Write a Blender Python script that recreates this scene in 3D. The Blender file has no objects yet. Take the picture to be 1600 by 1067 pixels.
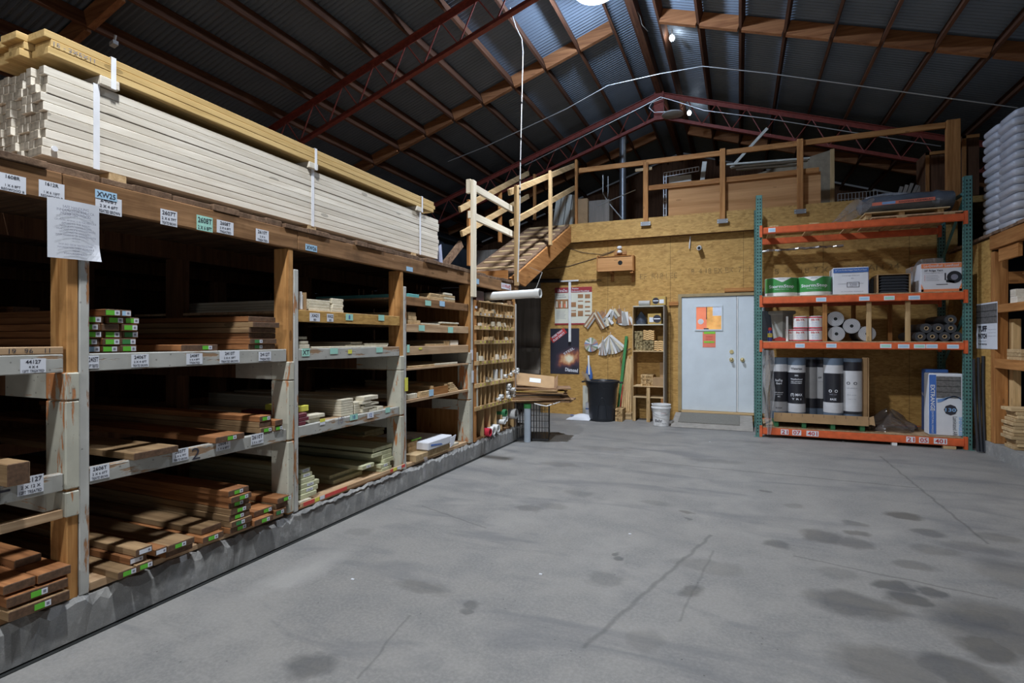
import bpy, math, random
from mathutils import Vector, Matrix
random.seed(7)
SC = bpy.context.scene
COL = SC.collection
PI = math.pi

# ------------------------------------------------------------------ camera
CAM_H = 1.5
F = 845.0
YAW = math.atan(355 / 845)
cs, sn = math.cos(YAW), math.sin(YAW)
cam = bpy.data.cameras.new('camera')
cam.lens = F / 1600 * 36
cam.sensor_width = 36
cam.shift_y = -4.0 / 1600
cam.clip_start = 0.05
cam_o = bpy.data.objects.new('camera', cam)
COL.objects.link(cam_o)
cam_o.location = (0, 0, CAM_H)
cam_o.rotation_euler = (PI / 2, 0, YAW)
SC.camera = cam_o

# ------------------------------------------------------------------ world, lamps, exposure
w = bpy.data.worlds.new('world')
SC.world = w
w.use_nodes = True
w.node_tree.nodes['Background'].inputs[0].default_value = (0.75, 0.85, 1.0, 1)
w.node_tree.nodes['Background'].inputs[1].default_value = 0.035
SC.view_settings.view_transform = 'Standard'
SC.view_settings.look = 'None'
SC.view_settings.gamma = 1
SC.view_settings.exposure = 0.0
SC.view_settings.use_curve_mapping = False


def lamp(name, kind, loc, power, color, size=0.2, spot=150, target=None, blend=0.4, sx=None, sy=None):
    d = bpy.data.lights.new(name, kind)
    d.energy = power
    d.color = color
    if kind == 'SPOT':
        d.spot_size = math.radians(spot)
        d.spot_blend = blend
        d.shadow_soft_size = size
    elif kind == 'AREA':
        d.shape = 'RECTANGLE'
        d.size = sx
        d.size_y = sy
    else:
        d.shadow_soft_size = size
    o = bpy.data.objects.new(name, d)
    COL.objects.link(o)
    o.location = loc
    if target:
        o.rotation_euler = (Vector(target) - Vector(loc)).to_track_quat('-Z', 'Y').to_euler()
    return o


LCOL = (0.94, 0.97, 1.0)
lamp('high_bay_light', 'SPOT', (-1.86, 7.4, 6.27), 980, LCOL, 0.14, 122, (-1.86, 7.4, 0), blend=0.9)
lamp('high_bay_glow', 'POINT', (-1.86, 7.4, 6.22), 330, (0.55, 0.72, 1.0), 0.12)
lamp('high_bay_light_mid', 'SPOT', (-1.8, 1.2, 6.0), 1080, LCOL, 0.14, 155, (-1.6, 1.2, 0))
lamp('high_bay_light_rear', 'SPOT', (-1.8, -4.2, 6.0), 640, LCOL, 0.14, 155, (-1.5, -4.2, 0))
# weak fill light added behind the camera, at an unseen doorway
lamp('rear_fill_light', 'AREA', (0.8, -7.5, 2.0), 60, (0.9, 0.95, 1.0), sx=4.5, sy=3.6, target=(0.3, 0, 1.8))


# ------------------------------------------------------------------ projection helper (photo pixel -> point on a real plane)
def at(px, py=529, X=None, Y=None, Z=None):
    t = (px - 800) / F
    u = (529 - py) / F
    d = (-sn + t * cs, cs + t * sn, u)
    if X is not None:
        k = X / d[0]
    elif Y is not None:
        k = Y / d[1]
    else:
        k = (Z - CAM_H) / d[2]
    return Vector((d[0] * k, d[1] * k, CAM_H + d[2] * k))


def yx(px, X=-3.06):
    return at(px, X=X).y


def xy(px, Y):
    return at(px, Y=Y).x


# ------------------------------------------------------------------ mesh building
OFF = {}


def link(o, parent=None):
    COL.objects.link(o)
    if parent:
        o.parent = parent
    return o


def tag(o, label=None, cat=None, group=None, kind=None):
    if label: o['label'] = label
    if cat: o['category'] = cat
    if group: o['group'] = group
    if kind: o['kind'] = kind
    return o


def thing(name, label, cat, loc, group=None, rz=0.0):
    o = bpy.data.objects.new(name, None)
    o.empty_display_size = 0.1
    COL.objects.link(o)
    o.location = loc
    o.rotation_euler = (0, 0, rz)
    OFF[o.name] = Vector(loc)
    return tag(o, label, cat, group)


def off(o):
    return OFF.get(o.name, Vector((0, 0, 0)))


_TXT = {}


def text_geo(body, bold=0.0):
    k = (body, bold)
    if k not in _TXT:
        c = bpy.data.curves.new('t', 'FONT')
        c.body = body
        c.size = 1
        c.resolution_u = 2
        c.offset = bold
        c.align_x = 'CENTER'
        o = bpy.data.objects.new('t', c)
        COL.objects.link(o)
        bpy.context.view_layer.update()
        m = bpy.data.meshes.new_from_object(o.evaluated_get(bpy.context.evaluated_depsgraph_get()))
        v = [tuple(x.co) for x in m.vertices]
        f = [tuple(p.vertices) for p in m.polygons]
        bpy.data.objects.remove(o)
        bpy.data.curves.remove(c)
        bpy.data.meshes.remove(m)
        if v:
            xs = [a[0] for a in v]
            ys = [a[1] for a in v]
            cx, cy = (min(xs) + max(xs)) / 2, (min(ys) + max(ys)) / 2
            v = [(a[0] - cx, a[1] - cy) for a in v]
            _TXT[k] = (v, f, max(xs) - min(xs), max(ys) - min(ys))
        else:
            _TXT[k] = ([], [], 1, 1)
    return _TXT[k]


class MB:
    def __init__(s):
        s.v, s.f, s.m, s.mats = [], [], [], []

    def mi(s, mat):
        if mat not in s.mats: s.mats.append(mat)
        return s.mats.index(mat)

    def add(s, vs, fs, mat):
        b = len(s.v)
        i = s.mi(mat)
        s.v += [tuple(x) for x in vs]
        for q in fs:
            s.f.append(tuple(b + k for k in q))
            s.m.append(i)
        return s

    def box(s, x0, x1, y0, y1, z0, z1, mat):
        vs = [(x, y, z) for z in (z0, z1) for y in (y0, y1) for x in (x0, x1)]
        return s.add(vs, [(0, 2, 3, 1), (4, 5, 7, 6), (0, 1, 5, 4), (2, 6, 7, 3), (0, 4, 6, 2), (1, 3, 7, 5)], mat)

    def obox(s, c, r, u, w, h, t, mat):
        """box centred on c, right r, up u, width w, height h, thickness t"""
        r = Vector(r).normalized()
        u = Vector(u).normalized()
        n = r.cross(u)
        c = Vector(c)
        vs = [c + r * (a * w / 2) + u * (b * h / 2) + n * (d * t / 2) for d in (-1, 1) for b in (-1, 1) for a in (-1, 1)]
        return s.add(vs, [(0, 2, 3, 1), (4, 5, 7, 6), (0, 1, 5, 4), (2, 6, 7, 3), (0, 4, 6, 2), (1, 3, 7, 5)], mat)

    def beam(s, a, b, w, h, mat, up=(0, 0, 1)):
        """bar a->b; h measured along up, w across"""
        a, b = Vector(a), Vector(b)
        d = (b - a)
        r = d.normalized()
        n = r.cross(Vector(up)).normalized()
        u = n.cross(r).normalized()
        return s.obox((a + b) / 2, r, u, d.length, h, w, mat)

    def prism(s, pts, n, mat):
        """pts: outline (3d points), extruded by vector n"""
        n = Vector(n)
        k = len(pts)
        vs = [Vector(p) for p in pts] + [Vector(p) + n for p in pts]
        fs = [tuple(range(k))[::-1], tuple(range(k, 2 * k))] + [(i, (i + 1) % k, k + (i + 1) % k, k + i) for i in range(k)]
        return s.add(vs, fs, mat)

    def cyl(s, a, b, r0, mat, r1=None, n=16, cap=True, inner=None, capmat=None):
        a, b = Vector(a), Vector(b)
        r1 = r0 if r1 is None else r1
        d = (b - a).normalized()
        x = d.orthogonal().normalized()
        y = d.cross(x)
        vs = []
        for p, r in ((a, r0), (b, r1)):
            for i in range(n):
                an = 2 * PI * i / n
                vs.append(p + x * (r * math.cos(an)) + y * (r * math.sin(an)))
        fs = [(i, (i + 1) % n, n + (i + 1) % n, n + i) for i in range(n)]
        s.add(vs, fs, mat)
        if inner:
            vi = []
            for p, r in ((a, inner), (b, inner)):
                for i in range(n):
                    an = 2 * PI * i / n
                    vi.append(p + x * (r * math.cos(an)) + y * (r * math.sin(an)))
            s.add(vi, [(i, n + i, n + (i + 1) % n, (i + 1) % n) for i in range(n)], mat)
            s.add(vs[n:] + vi[n:], [(i, (i + 1) % n, n + (i + 1) % n, n + i) for i in range(n)], capmat or mat)
            s.add(vs[:n] + vi[:n], [(i, n + i, n + (i + 1) % n, (i + 1) % n) for i in range(n)], capmat or mat)
        elif cap:
            s.add(vs[:n], [tuple(range(n))[::-1]], capmat or mat)
            s.add(vs[n:], [tuple(range(n))], capmat or mat)
        return s

    def tube(s, pts, r, mat, n=8):
        pts = [Vector(p) for p in pts]
        rings = []
        for i, p in enumerate(pts):
            d = (pts[min(i + 1, len(pts) - 1)] - pts[max(i - 1, 0)]).normalized()
            if i == 0:
                x = d.orthogonal().normalized()
            else:
                x = (x - d * x.dot(d)).normalized()
            y = d.cross(x)
            rr = r[i] if isinstance(r, (list, tuple)) else r
            rings += [p + x * (rr * math.cos(2 * PI * k / n)) + y * (rr * math.sin(2 * PI * k / n)) for k in range(n)]
        fs = []
        for i in range(len(pts) - 1):
            for k in range(n):
                fs.append((i * n + k, i * n + (k + 1) % n, (i + 1) * n + (k + 1) % n, (i + 1) * n + k))
        fs.append(tuple(range(n))[::-1])
        fs.append(tuple(range((len(pts) - 1) * n, len(pts) * n)))
        return s.add(rings, fs, mat)

    def lathe(s, prof, c, mat, n=32, sx=1.0, sy=1.0):
        c = Vector(c)
        vs, fs = [], []
        for r, z in prof:
            for k in range(n):
                a = 2 * PI * k / n
                vs.append(c + Vector((r * sx * math.cos(a), r * sy * math.sin(a), z)))
        for i in range(len(prof) - 1):
            for k in range(n):
                fs.append((i * n + k, i * n + (k + 1) % n, (i + 1) * n + (k + 1) % n, (i + 1) * n + k))
        return s.add(vs, fs, mat)

    def grid(s, fn, nu, nv, mat, close_u=False):
        vs = [fn(i / nu, j / nv) for j in range(nv + 1) for i in range(nu + 1)]
        fs = [(j * (nu + 1) + i, j * (nu + 1) + i + 1, (j + 1) * (nu + 1) + i + 1, (j + 1) * (nu + 1) + i)
              for j in range(nv) for i in range(nu)]
        return s.add(vs, fs, mat)

    def text(s, body, c, r, u, mat, h=None, w=None, bold=0.0, lift=0.0015, curve=None):
        v, f, tw, th = text_geo(body, bold)
        r = Vector(r).normalized()
        u = Vector(u).normalized()
        n = r.cross(u)
        k = (w / tw) if w else 1.0
        ky = (h / th) if h else k
        if not w: k = ky
        c = Vector(c) + n * lift
        vs = []
        for a in v:
            if curve:                # wrap on a vertical cylinder of radius curve, axis behind c
                ang = a[0] * k / curve
                vs.append(c + r * (curve * math.sin(ang)) + u * (a[1] * ky) + n * (curve * (math.cos(ang) - 1)))
            else:
                vs.append(c + r * (a[0] * k) + u * (a[1] * ky))
        return s.add(vs, f, mat)

    def build(s, name, parent=None, smooth=False, bevel=0.0, subsurf=0, label=None, origin=None, solid=0.0):
        if parent is not None:
            o0 = off(parent)
        elif origin is not None:
            o0 = Vector(origin)
        else:
            xs = [a[0] for a in s.v]; ys = [a[1] for a in s.v]; zs = [a[2] for a in s.v]
            o0 = Vector(((min(xs) + max(xs)) / 2, (min(ys) + max(ys)) / 2, min(zs)))
        me = bpy.data.meshes.new(name)
        me.from_pydata([(a[0] - o0.x, a[1] - o0.y, a[2] - o0.z) for a in s.v], [], s.f)
        for mt in s.mats: me.materials.append(mt)
        me.polygons.foreach_set('material_index', s.m)
        if smooth:
            me.polygons.foreach_set('use_smooth', [True] * len(s.f))
        me.update()
        o = bpy.data.objects.new(name, me)
        link(o, parent)
        if parent is None:
            o.location = o0
        OFF[o.name] = o0
        if bevel:
            b = o.modifiers.new('bevel', 'BEVEL')
            b.width = bevel
            b.segments = 1
            b.limit_method = 'ANGLE'
        if solid:
            b = o.modifiers.new('solid', 'SOLIDIFY')
            b.thickness = solid
        if smooth:
            b = o.modifiers.new('es', 'EDGE_SPLIT')
            b.split_angle = math.radians(40)
        if label: o['label'] = label
        return o


def structure(name, mb, **k):
    return tag(mb.build(name, **k), kind='structure')


def copy_tree(o, parent=None):
    c = o.copy()
    COL.objects.link(c)
    c.parent = parent
    OFF[c.name] = off(o)
    for ch in o.children:
        copy_tree(ch, c)
    return c


# ------------------------------------------------------------------ materials
def nodes_of(m):
    m.use_nodes = True
    return m.node_tree.nodes, m.node_tree.links, m.node_tree.nodes['Principled BSDF']


def plain(name, col, rough=0.6, metal=0.0, emit=None, alpha=1.0, trans=0.0, coat=0.0, var=0.0, vscale=8.0, bump=0.0):
    m = bpy.data.materials.new(name)
    N, L, p = nodes_of(m)
    p.inputs['Base Color'].default_value = (*col, 1)
    p.inputs['Roughness'].default_value = rough
    p.inputs['Metallic'].default_value = metal
    p.inputs['Alpha'].default_value = alpha
    p.inputs['Transmission Weight'].default_value = trans
    p.inputs['Coat Weight'].default_value = coat
    if emit:
        p.inputs['Emission Color'].default_value = (*emit[0], 1)
        p.inputs['Emission Strength'].default_value = emit[1]
    tc = N.new('ShaderNodeTexCoord')
    nz = N.new('ShaderNodeTexNoise')
    nz.inputs['Scale'].default_value = vscale
    nz.inputs['Detail'].default_value = 5
    L.new(tc.outputs['Object'], nz.inputs['Vector'])
    v = var or 0.08
    cr = N.new('ShaderNodeValToRGB')
    cr.color_ramp.elements[0].position = 0.3
    cr.color_ramp.elements[1].position = 0.7
    cr.color_ramp.elements[0].color = (*[max(0, c * (1 - v)) for c in col], 1)
    cr.color_ramp.elements[1].color = (*[min(1, c * (1 + v)) for c in col], 1)
    L.new(nz.outputs['Fac'], cr.inputs['Fac'])
    L.new(cr.outputs['Color'], p.inputs['Base Color'])
    if bump:
        bp = N.new('ShaderNodeBump')
        bp.inputs['Strength'].default_value = bump
        bp.inputs['Distance'].default_value = 0.02
        L.new(nz.outputs['Fac'], bp.inputs['Height'])
        L.new(bp.outputs['Normal'], p.inputs['Normal'])
    return m


def mathn(N, L, op, a, b=None, clamp=False):
    n = N.new('ShaderNodeMath')
    n.operation = op
    n.use_clamp = clamp
    for i, x in enumerate((a, b)):
        if x is None: continue
        if isinstance(x, (int, float)):
            n.inputs[i].default_value = x
        else:
            L.new(x, n.inputs[i])
    return n.outputs[0]


def mixc(N, L, fac, a, b, blend='MIX'):
    n = N.new('ShaderNodeMix')
    n.data_type = 'RGBA'
    n.blend_type = blend
    for s_, x in ((n.inputs[0], fac), (n.inputs[6], a), (n.inputs[7], b)):
        if isinstance(x, (int, float)):
            s_.default_value = x
        elif isinstance(x, tuple):
            s_.default_value = (*x, 1)
        else:
            L.new(x, s_)
    return n.outputs[2]


def wood(name, c1, c2, axis=0, knots=0.5, rough=0.75, dirt=0.0, world=False, spread=0.25, scale=1.0):
    """axis = grain direction"""
    m = bpy.data.materials.new(name)
    N, L, p = nodes_of(m)
    tc = N.new('ShaderNodeTexCoord')
    oi = N.new('ShaderNodeObjectInfo')
    add = N.new('ShaderNodeVectorMath')
    add.operation = 'ADD'
    mul = N.new('ShaderNodeVectorMath')
    mul.operation = 'SCALE'
    cmb = N.new('ShaderNodeCombineXYZ')
    for k in range(3): L.new(oi.outputs['Random'], cmb.inputs[k])
    L.new(cmb.outputs[0], mul.inputs[0])
    mul.inputs['Scale'].default_value = 37.0
    L.new(tc.outputs['Object'], add.inputs[0])
    L.new(mul.outputs[0], add.inputs[1])
    mp = N.new('ShaderNodeMapping')
    sc = [22.0 * scale] * 3
    sc[axis] = 1.3 * scale
    mp.inputs['Scale'].default_value = sc
    L.new(add.outputs[0], mp.inputs['Vector'])
    n1 = N.new('ShaderNodeTexNoise')
    n1.inputs['Scale'].default_value = 1.0
    n1.inputs['Detail'].default_value = 6
    n1.inputs['Distortion'].default_value = 0.6
    L.new(mp.outputs[0], n1.inputs['Vector'])
    mp2 = N.new('ShaderNodeMapping')
    sc2 = [110.0 * scale] * 3
    sc2[axis] = 5.0 * scale
    mp2.inputs['Scale'].default_value = sc2
    L.new(add.outputs[0], mp2.inputs['Vector'])
    n2 = N.new('ShaderNodeTexNoise')
    n2.inputs['Scale'].default_value = 1.0
    n2.inputs['Detail'].default_value = 3
    L.new(mp2.outputs[0], n2.inputs['Vector'])
    f = mathn(N, L, 'ADD', mathn(N, L, 'MULTIPLY', n1.outputs['Fac'], 0.7), mathn(N, L, 'MULTIPLY', n2.outputs['Fac'], 0.3))
    cr = N.new('ShaderNodeValToRGB')
    cr.color_ramp.elements[0].position = 0.36
    cr.color_ramp.elements[1].position = 0.64
    cr.color_ramp.elements[0].color = (*c1, 1)
    cr.color_ramp.elements[1].color = (*c2, 1)
    L.new(f, cr.inputs['Fac'])
    col = cr.outputs['Color']
    if knots:
        mp3 = N.new('ShaderNodeMapping')
        s3 = [7.0] * 3
        s3[axis] = 2.2
        mp3.inputs['Scale'].default_value = s3
        L.new(add.outputs[0], mp3.inputs['Vector'])
        vo = N.new('ShaderNodeTexVoronoi')
        vo.inputs['Scale'].default_value = 1.0
        L.new(mp3.outputs[0], vo.inputs['Vector'])
        k = mathn(N, L, 'MULTIPLY', mathn(N, L, 'LESS_THAN', vo.outputs['Distance'], 0.11), knots)
        col = mixc(N, L, k, col, tuple(c * 0.35 for c in c1))
    if dirt:
        nd = N.new('ShaderNodeTexNoise')
        nd.inputs['Scale'].default_value = 5.0
        nd.inputs['Detail'].default_value = 7
        L.new(add.outputs[0], nd.inputs['Vector'])
        dr = N.new('ShaderNodeMapRange')
        dr.inputs[1].default_value = 0.5
        dr.inputs[2].default_value = 0.7
        dr.inputs[4].default_value = dirt
        L.new(nd.outputs['Fac'], dr.inputs[0])
        col = mixc(N, L, dr.outputs[0], col, tuple(c * 0.3 for c in c1))
    # per object brightness
    br = N.new('ShaderNodeHueSaturation')
    mr = N.new('ShaderNodeMapRange')
    mr.inputs[3].default_value = 1 - spread
    mr.inputs[4].default_value = 1 + spread * 0.6
    L.new(oi.outputs['Random'], mr.inputs[0])
    L.new(mr.outputs[0], br.inputs['Value'])
    L.new(col, br.inputs['Color'])
    L.new(br.outputs[0], p.inputs['Base Color'])
    p.inputs['Roughness'].default_value = rough
    p.inputs['Specular IOR Level'].default_value = 0.25
    bp = N.new('ShaderNodeBump')
    bp.inputs['Strength'].default_value = 0.25
    bp.inputs['Distance'].default_value = 0.004
    L.new(f, bp.inputs['Height'])
    L.new(bp.outputs['Normal'], p.inputs['Normal'])
    return m


def chipped(name, paint, under, axis=2, amount=0.5, rough=0.7):
    """old paint worn through to the wood in streaks"""
    m = bpy.data.materials.new(name)
    N, L, p = nodes_of(m)
    tc = N.new('ShaderNodeTexCoord')
    mp = N.new('ShaderNodeMapping')
    sc = [16.0] * 3
    sc[axis] = 2.5
    mp.inputs['Scale'].default_value = sc
    L.new(tc.outputs['Object'], mp.inputs['Vector'])
    n1 = N.new('ShaderNodeTexNoise')
    n1.inputs['Scale'].default_value = 1
    n1.inputs['Detail'].default_value = 8
    n1.inputs['Roughness'].default_value = 0.65
    L.new(mp.outputs[0], n1.inputs['Vector'])
    n2 = N.new('ShaderNodeTexNoise')
    n2.inputs['Scale'].default_value = 9
    n2.inputs['Detail'].default_value = 6
    L.new(tc.outputs['Object'], n2.inputs['Vector'])
    mr = N.new('ShaderNodeMapRange')
    mr.inputs[1].default_value = 0.72 - amount * 0.2
    mr.inputs[2].default_value = 0.76 - amount * 0.2
    L.new(n1.outputs['Fac'], mr.inputs[0])
    base = mixc(N, L, n2.outputs['Fac'], tuple(c * 0.72 for c in paint), tuple(min(1, c * 1.18) for c in paint))
    col = mixc(N, L, mr.outputs[0], base, under)
    vo = N.new('ShaderNodeTexVoronoi')
    vo.inputs['Scale'].default_value = 22
    L.new(tc.outputs['Object'], vo.inputs['Vector'])
    k = mathn(N, L, 'MULTIPLY', mathn(N, L, 'LESS_THAN', vo.outputs['Distance'], 0.12), 0.5)
    col = mixc(N, L, k, col, (0.06, 0.05, 0.045))
    L.new(col, p.inputs['Base Color'])
    p.inputs['Roughness'].default_value = rough
    bp = N.new('ShaderNodeBump')
    bp.inputs['Strength'].default_value = 0.5
    bp.inputs['Distance'].default_value = 0.004
    bp.invert = True
    L.new(mr.outputs[0], bp.inputs['Height'])
    L.new(bp.outputs['Normal'], p.inputs['Normal'])
    return m


def osb(name, c1=(0.30, 0.17, 0.055), c2=(0.58, 0.37, 0.14), c3=(0.13, 0.065, 0.02), side=False):
    m = bpy.data.materials.new(name)
    N, L, p = nodes_of(m)
    tc = N.new('ShaderNodeTexCoord')
    outs = []
    for ang, scl in ((0.45, (15, 15, 46)), (-0.85, (17, 17, 52)), (1.35, (14, 14, 44))):
        mp = N.new('ShaderNodeMapping')
        mp.inputs['Rotation'].default_value = (ang if side else 0, 0 if side else ang, 0)
        mp.inputs['Scale'].default_value = scl
        L.new(tc.outputs['Object'], mp.inputs['Vector'])
        vo = N.new('ShaderNodeTexVoronoi')
        vo.inputs['Scale'].default_value = 1.0
        L.new(mp.outputs[0], vo.inputs['Vector'])
        sp = N.new('ShaderNodeSeparateColor')
        L.new(vo.outputs['Color'], sp.inputs[0])
        outs.append((sp.outputs[0], sp.outputs[1]))
    n = N.new('ShaderNodeTexNoise')
    n.inputs['Scale'].default_value = 7
    n.inputs['Detail'].default_value = 4
    L.new(tc.outputs['Object'], n.inputs['Vector'])
    a = mathn(N, L, 'GREATER_THAN', outs[0][1], 0.5)
    mx = N.new('ShaderNodeMix')
    L.new(a, mx.inputs[0]); L.new(outs[0][0], mx.inputs[2]); L.new(outs[1][0], mx.inputs[3])
    b = mathn(N, L, 'GREATER_THAN', outs[2][1], 0.62)
    mx2 = N.new('ShaderNodeMix')
    L.new(b, mx2.inputs[0]); L.new(mx.outputs[0], mx2.inputs[2]); L.new(outs[2][0], mx2.inputs[3])
    f = mathn(N, L, 'ADD', mathn(N, L, 'MULTIPLY', mx2.outputs[0], 0.55), mathn(N, L, 'MULTIPLY', n.outputs['Fac'], 0.5))
    cr = N.new('ShaderNodeValToRGB')
    e = cr.color_ramp.elements
    e[0].position = 0.08; e[0].color = (*c3, 1)
    e[1].position = 0.95; e[1].color = (*c2, 1)
    k = cr.color_ramp.elements.new(0.3); k.color = (*c1, 1)
    L.new(f, cr.inputs['Fac'])
    L.new(cr.outputs[0], p.inputs['Base Color'])
    p.inputs['Roughness'].default_value = 0.62
    p.inputs['Specular IOR Level'].default_value = 0.3
    bp = N.new('ShaderNodeBump')
    bp.inputs['Strength'].default_value = 0.3
    bp.inputs['Distance'].default_value = 0.003
    L.new(f, bp.inputs['Height'])
    L.new(bp.outputs['Normal'], p.inputs['Normal'])
    return m


M = {}
M['beam'] = wood('old_beam_wood', (0.17, 0.085, 0.035), (0.36, 0.20, 0.095), 1, 0.5, dirt=0.5, spread=0.05)
M['plank'] = wood('weathered_plank', (0.11, 0.065, 0.04), (0.30, 0.19, 0.12), 0, 0.3, dirt=0.5)
M['post'] = wood('rack_post_wood', (0.33, 0.145, 0.04), (0.62, 0.33, 0.12), 2, 0.6, dirt=0.6, spread=0.08)
M['dark_wood'] = wood('dim_timber', (0.09, 0.042, 0.02), (0.19, 0.09, 0.045), 2, 0.4)  # darkened timber: shade of the rack's depth is put into its colour
M['grey_paint'] = chipped('chipped_grey_white_paint', (0.50, 0.50, 0.47), (0.36, 0.17, 0.07), 2, 0.8)
M['grey_rail'] = chipped('chipped_rail_paint', (0.43, 0.43, 0.40), (0.30, 0.19, 0.11), 1, 0.8)
M['cream_paint'] = chipped('chipped_cream_paint', (0.53, 0.52, 0.43), (0.50, 0.20, 0.07), 2, 0.85)
M['cream_x'] = chipped('chipped_cream_paint_cross', (0.50, 0.49, 0.42), (0.45, 0.20, 0.07), 0, 0.6)
M['white_lumber'] = wood('fresh_pale_lumber', (0.64, 0.58, 0.48), (0.86, 0.81, 0.71), 1, 0.55, spread=0.12)
M['yellow_lumber'] = wood('yellow_pine', (0.48, 0.32, 0.12), (0.68, 0.49, 0.22), 1, 0.5, spread=0.08)
M['end_grain'] = plain('dark_end_grain', (0.11, 0.06, 0.033), 0.85, var=.35, vscale=60)
M['treated_tan'] = wood('greyed_treated_board', (0.20, 0.12, 0.06), (0.38, 0.25, 0.13), 0, 0.5, spread=0.25)
M['treated'] = wood('red_brown_treated_board', (0.20, 0.08, 0.03), (0.43, 0.19, 0.075), 0, 0.5, spread=0.3)
M['rail_wood'] = wood('shelf_edge_wood', (0.36, 0.22, 0.12), (0.58, 0.41, 0.25), 1, 0.4, dirt=0.2)
M['tan_x'] = wood('tan_board_x', (0.42, 0.28, 0.14), (0.66, 0.49, 0.28), 0, 0.4)
M['tan_z'] = wood('tan_board_z', (0.42, 0.27, 0.12), (0.66, 0.46, 0.24), 2, 0.4)
M['tan_y'] = wood('tan_board_y', (0.42, 0.27, 0.12), (0.66, 0.46, 0.24), 1, 0.4)
M['orange_y'] = wood('orange_fir_y', (0.28, 0.11, 0.03), (0.49, 0.235, 0.08), 1, 0.5, spread=0.1)
M['orange_x'] = wood('orange_fir_x', (0.28, 0.11, 0.03), (0.49, 0.235, 0.08), 0, 0.5, spread=0.1)
M['orange_z'] = wood('orange_fir_z', (0.28, 0.11, 0.03), (0.49, 0.235, 0.08), 2, 0.5, spread=0.1)
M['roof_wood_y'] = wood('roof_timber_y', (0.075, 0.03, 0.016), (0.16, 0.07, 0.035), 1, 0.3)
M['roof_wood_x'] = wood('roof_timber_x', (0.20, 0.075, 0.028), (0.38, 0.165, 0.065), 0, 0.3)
M['cream'] = wood('primed_cream_board', (0.55, 0.50, 0.38), (0.72, 0.67, 0.54), 0, 0.0, spread=0.12)
M['green_pale'] = wood('pale_green_board', (0.46, 0.47, 0.29), (0.62, 0.62, 0.42), 0, 0.0, spread=0.15)
M['white'] = plain('white_paint', (0.72, 0.73, 0.74), 0.5)
M['paper'] = plain('white_paper', (0.70, 0.73, 0.80), 0.8, var=0.04)
M['blue_paper'] = plain('light_blue_paper', (0.38, 0.60, 0.80), 0.8)
M['mint_paper'] = plain('mint_paper', (0.36, 0.68, 0.58), 0.8)
M['yellow_paper'] = plain('yellow_paper', (0.75, 0.72, 0.10), 0.8)
M['ink'] = plain('black_ink', (0.03, 0.03, 0.045), 0.8)
M['grey_ink'] = plain('grey_ink', (0.22, 0.22, 0.28), 0.8)
M['blue_ink'] = plain('blue_ink', (0.04, 0.10, 0.40), 0.8)
M['red_ink'] = plain('red_ink', (0.50, 0.04, 0.04), 0.7)
M['green_tag'] = plain('green_tag', (0.13, 0.52, 0.04), 0.6)
M['green_dark_tag'] = plain('dark_green_tag', (0.04, 0.22, 0.06), 0.6)
M['red_film'] = plain('red_tape', (0.66, 0.07, 0.06), 0.5)
M['pvc2'] = plain('blue_grey_pipe', (0.40, 0.47, 0.55), 0.35, var=0.05)
M['pvc'] = plain('white_pvc', (0.72, 0.74, 0.74), 0.35, var=0.05)
M['strap'] = plain('white_plastic_strap', (0.85, 0.87, 0.92), 0.4)
M['steel_red'] = plain('red_primer_steel', (0.23, 0.045, 0.03), 0.55, 0.1, var=0.25, vscale=14)
M['conduit'] = plain('galvanised_conduit', (0.42, 0.42, 0.40), 0.4, 0.6)
M['black_metal'] = plain('black_wire', (0.02, 0.02, 0.022), 0.5, 0.2)
M['black_plastic'] = plain('black_plastic', (0.018, 0.022, 0.03), 0.38, bump=0.1)
M['grey_metal'] = plain('grey_steel', (0.32, 0.33, 0.34), 0.4, 0.7)
M['brass'] = plain('brass', (0.62, 0.52, 0.28), 0.25, 0.9)
M['rack_orange'] = plain('orange_rack_paint', (0.66, 0.12, 0.035), 0.42, var=0.18, vscale=10)
M['rack_green'] = plain('green_rack_paint', (0.085, 0.21, 0.19), 0.45, var=0.2, vscale=10)
M['hole'] = plain('dark_hole', (0.01, 0.012, 0.012), 0.9)
M['cardboard'] = plain('cardboard', (0.38, 0.24, 0.12), 0.8, var=0.12)
M['cardboard2'] = plain('dark_cardboard', (0.24, 0.14, 0.075), 0.85, var=0.2)
M['osb'] = osb('oriented_strand_board', (0.40, 0.225, 0.065), (0.60, 0.37, 0.12), (0.26, 0.135, 0.035))
M['osb_z'] = osb('oriented_strand_board_side', (0.40, 0.225, 0.065), (0.60, 0.37, 0.12), (0.26, 0.135, 0.035), True)
M['ply'] = wood('orange_plywood', (0.40, 0.19, 0.07), (0.58, 0.31, 0.13), 0, 0.4, scale=0.4)
M['grey_ply'] = wood('grey_weathered_plywood', (0.22, 0.195, 0.165), (0.36, 0.32, 0.27), 2, 0.2, scale=0.5)
M['door'] = plain('pale_blue_grey_door', (0.60, 0.67, 0.73), 0.42, var=0.07, vscale=3)
M['frame_tan'] = plain('tan_door_frame', (0.33, 0.25, 0.13), 0.6, var=0.15)
M['mat_grey'] = plain('grey_rubber_mat', (0.16, 0.155, 0.14), 0.95, var=0.2, vscale=60, bump=0.3)
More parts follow.
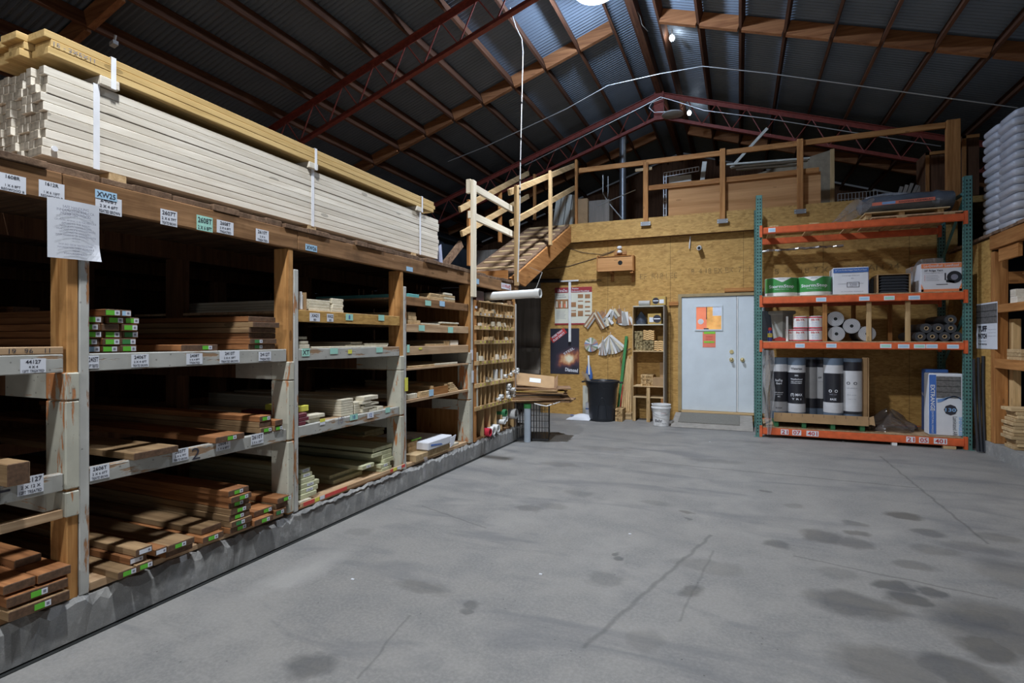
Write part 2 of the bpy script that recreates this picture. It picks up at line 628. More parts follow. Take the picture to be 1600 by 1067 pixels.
# ------------------------------------------------------------------ floor
def concrete(name, base, stains=False, rough=0.62, scale=1.0):
    m = bpy.data.materials.new(name)
    N, L, p = nodes_of(m)
    geo = N.new('ShaderNodeNewGeometry')
    pos = geo.outputs['Position']

    def noise(sc, det=6, rg=0.55, vec=None, dist=0.0):
        n = N.new('ShaderNodeTexNoise')
        n.inputs['Scale'].default_value = sc
        n.inputs['Detail'].default_value = det
        n.inputs['Roughness'].default_value = rg
        n.inputs['Distortion'].default_value = dist
        L.new(vec or pos, n.inputs['Vector'])
        return n.outputs['Fac']

    def rng(x, a, b, c=0.0, d=1.0):
        n = N.new('ShaderNodeMapRange')
        for k, q in zip((1, 2, 3, 4), (a, b, c, d)): n.inputs[k].default_value = q
        L.new(x, n.inputs[0])
        return n.outputs[0]

    big = noise(0.55 * scale, 6, 0.6, dist=0.5)
    mid = noise(2.6 * scale, 8, 0.62)
    fine = noise(55 * scale, 4, 0.7)
    col = mixc(N, L, rng(big, 0.35, 0.65), tuple(c * 0.86 for c in base), tuple(c * 1.08 for c in base))
    col = mixc(N, L, rng(mid, 0.40, 0.64, 0, 0.85), col, tuple(c * q for c, q in zip(base, (0.70, 0.72, 0.75))))
    col = mixc(N, L, rng(fine, 0.42, 0.68, 0, 0.30), col, tuple(c * 1.6 for c in base))
    if not stains:
        ch = noise(5.5, 8, 0.75)
        col = mixc(N, L, rng(ch, 0.55, 0.62, 0, 0.55), col, tuple(c * 1.75 for c in base))
        ch2 = noise(2.2, 6, 0.7)
        col = mixc(N, L, rng(ch2, 0.52, 0.64, 0, 0.6), col, tuple(c * 0.55 for c in base))
    if stains:
        # tyre scuffs (streaks stretched along x) and pits
        mp = N.new('ShaderNodeMapping')
        mp.inputs['Scale'].default_value = (0.5, 1.6, 1)
        mp.inputs['Rotation'].default_value = (0, 0, 0.35)
        L.new(pos, mp.inputs['Vector'])
        st = noise(1.6, 5, 0.6, mp.outputs[0], 0.8)
        col = mixc(N, L, rng(st, 0.52, 0.66, 0, 0.6), col, tuple(c * q for c, q in zip(base, (0.52, 0.55, 0.62))))
        pit = N.new('ShaderNodeTexVoronoi')
        pit.inputs['Scale'].default_value = 18
        L.new(pos, pit.inputs['Vector'])
        pm = mathn(N, L, 'MULTIPLY', mathn(N, L, 'LESS_THAN', pit.outputs['Distance'], 0.085), rng(mid, 0.5, 0.6, 0, 0.8))
        col = mixc(N, L, pm, col, tuple(c * 0.3 for c in base))
        warp = N.new('ShaderNodeTexNoise')
        warp.inputs['Scale'].default_value = 6
        warp.inputs['Detail'].default_value = 3
        L.new(pos, warp.inputs['Vector'])
        sub = N.new('ShaderNodeVectorMath'); sub.operation = 'SUBTRACT'
        L.new(warp.outputs['Color'], sub.inputs[0]); sub.inputs[1].default_value = (0.5, 0.5, 0.5)
        scl = N.new('ShaderNodeVectorMath'); scl.operation = 'SCALE'
        L.new(sub.outputs[0], scl.inputs[0]); scl.inputs['Scale'].default_value = 0.16
        wp = N.new('ShaderNodeVectorMath'); wp.operation = 'ADD'
        L.new(pos, wp.inputs[0]); L.new(scl.outputs[0], wp.inputs[1])
        total = None
        # (px, py, radius m, stretch, strength)
        SPOTS = [(1335, 943, .20, 1.5, .62), (1285, 838, .15, 1.0, .6), (1215, 850, .10, 1.0, .55), (1336, 848, .12, .9, .5),
                 (1341, 833, .08, 1.5, .6), (1412, 805, .12, 1.5, .75), (1335, 818, .08, 1.2, .45), (1398, 915, .10, 1.2, .7),
                 (1424, 937, .11, 1.1, .75), (1457, 925, .08, 1.1, .7), (1450, 832, .10, 1.4, .5), (1425, 882, .10, 1.5, .45),
                 (1535, 968, .15, 1.2, .7), (1545, 1015, .13, 1.0, .75), (1080, 923, .08, 1.0, .6), (1073, 800, .05, 1.3, .6),
                 (1074, 809, .035, 1.2, .55), (969, 872, .03, 1.0, .6), (966, 866, .028, 1.0, .6), (945, 905, .11, 1.0, .3),
                 (487, 1040, .11, 1.0, .55), (740, 945, .05, 1.0, .5), (733, 953, .03, 1.0, .5), (658, 918, .12, 2.2, .4),
                 (1195, 767, .06, 1.3, .55), (1500, 1050, .16, 1.2, .65), (1590, 985, .35, 1.2, .6), (1110, 885, .16, 2.0, .3),
                 (828, 793, .10, 1.5, .4), (875, 725, .16, 2.2, .35), (800, 640, .1, 1.0, .2), (1008, 1000, .1, .6, .25),
                 (940, 700, .22, 2.6, .3), (1120, 720, .2, 3, .28), (1170, 690, .2, 3, .25), (905, 770, .12, 1.6, .3),
                 (862, 790, .1, 1.5, .28), (1025, 785, .1, 1.6, .25), (1240, 790, .08, 1.6, .3), (1460, 860, .12, 1.6, .35),
                 (1520, 855, .15, 1.8, .3), (560, 830, .1, 1.6, .2), (1385, 1040, .2, 1.2, .5), (1595, 900, .25, .8, .35),
                 (1560, 840, .12, 1.4, .35), (1310, 895, .1, 1.5, .25)]
        for (px, py, r, stx, amt) in SPOTS:
            c = at(px, py, Z=0)
            q = N.new('ShaderNodeVectorMath'); q.operation = 'SUBTRACT'
            L.new(wp.outputs[0], q.inputs[0]); q.inputs[1].default_value = (c.x, c.y, 0)
            q2 = N.new('ShaderNodeVectorMath'); q2.operation = 'MULTIPLY'
            L.new(q.outputs[0], q2.inputs[0]); q2.inputs[1].default_value = (1 / (r * stx ** .5), stx ** .5 / r, 0)
            ln = N.new('ShaderNodeVectorMath'); ln.operation = 'LENGTH'
            L.new(q2.outputs[0], ln.inputs[0])
            v = rng(ln.outputs['Value'], 0.75, 1.2, amt, 0.0)
            total = v if total is None else mathn(N, L, 'MAXIMUM', total, v)
        stc = mixc(N, L, rng(mid, 0.4, 0.6), (0.075, 0.07, 0.062), (0.05, 0.052, 0.058))
        col = mixc(N, L, total, col, stc)
        # control joints and hairline cracks as distance to a line
        tot = None
        sep = N.new('ShaderNodeSeparateXYZ')
        warp2 = N.new('ShaderNodeVectorMath'); warp2.operation = 'SCALE'
        L.new(sub.outputs[0], warp2.inputs[0]); warp2.inputs['Scale'].default_value = 0.05
        wp2 = N.new('ShaderNodeVectorMath'); wp2.operation = 'ADD'
        L.new(pos, wp2.inputs[0]); L.new(warp2.outputs[0], wp2.inputs[1])
        L.new(wp2.outputs[0], sep.inputs[0])
        for (a, b, wd, amt) in (((910, 1012), (1112, 835), .012, .45), ((660, 790), (760, 825), .008, .4),
                                ((1375, 712), (1545, 850), .010, .5), ((1240, 868), (1560, 935), .009, .45),
                                ((1060, 970), (1115, 860), .007, .3), ((560, 1060), (640, 960), .006, .35),
                                ((1000, 720), (1440, 762), .016, .45)):
            A = at(*a, Z=0); B = at(*b, Z=0)
            d = (B - A); ln_ = d.length; d.normalize()
            # cross and dot
            cr = mathn(N, L, 'SUBTRACT', mathn(N, L, 'MULTIPLY', mathn(N, L, 'SUBTRACT', sep.outputs[0], A.x), d.y),
                       mathn(N, L, 'MULTIPLY', mathn(N, L, 'SUBTRACT', sep.outputs[1], A.y), d.x))
            dt = mathn(N, L, 'ADD', mathn(N, L, 'MULTIPLY', mathn(N, L, 'SUBTRACT', sep.outputs[0], A.x), d.x),
                       mathn(N, L, 'MULTIPLY', mathn(N, L, 'SUBTRACT', sep.outputs[1], A.y), d.y))
            inside = mathn(N, L, 'MULTIPLY', mathn(N, L, 'GREATER_THAN', dt, 0.0), mathn(N, L, 'LESS_THAN', dt, ln_))
            v = mathn(N, L, 'MULTIPLY', rng(mathn(N, L, 'ABSOLUTE', cr), wd * .4, wd * 1.6, amt, 0), inside)
            tot = v if tot is None else mathn(N, L, 'MAXIMUM', tot, v)
        col = mixc(N, L, tot, col, (0.06, 0.06, 0.06))
        # pale scraped patch near the curb
        c = at(450, 905, Z=0)
        q = N.new('ShaderNodeVectorMath'); q.operation = 'SUBTRACT'
        L.new(wp.outputs[0], q.inputs[0]); q.inputs[1].default_value = (c.x, c.y, 0)
        q2 = N.new('ShaderNodeVectorMath'); q2.operation = 'MULTIPLY'
        L.new(q.outputs[0], q2.inputs[0]); q2.inputs[1].default_value = (5.5, 1.4, 0)
        ln = N.new('ShaderNodeVectorMath'); ln.operation = 'LENGTH'
        L.new(q2.outputs[0], ln.inputs[0])
        v = mathn(N, L, 'MULTIPLY', rng(ln.outputs['Value'], 0.3, 1.0, 0.6, 0.0), rng(mid, 0.4, 0.55))
        col = mixc(N, L, v, col, tuple(c * 1.5 for c in base))
    L.new(col, p.inputs['Base Color'])
    rr = mathn(N, L, 'SUBTRACT', rough + 0.1, mathn(N, L, 'MULTIPLY', big, 0.2))
    L.new(rr, p.inputs['Roughness'])
    p.inputs['Specular IOR Level'].default_value = 0.35
    bp = N.new('ShaderNodeBump')
    bp.inputs['Strength'].default_value = 0.25
    bp.inputs['Distance'].default_value = 0.01
    L.new(mathn(N, L, 'ADD', mid, mathn(N, L, 'MULTIPLY', fine, 0.25)), bp.inputs['Height'])
    L.new(bp.outputs['Normal'], p.inputs['Normal'])
    return m


M['floor'] = concrete('stained_concrete_floor', (0.232, 0.226, 0.217), stains=True)
M['curb'] = concrete('rough_concrete_curb', (0.27, 0.27, 0.265), rough=0.8, scale=3.0)
XW, XE, YS, YN = -8.5, 5.4, -8.0, 16.6     # building shell
RX, RZ, SL = -1.57, 7.0, 0.333             # ridge x, height, slope


def roof_z(x):
    return RZ - SL * abs(x - RX)


structure('floor', MB().box(XW - .2, XE + .2, YS, YN, -0.15, 0.0, M['floor']))

# corrugated metal
def corrugated(name, axis='z'):
    m = bpy.data.materials.new(name)
    N, L, p = nodes_of(m)
    tc = N.new('ShaderNodeTexCoord')
    n = N.new('ShaderNodeTexNoise')
    n.inputs['Scale'].default_value = 1.2
    n.inputs['Detail'].default_value = 6
    L.new(tc.outputs['Object'], n.inputs['Vector'])
    col = mixc(N, L, n.outputs['Fac'], (0.11, 0.135, 0.165), (0.21, 0.245, 0.29))
    L.new(col, p.inputs['Base Color'])
    p.inputs['Metallic'].default_value = 0.35
    p.inputs['Roughness'].default_value = 0.5
    return m


M['roof_metal'] = corrugated('grey_corrugated_metal')


def wave_sheet(mb, x0, z0, x1, z1, y0, y1, per=0.074, amp=0.017, q=6):
    n = int((y1 - y0) / per * q)
    vs, fs = [], []
    nx = Vector((x1 - x0, 0, z1 - z0)).normalized()
    nn = Vector((-nx.z, 0, nx.x))
    for i in range(n + 1):
        y = y0 + (y1 - y0) * i / n
        a = amp * math.sin(2 * PI * i / q)
        vs.append(Vector((x0, y, z0)) + nn * a)
        vs.append(Vector((x1, y, z1)) + nn * a)
    for i in range(n):
        fs.append((2 * i, 2 * i + 2, 2 * i + 3, 2 * i + 1))
    mb.add(vs, fs, M['roof_metal'])


mb = MB()
wave_sheet(mb, XW - .1, roof_z(XW) - .03, RX, RZ, YS, YN)
wave_sheet(mb, RX, RZ, XE + .1, roof_z(XE) - .03, YS, YN)
structure('ceiling', mb, smooth=True, solid=0.004)


def wall_sheet_x(x, y0, y1, z1):           # corrugated side wall, x constant
    mb = MB()
    n = int((y1 - y0) / 0.068 * 4)
    vs, fs = [], []
    for i in range(n + 1):
        y = y0 + (y1 - y0) * i / n
        a = 0.011 * math.sin(PI / 2 * i)
        vs += [(x + a, y, 0), (x + a, y, z1)]
    for i in range(n): fs.append((2 * i, 2 * i + 2, 2 * i + 3, 2 * i + 1))
    return mb.add(vs, fs, M['roof_metal'])


structure('wall_left', wall_sheet_x(XW, YS, YN, roof_z(XW) - .05), solid=.004)
structure('wall_right', wall_sheet_x(XE, YS, YN, roof_z(XE) - .05), solid=.004)
mb = MB()
mb.prism([(XW, YN, 0), (XE, YN, 0), (XE, YN, roof_z(XE) - .05), (RX, YN, RZ - .05), (XW, YN, roof_z(XW) - .05)], (0, .1, 0), M['dark_wood'])
structure('wall_north', mb)
# south gable with its open vehicle doorway
mb = MB()
D0, D1, DH = -1.6, 3.4, 3.9
mb.box(XW, D0, YS - .1, YS, 0, roof_z(XW) - .1, M['dark_wood'])
mb.box(D1, XE, YS - .1, YS, 0, roof_z(XE) - .1, M['dark_wood'])
mb.box(D0, D1, YS - .1, YS, DH, roof_z(XE) - .1, M['dark_wood'])
mb.prism([(XW, YS - .1, roof_z(XW) - .1), (XE, YS - .1, roof_z(XE) - .1), (RX, YS - .1, RZ - .05)], (0, .1, 0), M['dark_wood'])
structure('wall_south', mb)

# ------------------------------------------------------------------ roof framing
NV = Vector((SL, 0, 1)).normalized()
kl, kr = 0, 0
side_ends = []
for side in (-1, 1):
    lim = (RX - XW) if side < 0 else (XE - RX)
    k = 0
    proto = None
    while 0.42 + k * 0.61 < lim - .1:
        x = RX + side * (0.42 + k * 0.61)
        z = roof_z(x) - 0.022
        if proto is None:
            mb = MB()
            sl = math.atan(SL) * (1 if side < 0 else -1)
            r = Vector((math.cos(sl), 0, math.sin(sl)))
            u = Vector((-math.sin(sl), 0, math.cos(sl)))
            c = Vector((x, (YS + YN) / 2, z)) - u * 0.095
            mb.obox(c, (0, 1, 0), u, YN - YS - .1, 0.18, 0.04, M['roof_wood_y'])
            proto = mb.build('roof_purlin', origin=(x, (YS + YN) / 2, z - .2))
            o = proto
        else:
            o = proto.copy()
            COL.objects.link(o)
            o.location = (x, (YS + YN) / 2, z - .2)
        tag(o, 'long dark purlin under the corrugated metal on the %s roof slope' % ('left' if side < 0 else 'right'),
            'roof purlin', 'purlins of the %s roof slope' % ('left' if side < 0 else 'right'))
        k += 1
mb = MB()
mb.box(RX - .06, RX + .06, YS + .05, YN - .05, RZ - .30, RZ - .045, M['roof_wood_y'])
tag(mb.build('ridge_timber'), 'dark heavy beam running along the roof ridge', 'ridge beam')

# blocking rows between the purlins
for (yb, nm) in ((3.8, 'row nearest the camera'), (9.0, 'row over the aisle before the loft'), (14.2, 'farthest row beyond the loft')):
    for side in (-1, 1):
        lim = (RX - XW) if side < 0 else (XE - RX)
        sl = math.atan(SL) * (1 if side < 0 else -1)
        r = Vector((math.cos(sl), 0, math.sin(sl)))
        u = Vector((-math.sin(sl), 0, math.cos(sl)))
        k = 0
        proto = None
        while 0.42 + (k + 1) * 0.61 < lim - .1:
            x = RX + side * (0.42 + (k + .5) * 0.61)
            c = Vector((x, yb, roof_z(x) - 0.022)) - u * 0.115
            if proto is None:
                mb = MB()
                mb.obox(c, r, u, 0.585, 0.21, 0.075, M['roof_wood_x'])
                proto = mb.build('roof_blocking', origin=c)
                o = proto
            else:
                o = proto.copy()
                COL.objects.link(o)
                o.location = c
            s_ = 'left' if side < 0 else 'right'
            tag(o, 'brown blocking between purlins, %s, %s slope' % (nm, s_), 'roof blocking',
                'blocking, %s, %s slope' % (nm, s_))
            k += 1


def truss(y, label):
    t = thing('roof_truss', label, 'truss', (RX, y, RZ - 1.0), None)
    dz = 0.20
    dep = 0.55
    for side in (-1, 1):
        xe = XW + .12 if side < 0 else XE - .12
        nm = 'left' if side < 0 else 'right'
        top = lambda x: roof_z(x) - .022 - dz - .05
        bot = lambda x: top(x) - dep
        a = (RX, y, top(RX)); b = (xe, y, top(xe))
        mb = MB()
        mb.beam(a, b, 0.09, 0.012, M['steel_red'])
        mb.beam(Vector(a) - Vector((0, 0, .045)), Vector(b) - Vector((0, 0, .045)), 0.012, 0.09, M['steel_red'])
        mb.build('top_chord', t)
        a = (RX, y, bot(RX)); b = (xe, y, bot(xe))
        mb = MB()
        mb.beam(Vector(a) + Vector((0, 0, .035)), Vector(b) + Vector((0, 0, .035)), 0.012, 0.07, M['steel_red'])
        mb.beam(a, b, 0.08, 0.012, M['steel_red'])
        mb.build('bottom_chord', t)
        n = int(abs(xe - RX) / 0.55)
        for i in range(n):
            x0 = RX + (xe - RX) * i / n
            x1 = RX + (xe - RX) * (i + 1) / n
            xm = (x0 + x1) / 2
            mb = MB()
            mb.tube([(x0, y, top(x0) - .05), (xm, y, bot(xm) + .03)], 0.011, M['steel_red'], 6)
            mb.tube([(xm, y, bot(xm) + .03), (x1, y, top(x1) - .05)], 0.011, M['steel_red'], 6)
            mb.build('web_rod', t)
    mb = MB()
    mb.box(RX - .1, RX + .1, y - .05, y + .05, RZ - .86, RZ - .27, M['steel_red'])
    mb.build('ridge_plate', t)
    return t


truss(6.57, 'red steel truss crossing the roof above the lumber racks, nearer one')
truss(11.8, 'red steel truss crossing behind the loft railing, farther one')
truss(1.35, 'red steel truss overhead nearest the camera')

# ------------------------------------------------------------------ concrete curb under the left rack
mb = MB()
X0 = -3.03
n = 260
rs = [0.203 + random.uniform(-.014, .010) for _ in range(n + 1)]
ys = [-2 + (7.75 + 2) * i / n for i in range(n + 1)]
xs = [X0 + random.uniform(-.012, .003) for _ in range(n + 1)]
vs = []
for i in range(n + 1):
    vs += [(X0, ys[i], 0.012), (xs[i], ys[i], rs[i] - .02 - .03 * random.random() ** 2), (X0 - .03 - abs(random.gauss(0, .006)), ys[i], rs[i]), (X0 - .35, ys[i], .205), (X0 - .35, ys[i], 0.012)]
fs = []
for i in range(n):
    for k in range(4):
        a = i * 5 + k
        fs.append((a, a + 1, a + 6, a + 5))
fs += [(0, 4, 3, 2, 1), (5 * n, 5 * n + 1, 5 * n + 2, 5 * n + 3, 5 * n + 4)]
mb.add(vs, fs, M['curb'])
mb.box(XW + .05, X0 - .35, -2, 7.75, 0.012, 0.205, M['curb'])
structure('trim_1', mb, smooth=False)
mb = MB()
mb.box(X0 - .015, X0 + .022, -2, 7.75, 0.0, 0.004, M['hole'])
structure('trim_2', mb)

# ------------------------------------------------------------------ lumber rack on the left
PYS = [-1.25, 0.18, 1.61, 3.03, 4.46, 5.92, 7.35]
XF = -3.06
rack = thing('lumber_rack', 'long timber lumber rack with chipped grey-white posts along the left side', 'rack', (-3.1, 3.0, 0.2))
for i, y in enumerate(PYS):
    low = 0.62 if i == 2 else (0.22)
    zt = 2.17
    mb = MB()
    mb.box(XF - .14, XF, y, y + .05, 0.206, zt, M['post'])
    mb.build('post', rack, bevel=.004)
    mb = MB()
    mb.box(XF - .06, XF + .004, y + .053, y + .10, 0.206, 2.02, M['grey_paint'])
    mb.build('painted_face_board', rack, bevel=.005, label='grey painted board nailed to the post')
    if i < 6:
        mb = MB()
        for z0, z1 in ((low, .745), (.757, 1.192), (1.197, 1.333)):
            mb.box(XF - .155, XF + .012, y - .012, y + .0515, z0, z1, M['cream_paint'])
        mb.build('painted_casing', rack, bevel=.006, label='chipped cream painted casing around the lower post')
    for z0, z1 in ((1.20, 1.333), (.625, .75)):
        mb = MB()
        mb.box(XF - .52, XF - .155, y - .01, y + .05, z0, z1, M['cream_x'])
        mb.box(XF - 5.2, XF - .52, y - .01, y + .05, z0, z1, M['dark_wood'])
        mb.build('cross_brace', rack)
    for xb in (-4.4, -5.7, -7.6):
        mb = MB()
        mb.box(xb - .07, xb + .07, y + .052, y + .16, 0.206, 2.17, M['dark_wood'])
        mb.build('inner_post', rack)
    if i < 6:
        y0, y1 = y + .102, PYS[i + 1] - .014
        bay = i
        for (zt_, th) in ((1.425, .09), (.84, .085)):
            if bay == 5: continue
            mtl = M['grey_rail']
            if bay == 4 and zt_ > 1: mtl = M['rail_wood']
            if bay == 4 and zt_ < 1: continue
            mb = MB()
            mb.box(XF - .045, XF, y0, y1, zt_ - th, zt_, mtl)
            mb.build('shelf_rail', rack, bevel=.004)
            for xb in (-4.3, -5.6):
                mb = MB()
                mb.box(xb - .03, xb + .03, y0, y1, zt_ - th, zt_, M['dark_wood'])
                mb.build('inner_rail', rack)
top = [(-2.0, 1.59), (1.59, 3.12), (3.12, 6.06), (6.10, 7.52)]
for (a, b) in top:
    mb = MB()
    mb.box(XF - .04, XF + .006, a + .002, b - .002, 2.17, 2.31, M['beam'])
    mb.build('top_beam', rack, bevel=.004)
for xb in (-4.4, -5.7, -7.6):
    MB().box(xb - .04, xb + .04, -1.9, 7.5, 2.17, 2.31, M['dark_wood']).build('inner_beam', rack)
mb = MB()
y = -1.95
while y < 7.5:
    wd = random.uniform(.10, .26)
    e = min(y + wd, 7.53)
    x = XF + random.uniform(-.01, .03)
    th = random.uniform(.030, .045)
    mb.box(-7.9, x, y + .003, e - .003, 2.311, 2.311 + th, M['plank'])
    y = e
mb.build('deck_planks', rack, bevel=.003)
# rail low in the first bay, sill boards on the curb
MB().box(XF - .05, XF - .005, .285, 1.595, .62, .66, M['rail_wood']).build('low_rail', rack)
mb = MB()
for (a, b, t) in ((-1.9, 1.58, .03), (1.72, 1.98, .045), (2.05, 3.0, .035), (3.14, 4.45, .02), (4.57, 5.9, .04), (6.04, 7.3, .03)):
    mb.box(XF - .28, XF - .012, a, b, .206, .206 + t, M['rail_wood'] if t > .03 else M['beam'])
mb.build('sill_board', rack, bevel=.004)
for yy in (PYS[2], PYS[3], PYS[4], PYS[5]):
    for xb in (-4.3, -5.6):
        pass
MB().box(-8.0, -7.94, -1.9, 7.5, .21, 2.3, M['dark_wood']).build('dark_backing', rack)  # unseen dark backing, added to keep the rack interior dark
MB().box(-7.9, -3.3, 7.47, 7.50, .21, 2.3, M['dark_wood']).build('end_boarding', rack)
# small-goods shelves of the two far bays
def shelf(y0, y1, zt, lip, mat_lip, depth=1.9):
    MB().box(XF - .03, XF, y0, y1, zt - lip, zt, mat_lip).build('shelf_lip', rack, bevel=.003)
    MB().box(XF - depth, XF - .031, y0, y1, zt - .022, zt - .004, M['rail_wood']).build('shelf_board', rack)
shelf(3.135, 4.45, 1.72, .09, M['osb_z'])
shelf(4.565, 5.905, 1.925, .085, M['beam'])
shelf(4.565, 5.905, 1.65, .08, M['rail_wood'])
shelf(4.565, 5.905, 1.205, .022, M['rail_wood'])
shelf(4.565, 5.905, .885, .03, M['rail_wood'])
for (y0, y1, zt) in ((3.135, 4.45, 1.425), (3.135, 4.45, .84), (4.565, 5.905, 1.425)):
    MB().box(XF - 1.9, XF - .046, y0, y1, zt - .022, zt - .002, M['rail_wood']).build('shelf_board', rack)
MB().box(XF - 1.9, XF - .02, 3.15, 4.44, .2265, .243, M['rail_wood']).build('shelf_board', rack)

# price tags stapled to the rack (part of the rack)
def ptag(px, py, wpx, hpx, lines, mat='paper', X=None, sub=None, tilt=0.0, ink='ink'):
    X = XF + .010 if X is None else X
    a = at(px - wpx / 2, py, X=X); b = at(px + wpx / 2, py, X=X)
    wd = abs(b.y - a.y)
    c = at(px, py, X=X)
    d = -c.x * sn + c.y * cs
    hh = hpx * d / F
    r = Vector((0, math.cos(tilt), math.sin(tilt)))
    u = Vector((0, -math.sin(tilt), math.cos(tilt)))
    mb = MB()
    mb.obox(c, r, u, wd, hh, .0012, M[mat])
    n = len(lines)
    if n:
        hs = [1.5 if i == 0 else 1.0 for i in range(n)]
        tot = sum(hs) * 1.55
        zc = hh / 2
        for i, tx in enumerate(lines):
            step = hh * hs[i] * 1.55 / tot
            cc = c + u * (zc - step / 2)
            zc -= step
            if tx:
                th = hh * hs[i] / tot * .95
                g = text_geo(tx, 0.015)
                w_ = min(g[2] * th / g[3], wd * .86)
                mb.text(tx, cc, r, u, M[ink], h=th, w=w_, bold=0.015)
    o = mb.build('price_tag', rack)
    if lines: o['label'] = '%s tag reading %s' % ({'paper': 'white paper', 'blue_paper': 'light blue', 'mint_paper': 'mint green', 'yellow_paper': 'yellow'}[mat], lines[0])
    return o


TB = XF + .008
ptag(20, 286, 42, 27, ['1608R', '', '1 X 6 8FT', 'REDWOOD B'], X=TB)
ptag(81, 297, 40, 26, ['1612R', '', '1 X 6 12FT', 'REDWOOD B'], X=TB)
ptag(170, 321, 41, 27, ['2406T', '2 X 4 6FT', 'TREATED BROWN'], X=TB)
ptag(166, 305, 34, 13, ['XW25'], 'blue_paper', X=TB + .002)
ptag(264, 340, 26, 24, ['2607T', '2 X 6 7FT', 'TREATED BROWN'], X=TB)
ptag(320, 349, 25, 23, ['2608T', '2 X 6 8FT'], 'mint_paper', X=TB)
ptag(352, 355, 26, 20, ['2608T', '2 X 6 8FT', 'TREATED'], X=TB)
ptag(410, 368, 20, 19, ['2610T', '2 X 6', 'TREATED'], X=TB)
ptag(486.5, 387, 18, 10, ['XW26'], 'blue_paper', X=TB)
ptag(640, 420, 10, 7, [], 'blue_paper', X=TB)
ptag(745, 439, 7, 8, [], 'blue_paper', X=TB)
ptag(791, 447, 15, 9, ['16 WRAPS'], X=TB, ink='red_ink')
TS = XF + .003
ptag(52, 571, 40, 22, ['44127', '4 X 4', '12FT TREATED'], X=TS)
ptag(146, 565, 17, 20, ['2405T', '5FT TREATED'], X=TS)
ptag(219, 563, 27, 20, ['2406T', '2 X 4 6FT', 'TREATED BROWN'], X=TS)
ptag(304, 560, 25, 17, ['2408T', '2 X 4 8FT', 'TREATED'], X=TS)
ptag(359, 557, 31, 19, ['2410T', '2 X 4 10FT', 'TREATED BROWN'], X=TS)
ptag(414, 556, 19, 14, ['2412T', 'TREATED'], X=TS)
ptag(48, 757, 41, 28, ['212127', '2 X 12 X', '12FT TREATED'], X=TS)
ptag(156, 737, 30, 22, ['2606T', '2 X 6 6FT', 'TREATED BROWN'], X=TS)
ptag(282, 710, 25, 19, ['2607T', '2 X 6 7FT', 'TREATED BROWN'], X=TS)
ptag(349, 695, 22, 15, ['2608T', '2 X 6 8FT'], X=TS)
ptag(402, 685, 19, 16, ['2610T', '2 X 6 10FT'], X=TS)
ptag(492, 495, 16, 13, ['XA21', 'BD'], X=TS)
ptag(516, 496, 10, 12, ['XA22', 'BD'], X=TS)
ptag(546, 495, 11, 10, ['8'], 'mint_paper', X=TS, ink='blue_ink')
ptag(596, 496, 9, 9, [], 'mint_paper', X=TS)
ptag(478, 550, 12, 12, ['XT'], 'mint_paper', X=TS)
ptag(522, 548, 12, 9, [], 'mint_paper', X=TS)
ptag(547, 549, 6, 6, [], 'yellow_paper', X=TS)
ptag(593, 546, 10, 8, [], 'mint_paper', X=TS)
ptag(504, 656, 8, 5, [], 'yellow_paper', X=TS)
ptag(504, 661, 8, 4, [], 'paper', X=TS)
ptag(553, 651, 12, 9, ['10'], 'mint_paper', X=TS, ink='blue_ink')
ptag(579, 648, 10, 9, ['12'], X=TS, ink='blue_ink')
ptag(606, 640, 7, 8, [], 'mint_paper', X=TS)
ptag(635, 600, 5, 21, [], 'yellow_paper', X=XF + .008)
ptag(669, 473, 9, 8, [], 'mint_paper', X=TS)
ptag(691, 474, 8, 8, [], 'blue_paper', X=TS)
ptag(659, 512, 9, 9, [], 'mint_paper', X=TS)
ptag(704, 515, 8, 9, [], 'mint_paper', X=TS)
ptag(657, 544, 5, 3, [], 'yellow_paper', X=TS)
ptag(674, 613, 7, 10, [], 'blue_paper', X=TS)
ptag(737, 554, 4, 16, [], 'paper', X=XF + .008)
ptag(738, 588, 4, 19, [], 'paper', X=XF + .008)
ptag(638, 544, 4, 12, [], 'mint_paper', X=TS)
# handwritten figure 2 on the middle shelf rail, 10' on the next
mb = MB()
mb.text('2', at(306, 708, X=TS - .002), (0, 1, 0), (0, 0, 1), M['ink'], h=.07, w=.055)
mb.build('marker_writing', rack)
mb = MB()
mb.text("10'", at(533, 656, X=TS - .002), (0, 1, 0), (0, 0, 1), M['grey_ink'], h=.06, w=.07)
mb.build('marker_writing', rack)
mb = MB()
mb.text('F', at(5, 768, X=TS - .002), (0, 1, 0), (0, 0, 1), M['ink'], h=.08, w=.05)
mb.build('marker_writing', rack)

# notice sheet over the second post
c = at(116, 360, X=XF + .03)
nt = MB()
d = -c.x * sn + c.y * cs
W_, H_ = abs(at(157, X=XF + .03).y - at(76, X=XF + .03).y), 90 * d / F
R_, U_ = Vector((0, 1, .02)), Vector((.03, -.02, 1))
def sheet(u, v):
    bend = .012 * math.sin(u * PI) + (.02 * max(0, (u - .75)) * max(0, (.25 - v)) * 16)
    return c + R_ * ((u - .5) * W_) + U_ * ((v - .5) * H_) + Vector((bend, 0, 0))
nt.grid(sheet, 10, 10, M['paper'])
lines = [('SAFE HANDLING', .88, .5), ('INFORMATION FOR CCA', .82, .72), ('PRESERVED WOOD', .76, .58),
         ('CAUTION: ARSENIC IS IN THE PESTICIDE', .65, .8), ('APPLIED TO THE WOOD', .60, .55), ('NEVER BURN TREATED WOOD', .55, .6),
         ('WEAR DUST MASK & GOGGLES WHEN', .50, .75), ('CUTTING OR SANDING', .45, .5), ('WASH HANDS AFTER WORKING WITH', .40, .78), ('WOOD', .35, .15),
         ('SHOP AND ORDER TREATED LUMBER', .24, .66), ('INFORMATION SHEET AVAILABLE', .19, .7), ('FROM', .14, .12), ('MANAGEMENT', .09, .45)]
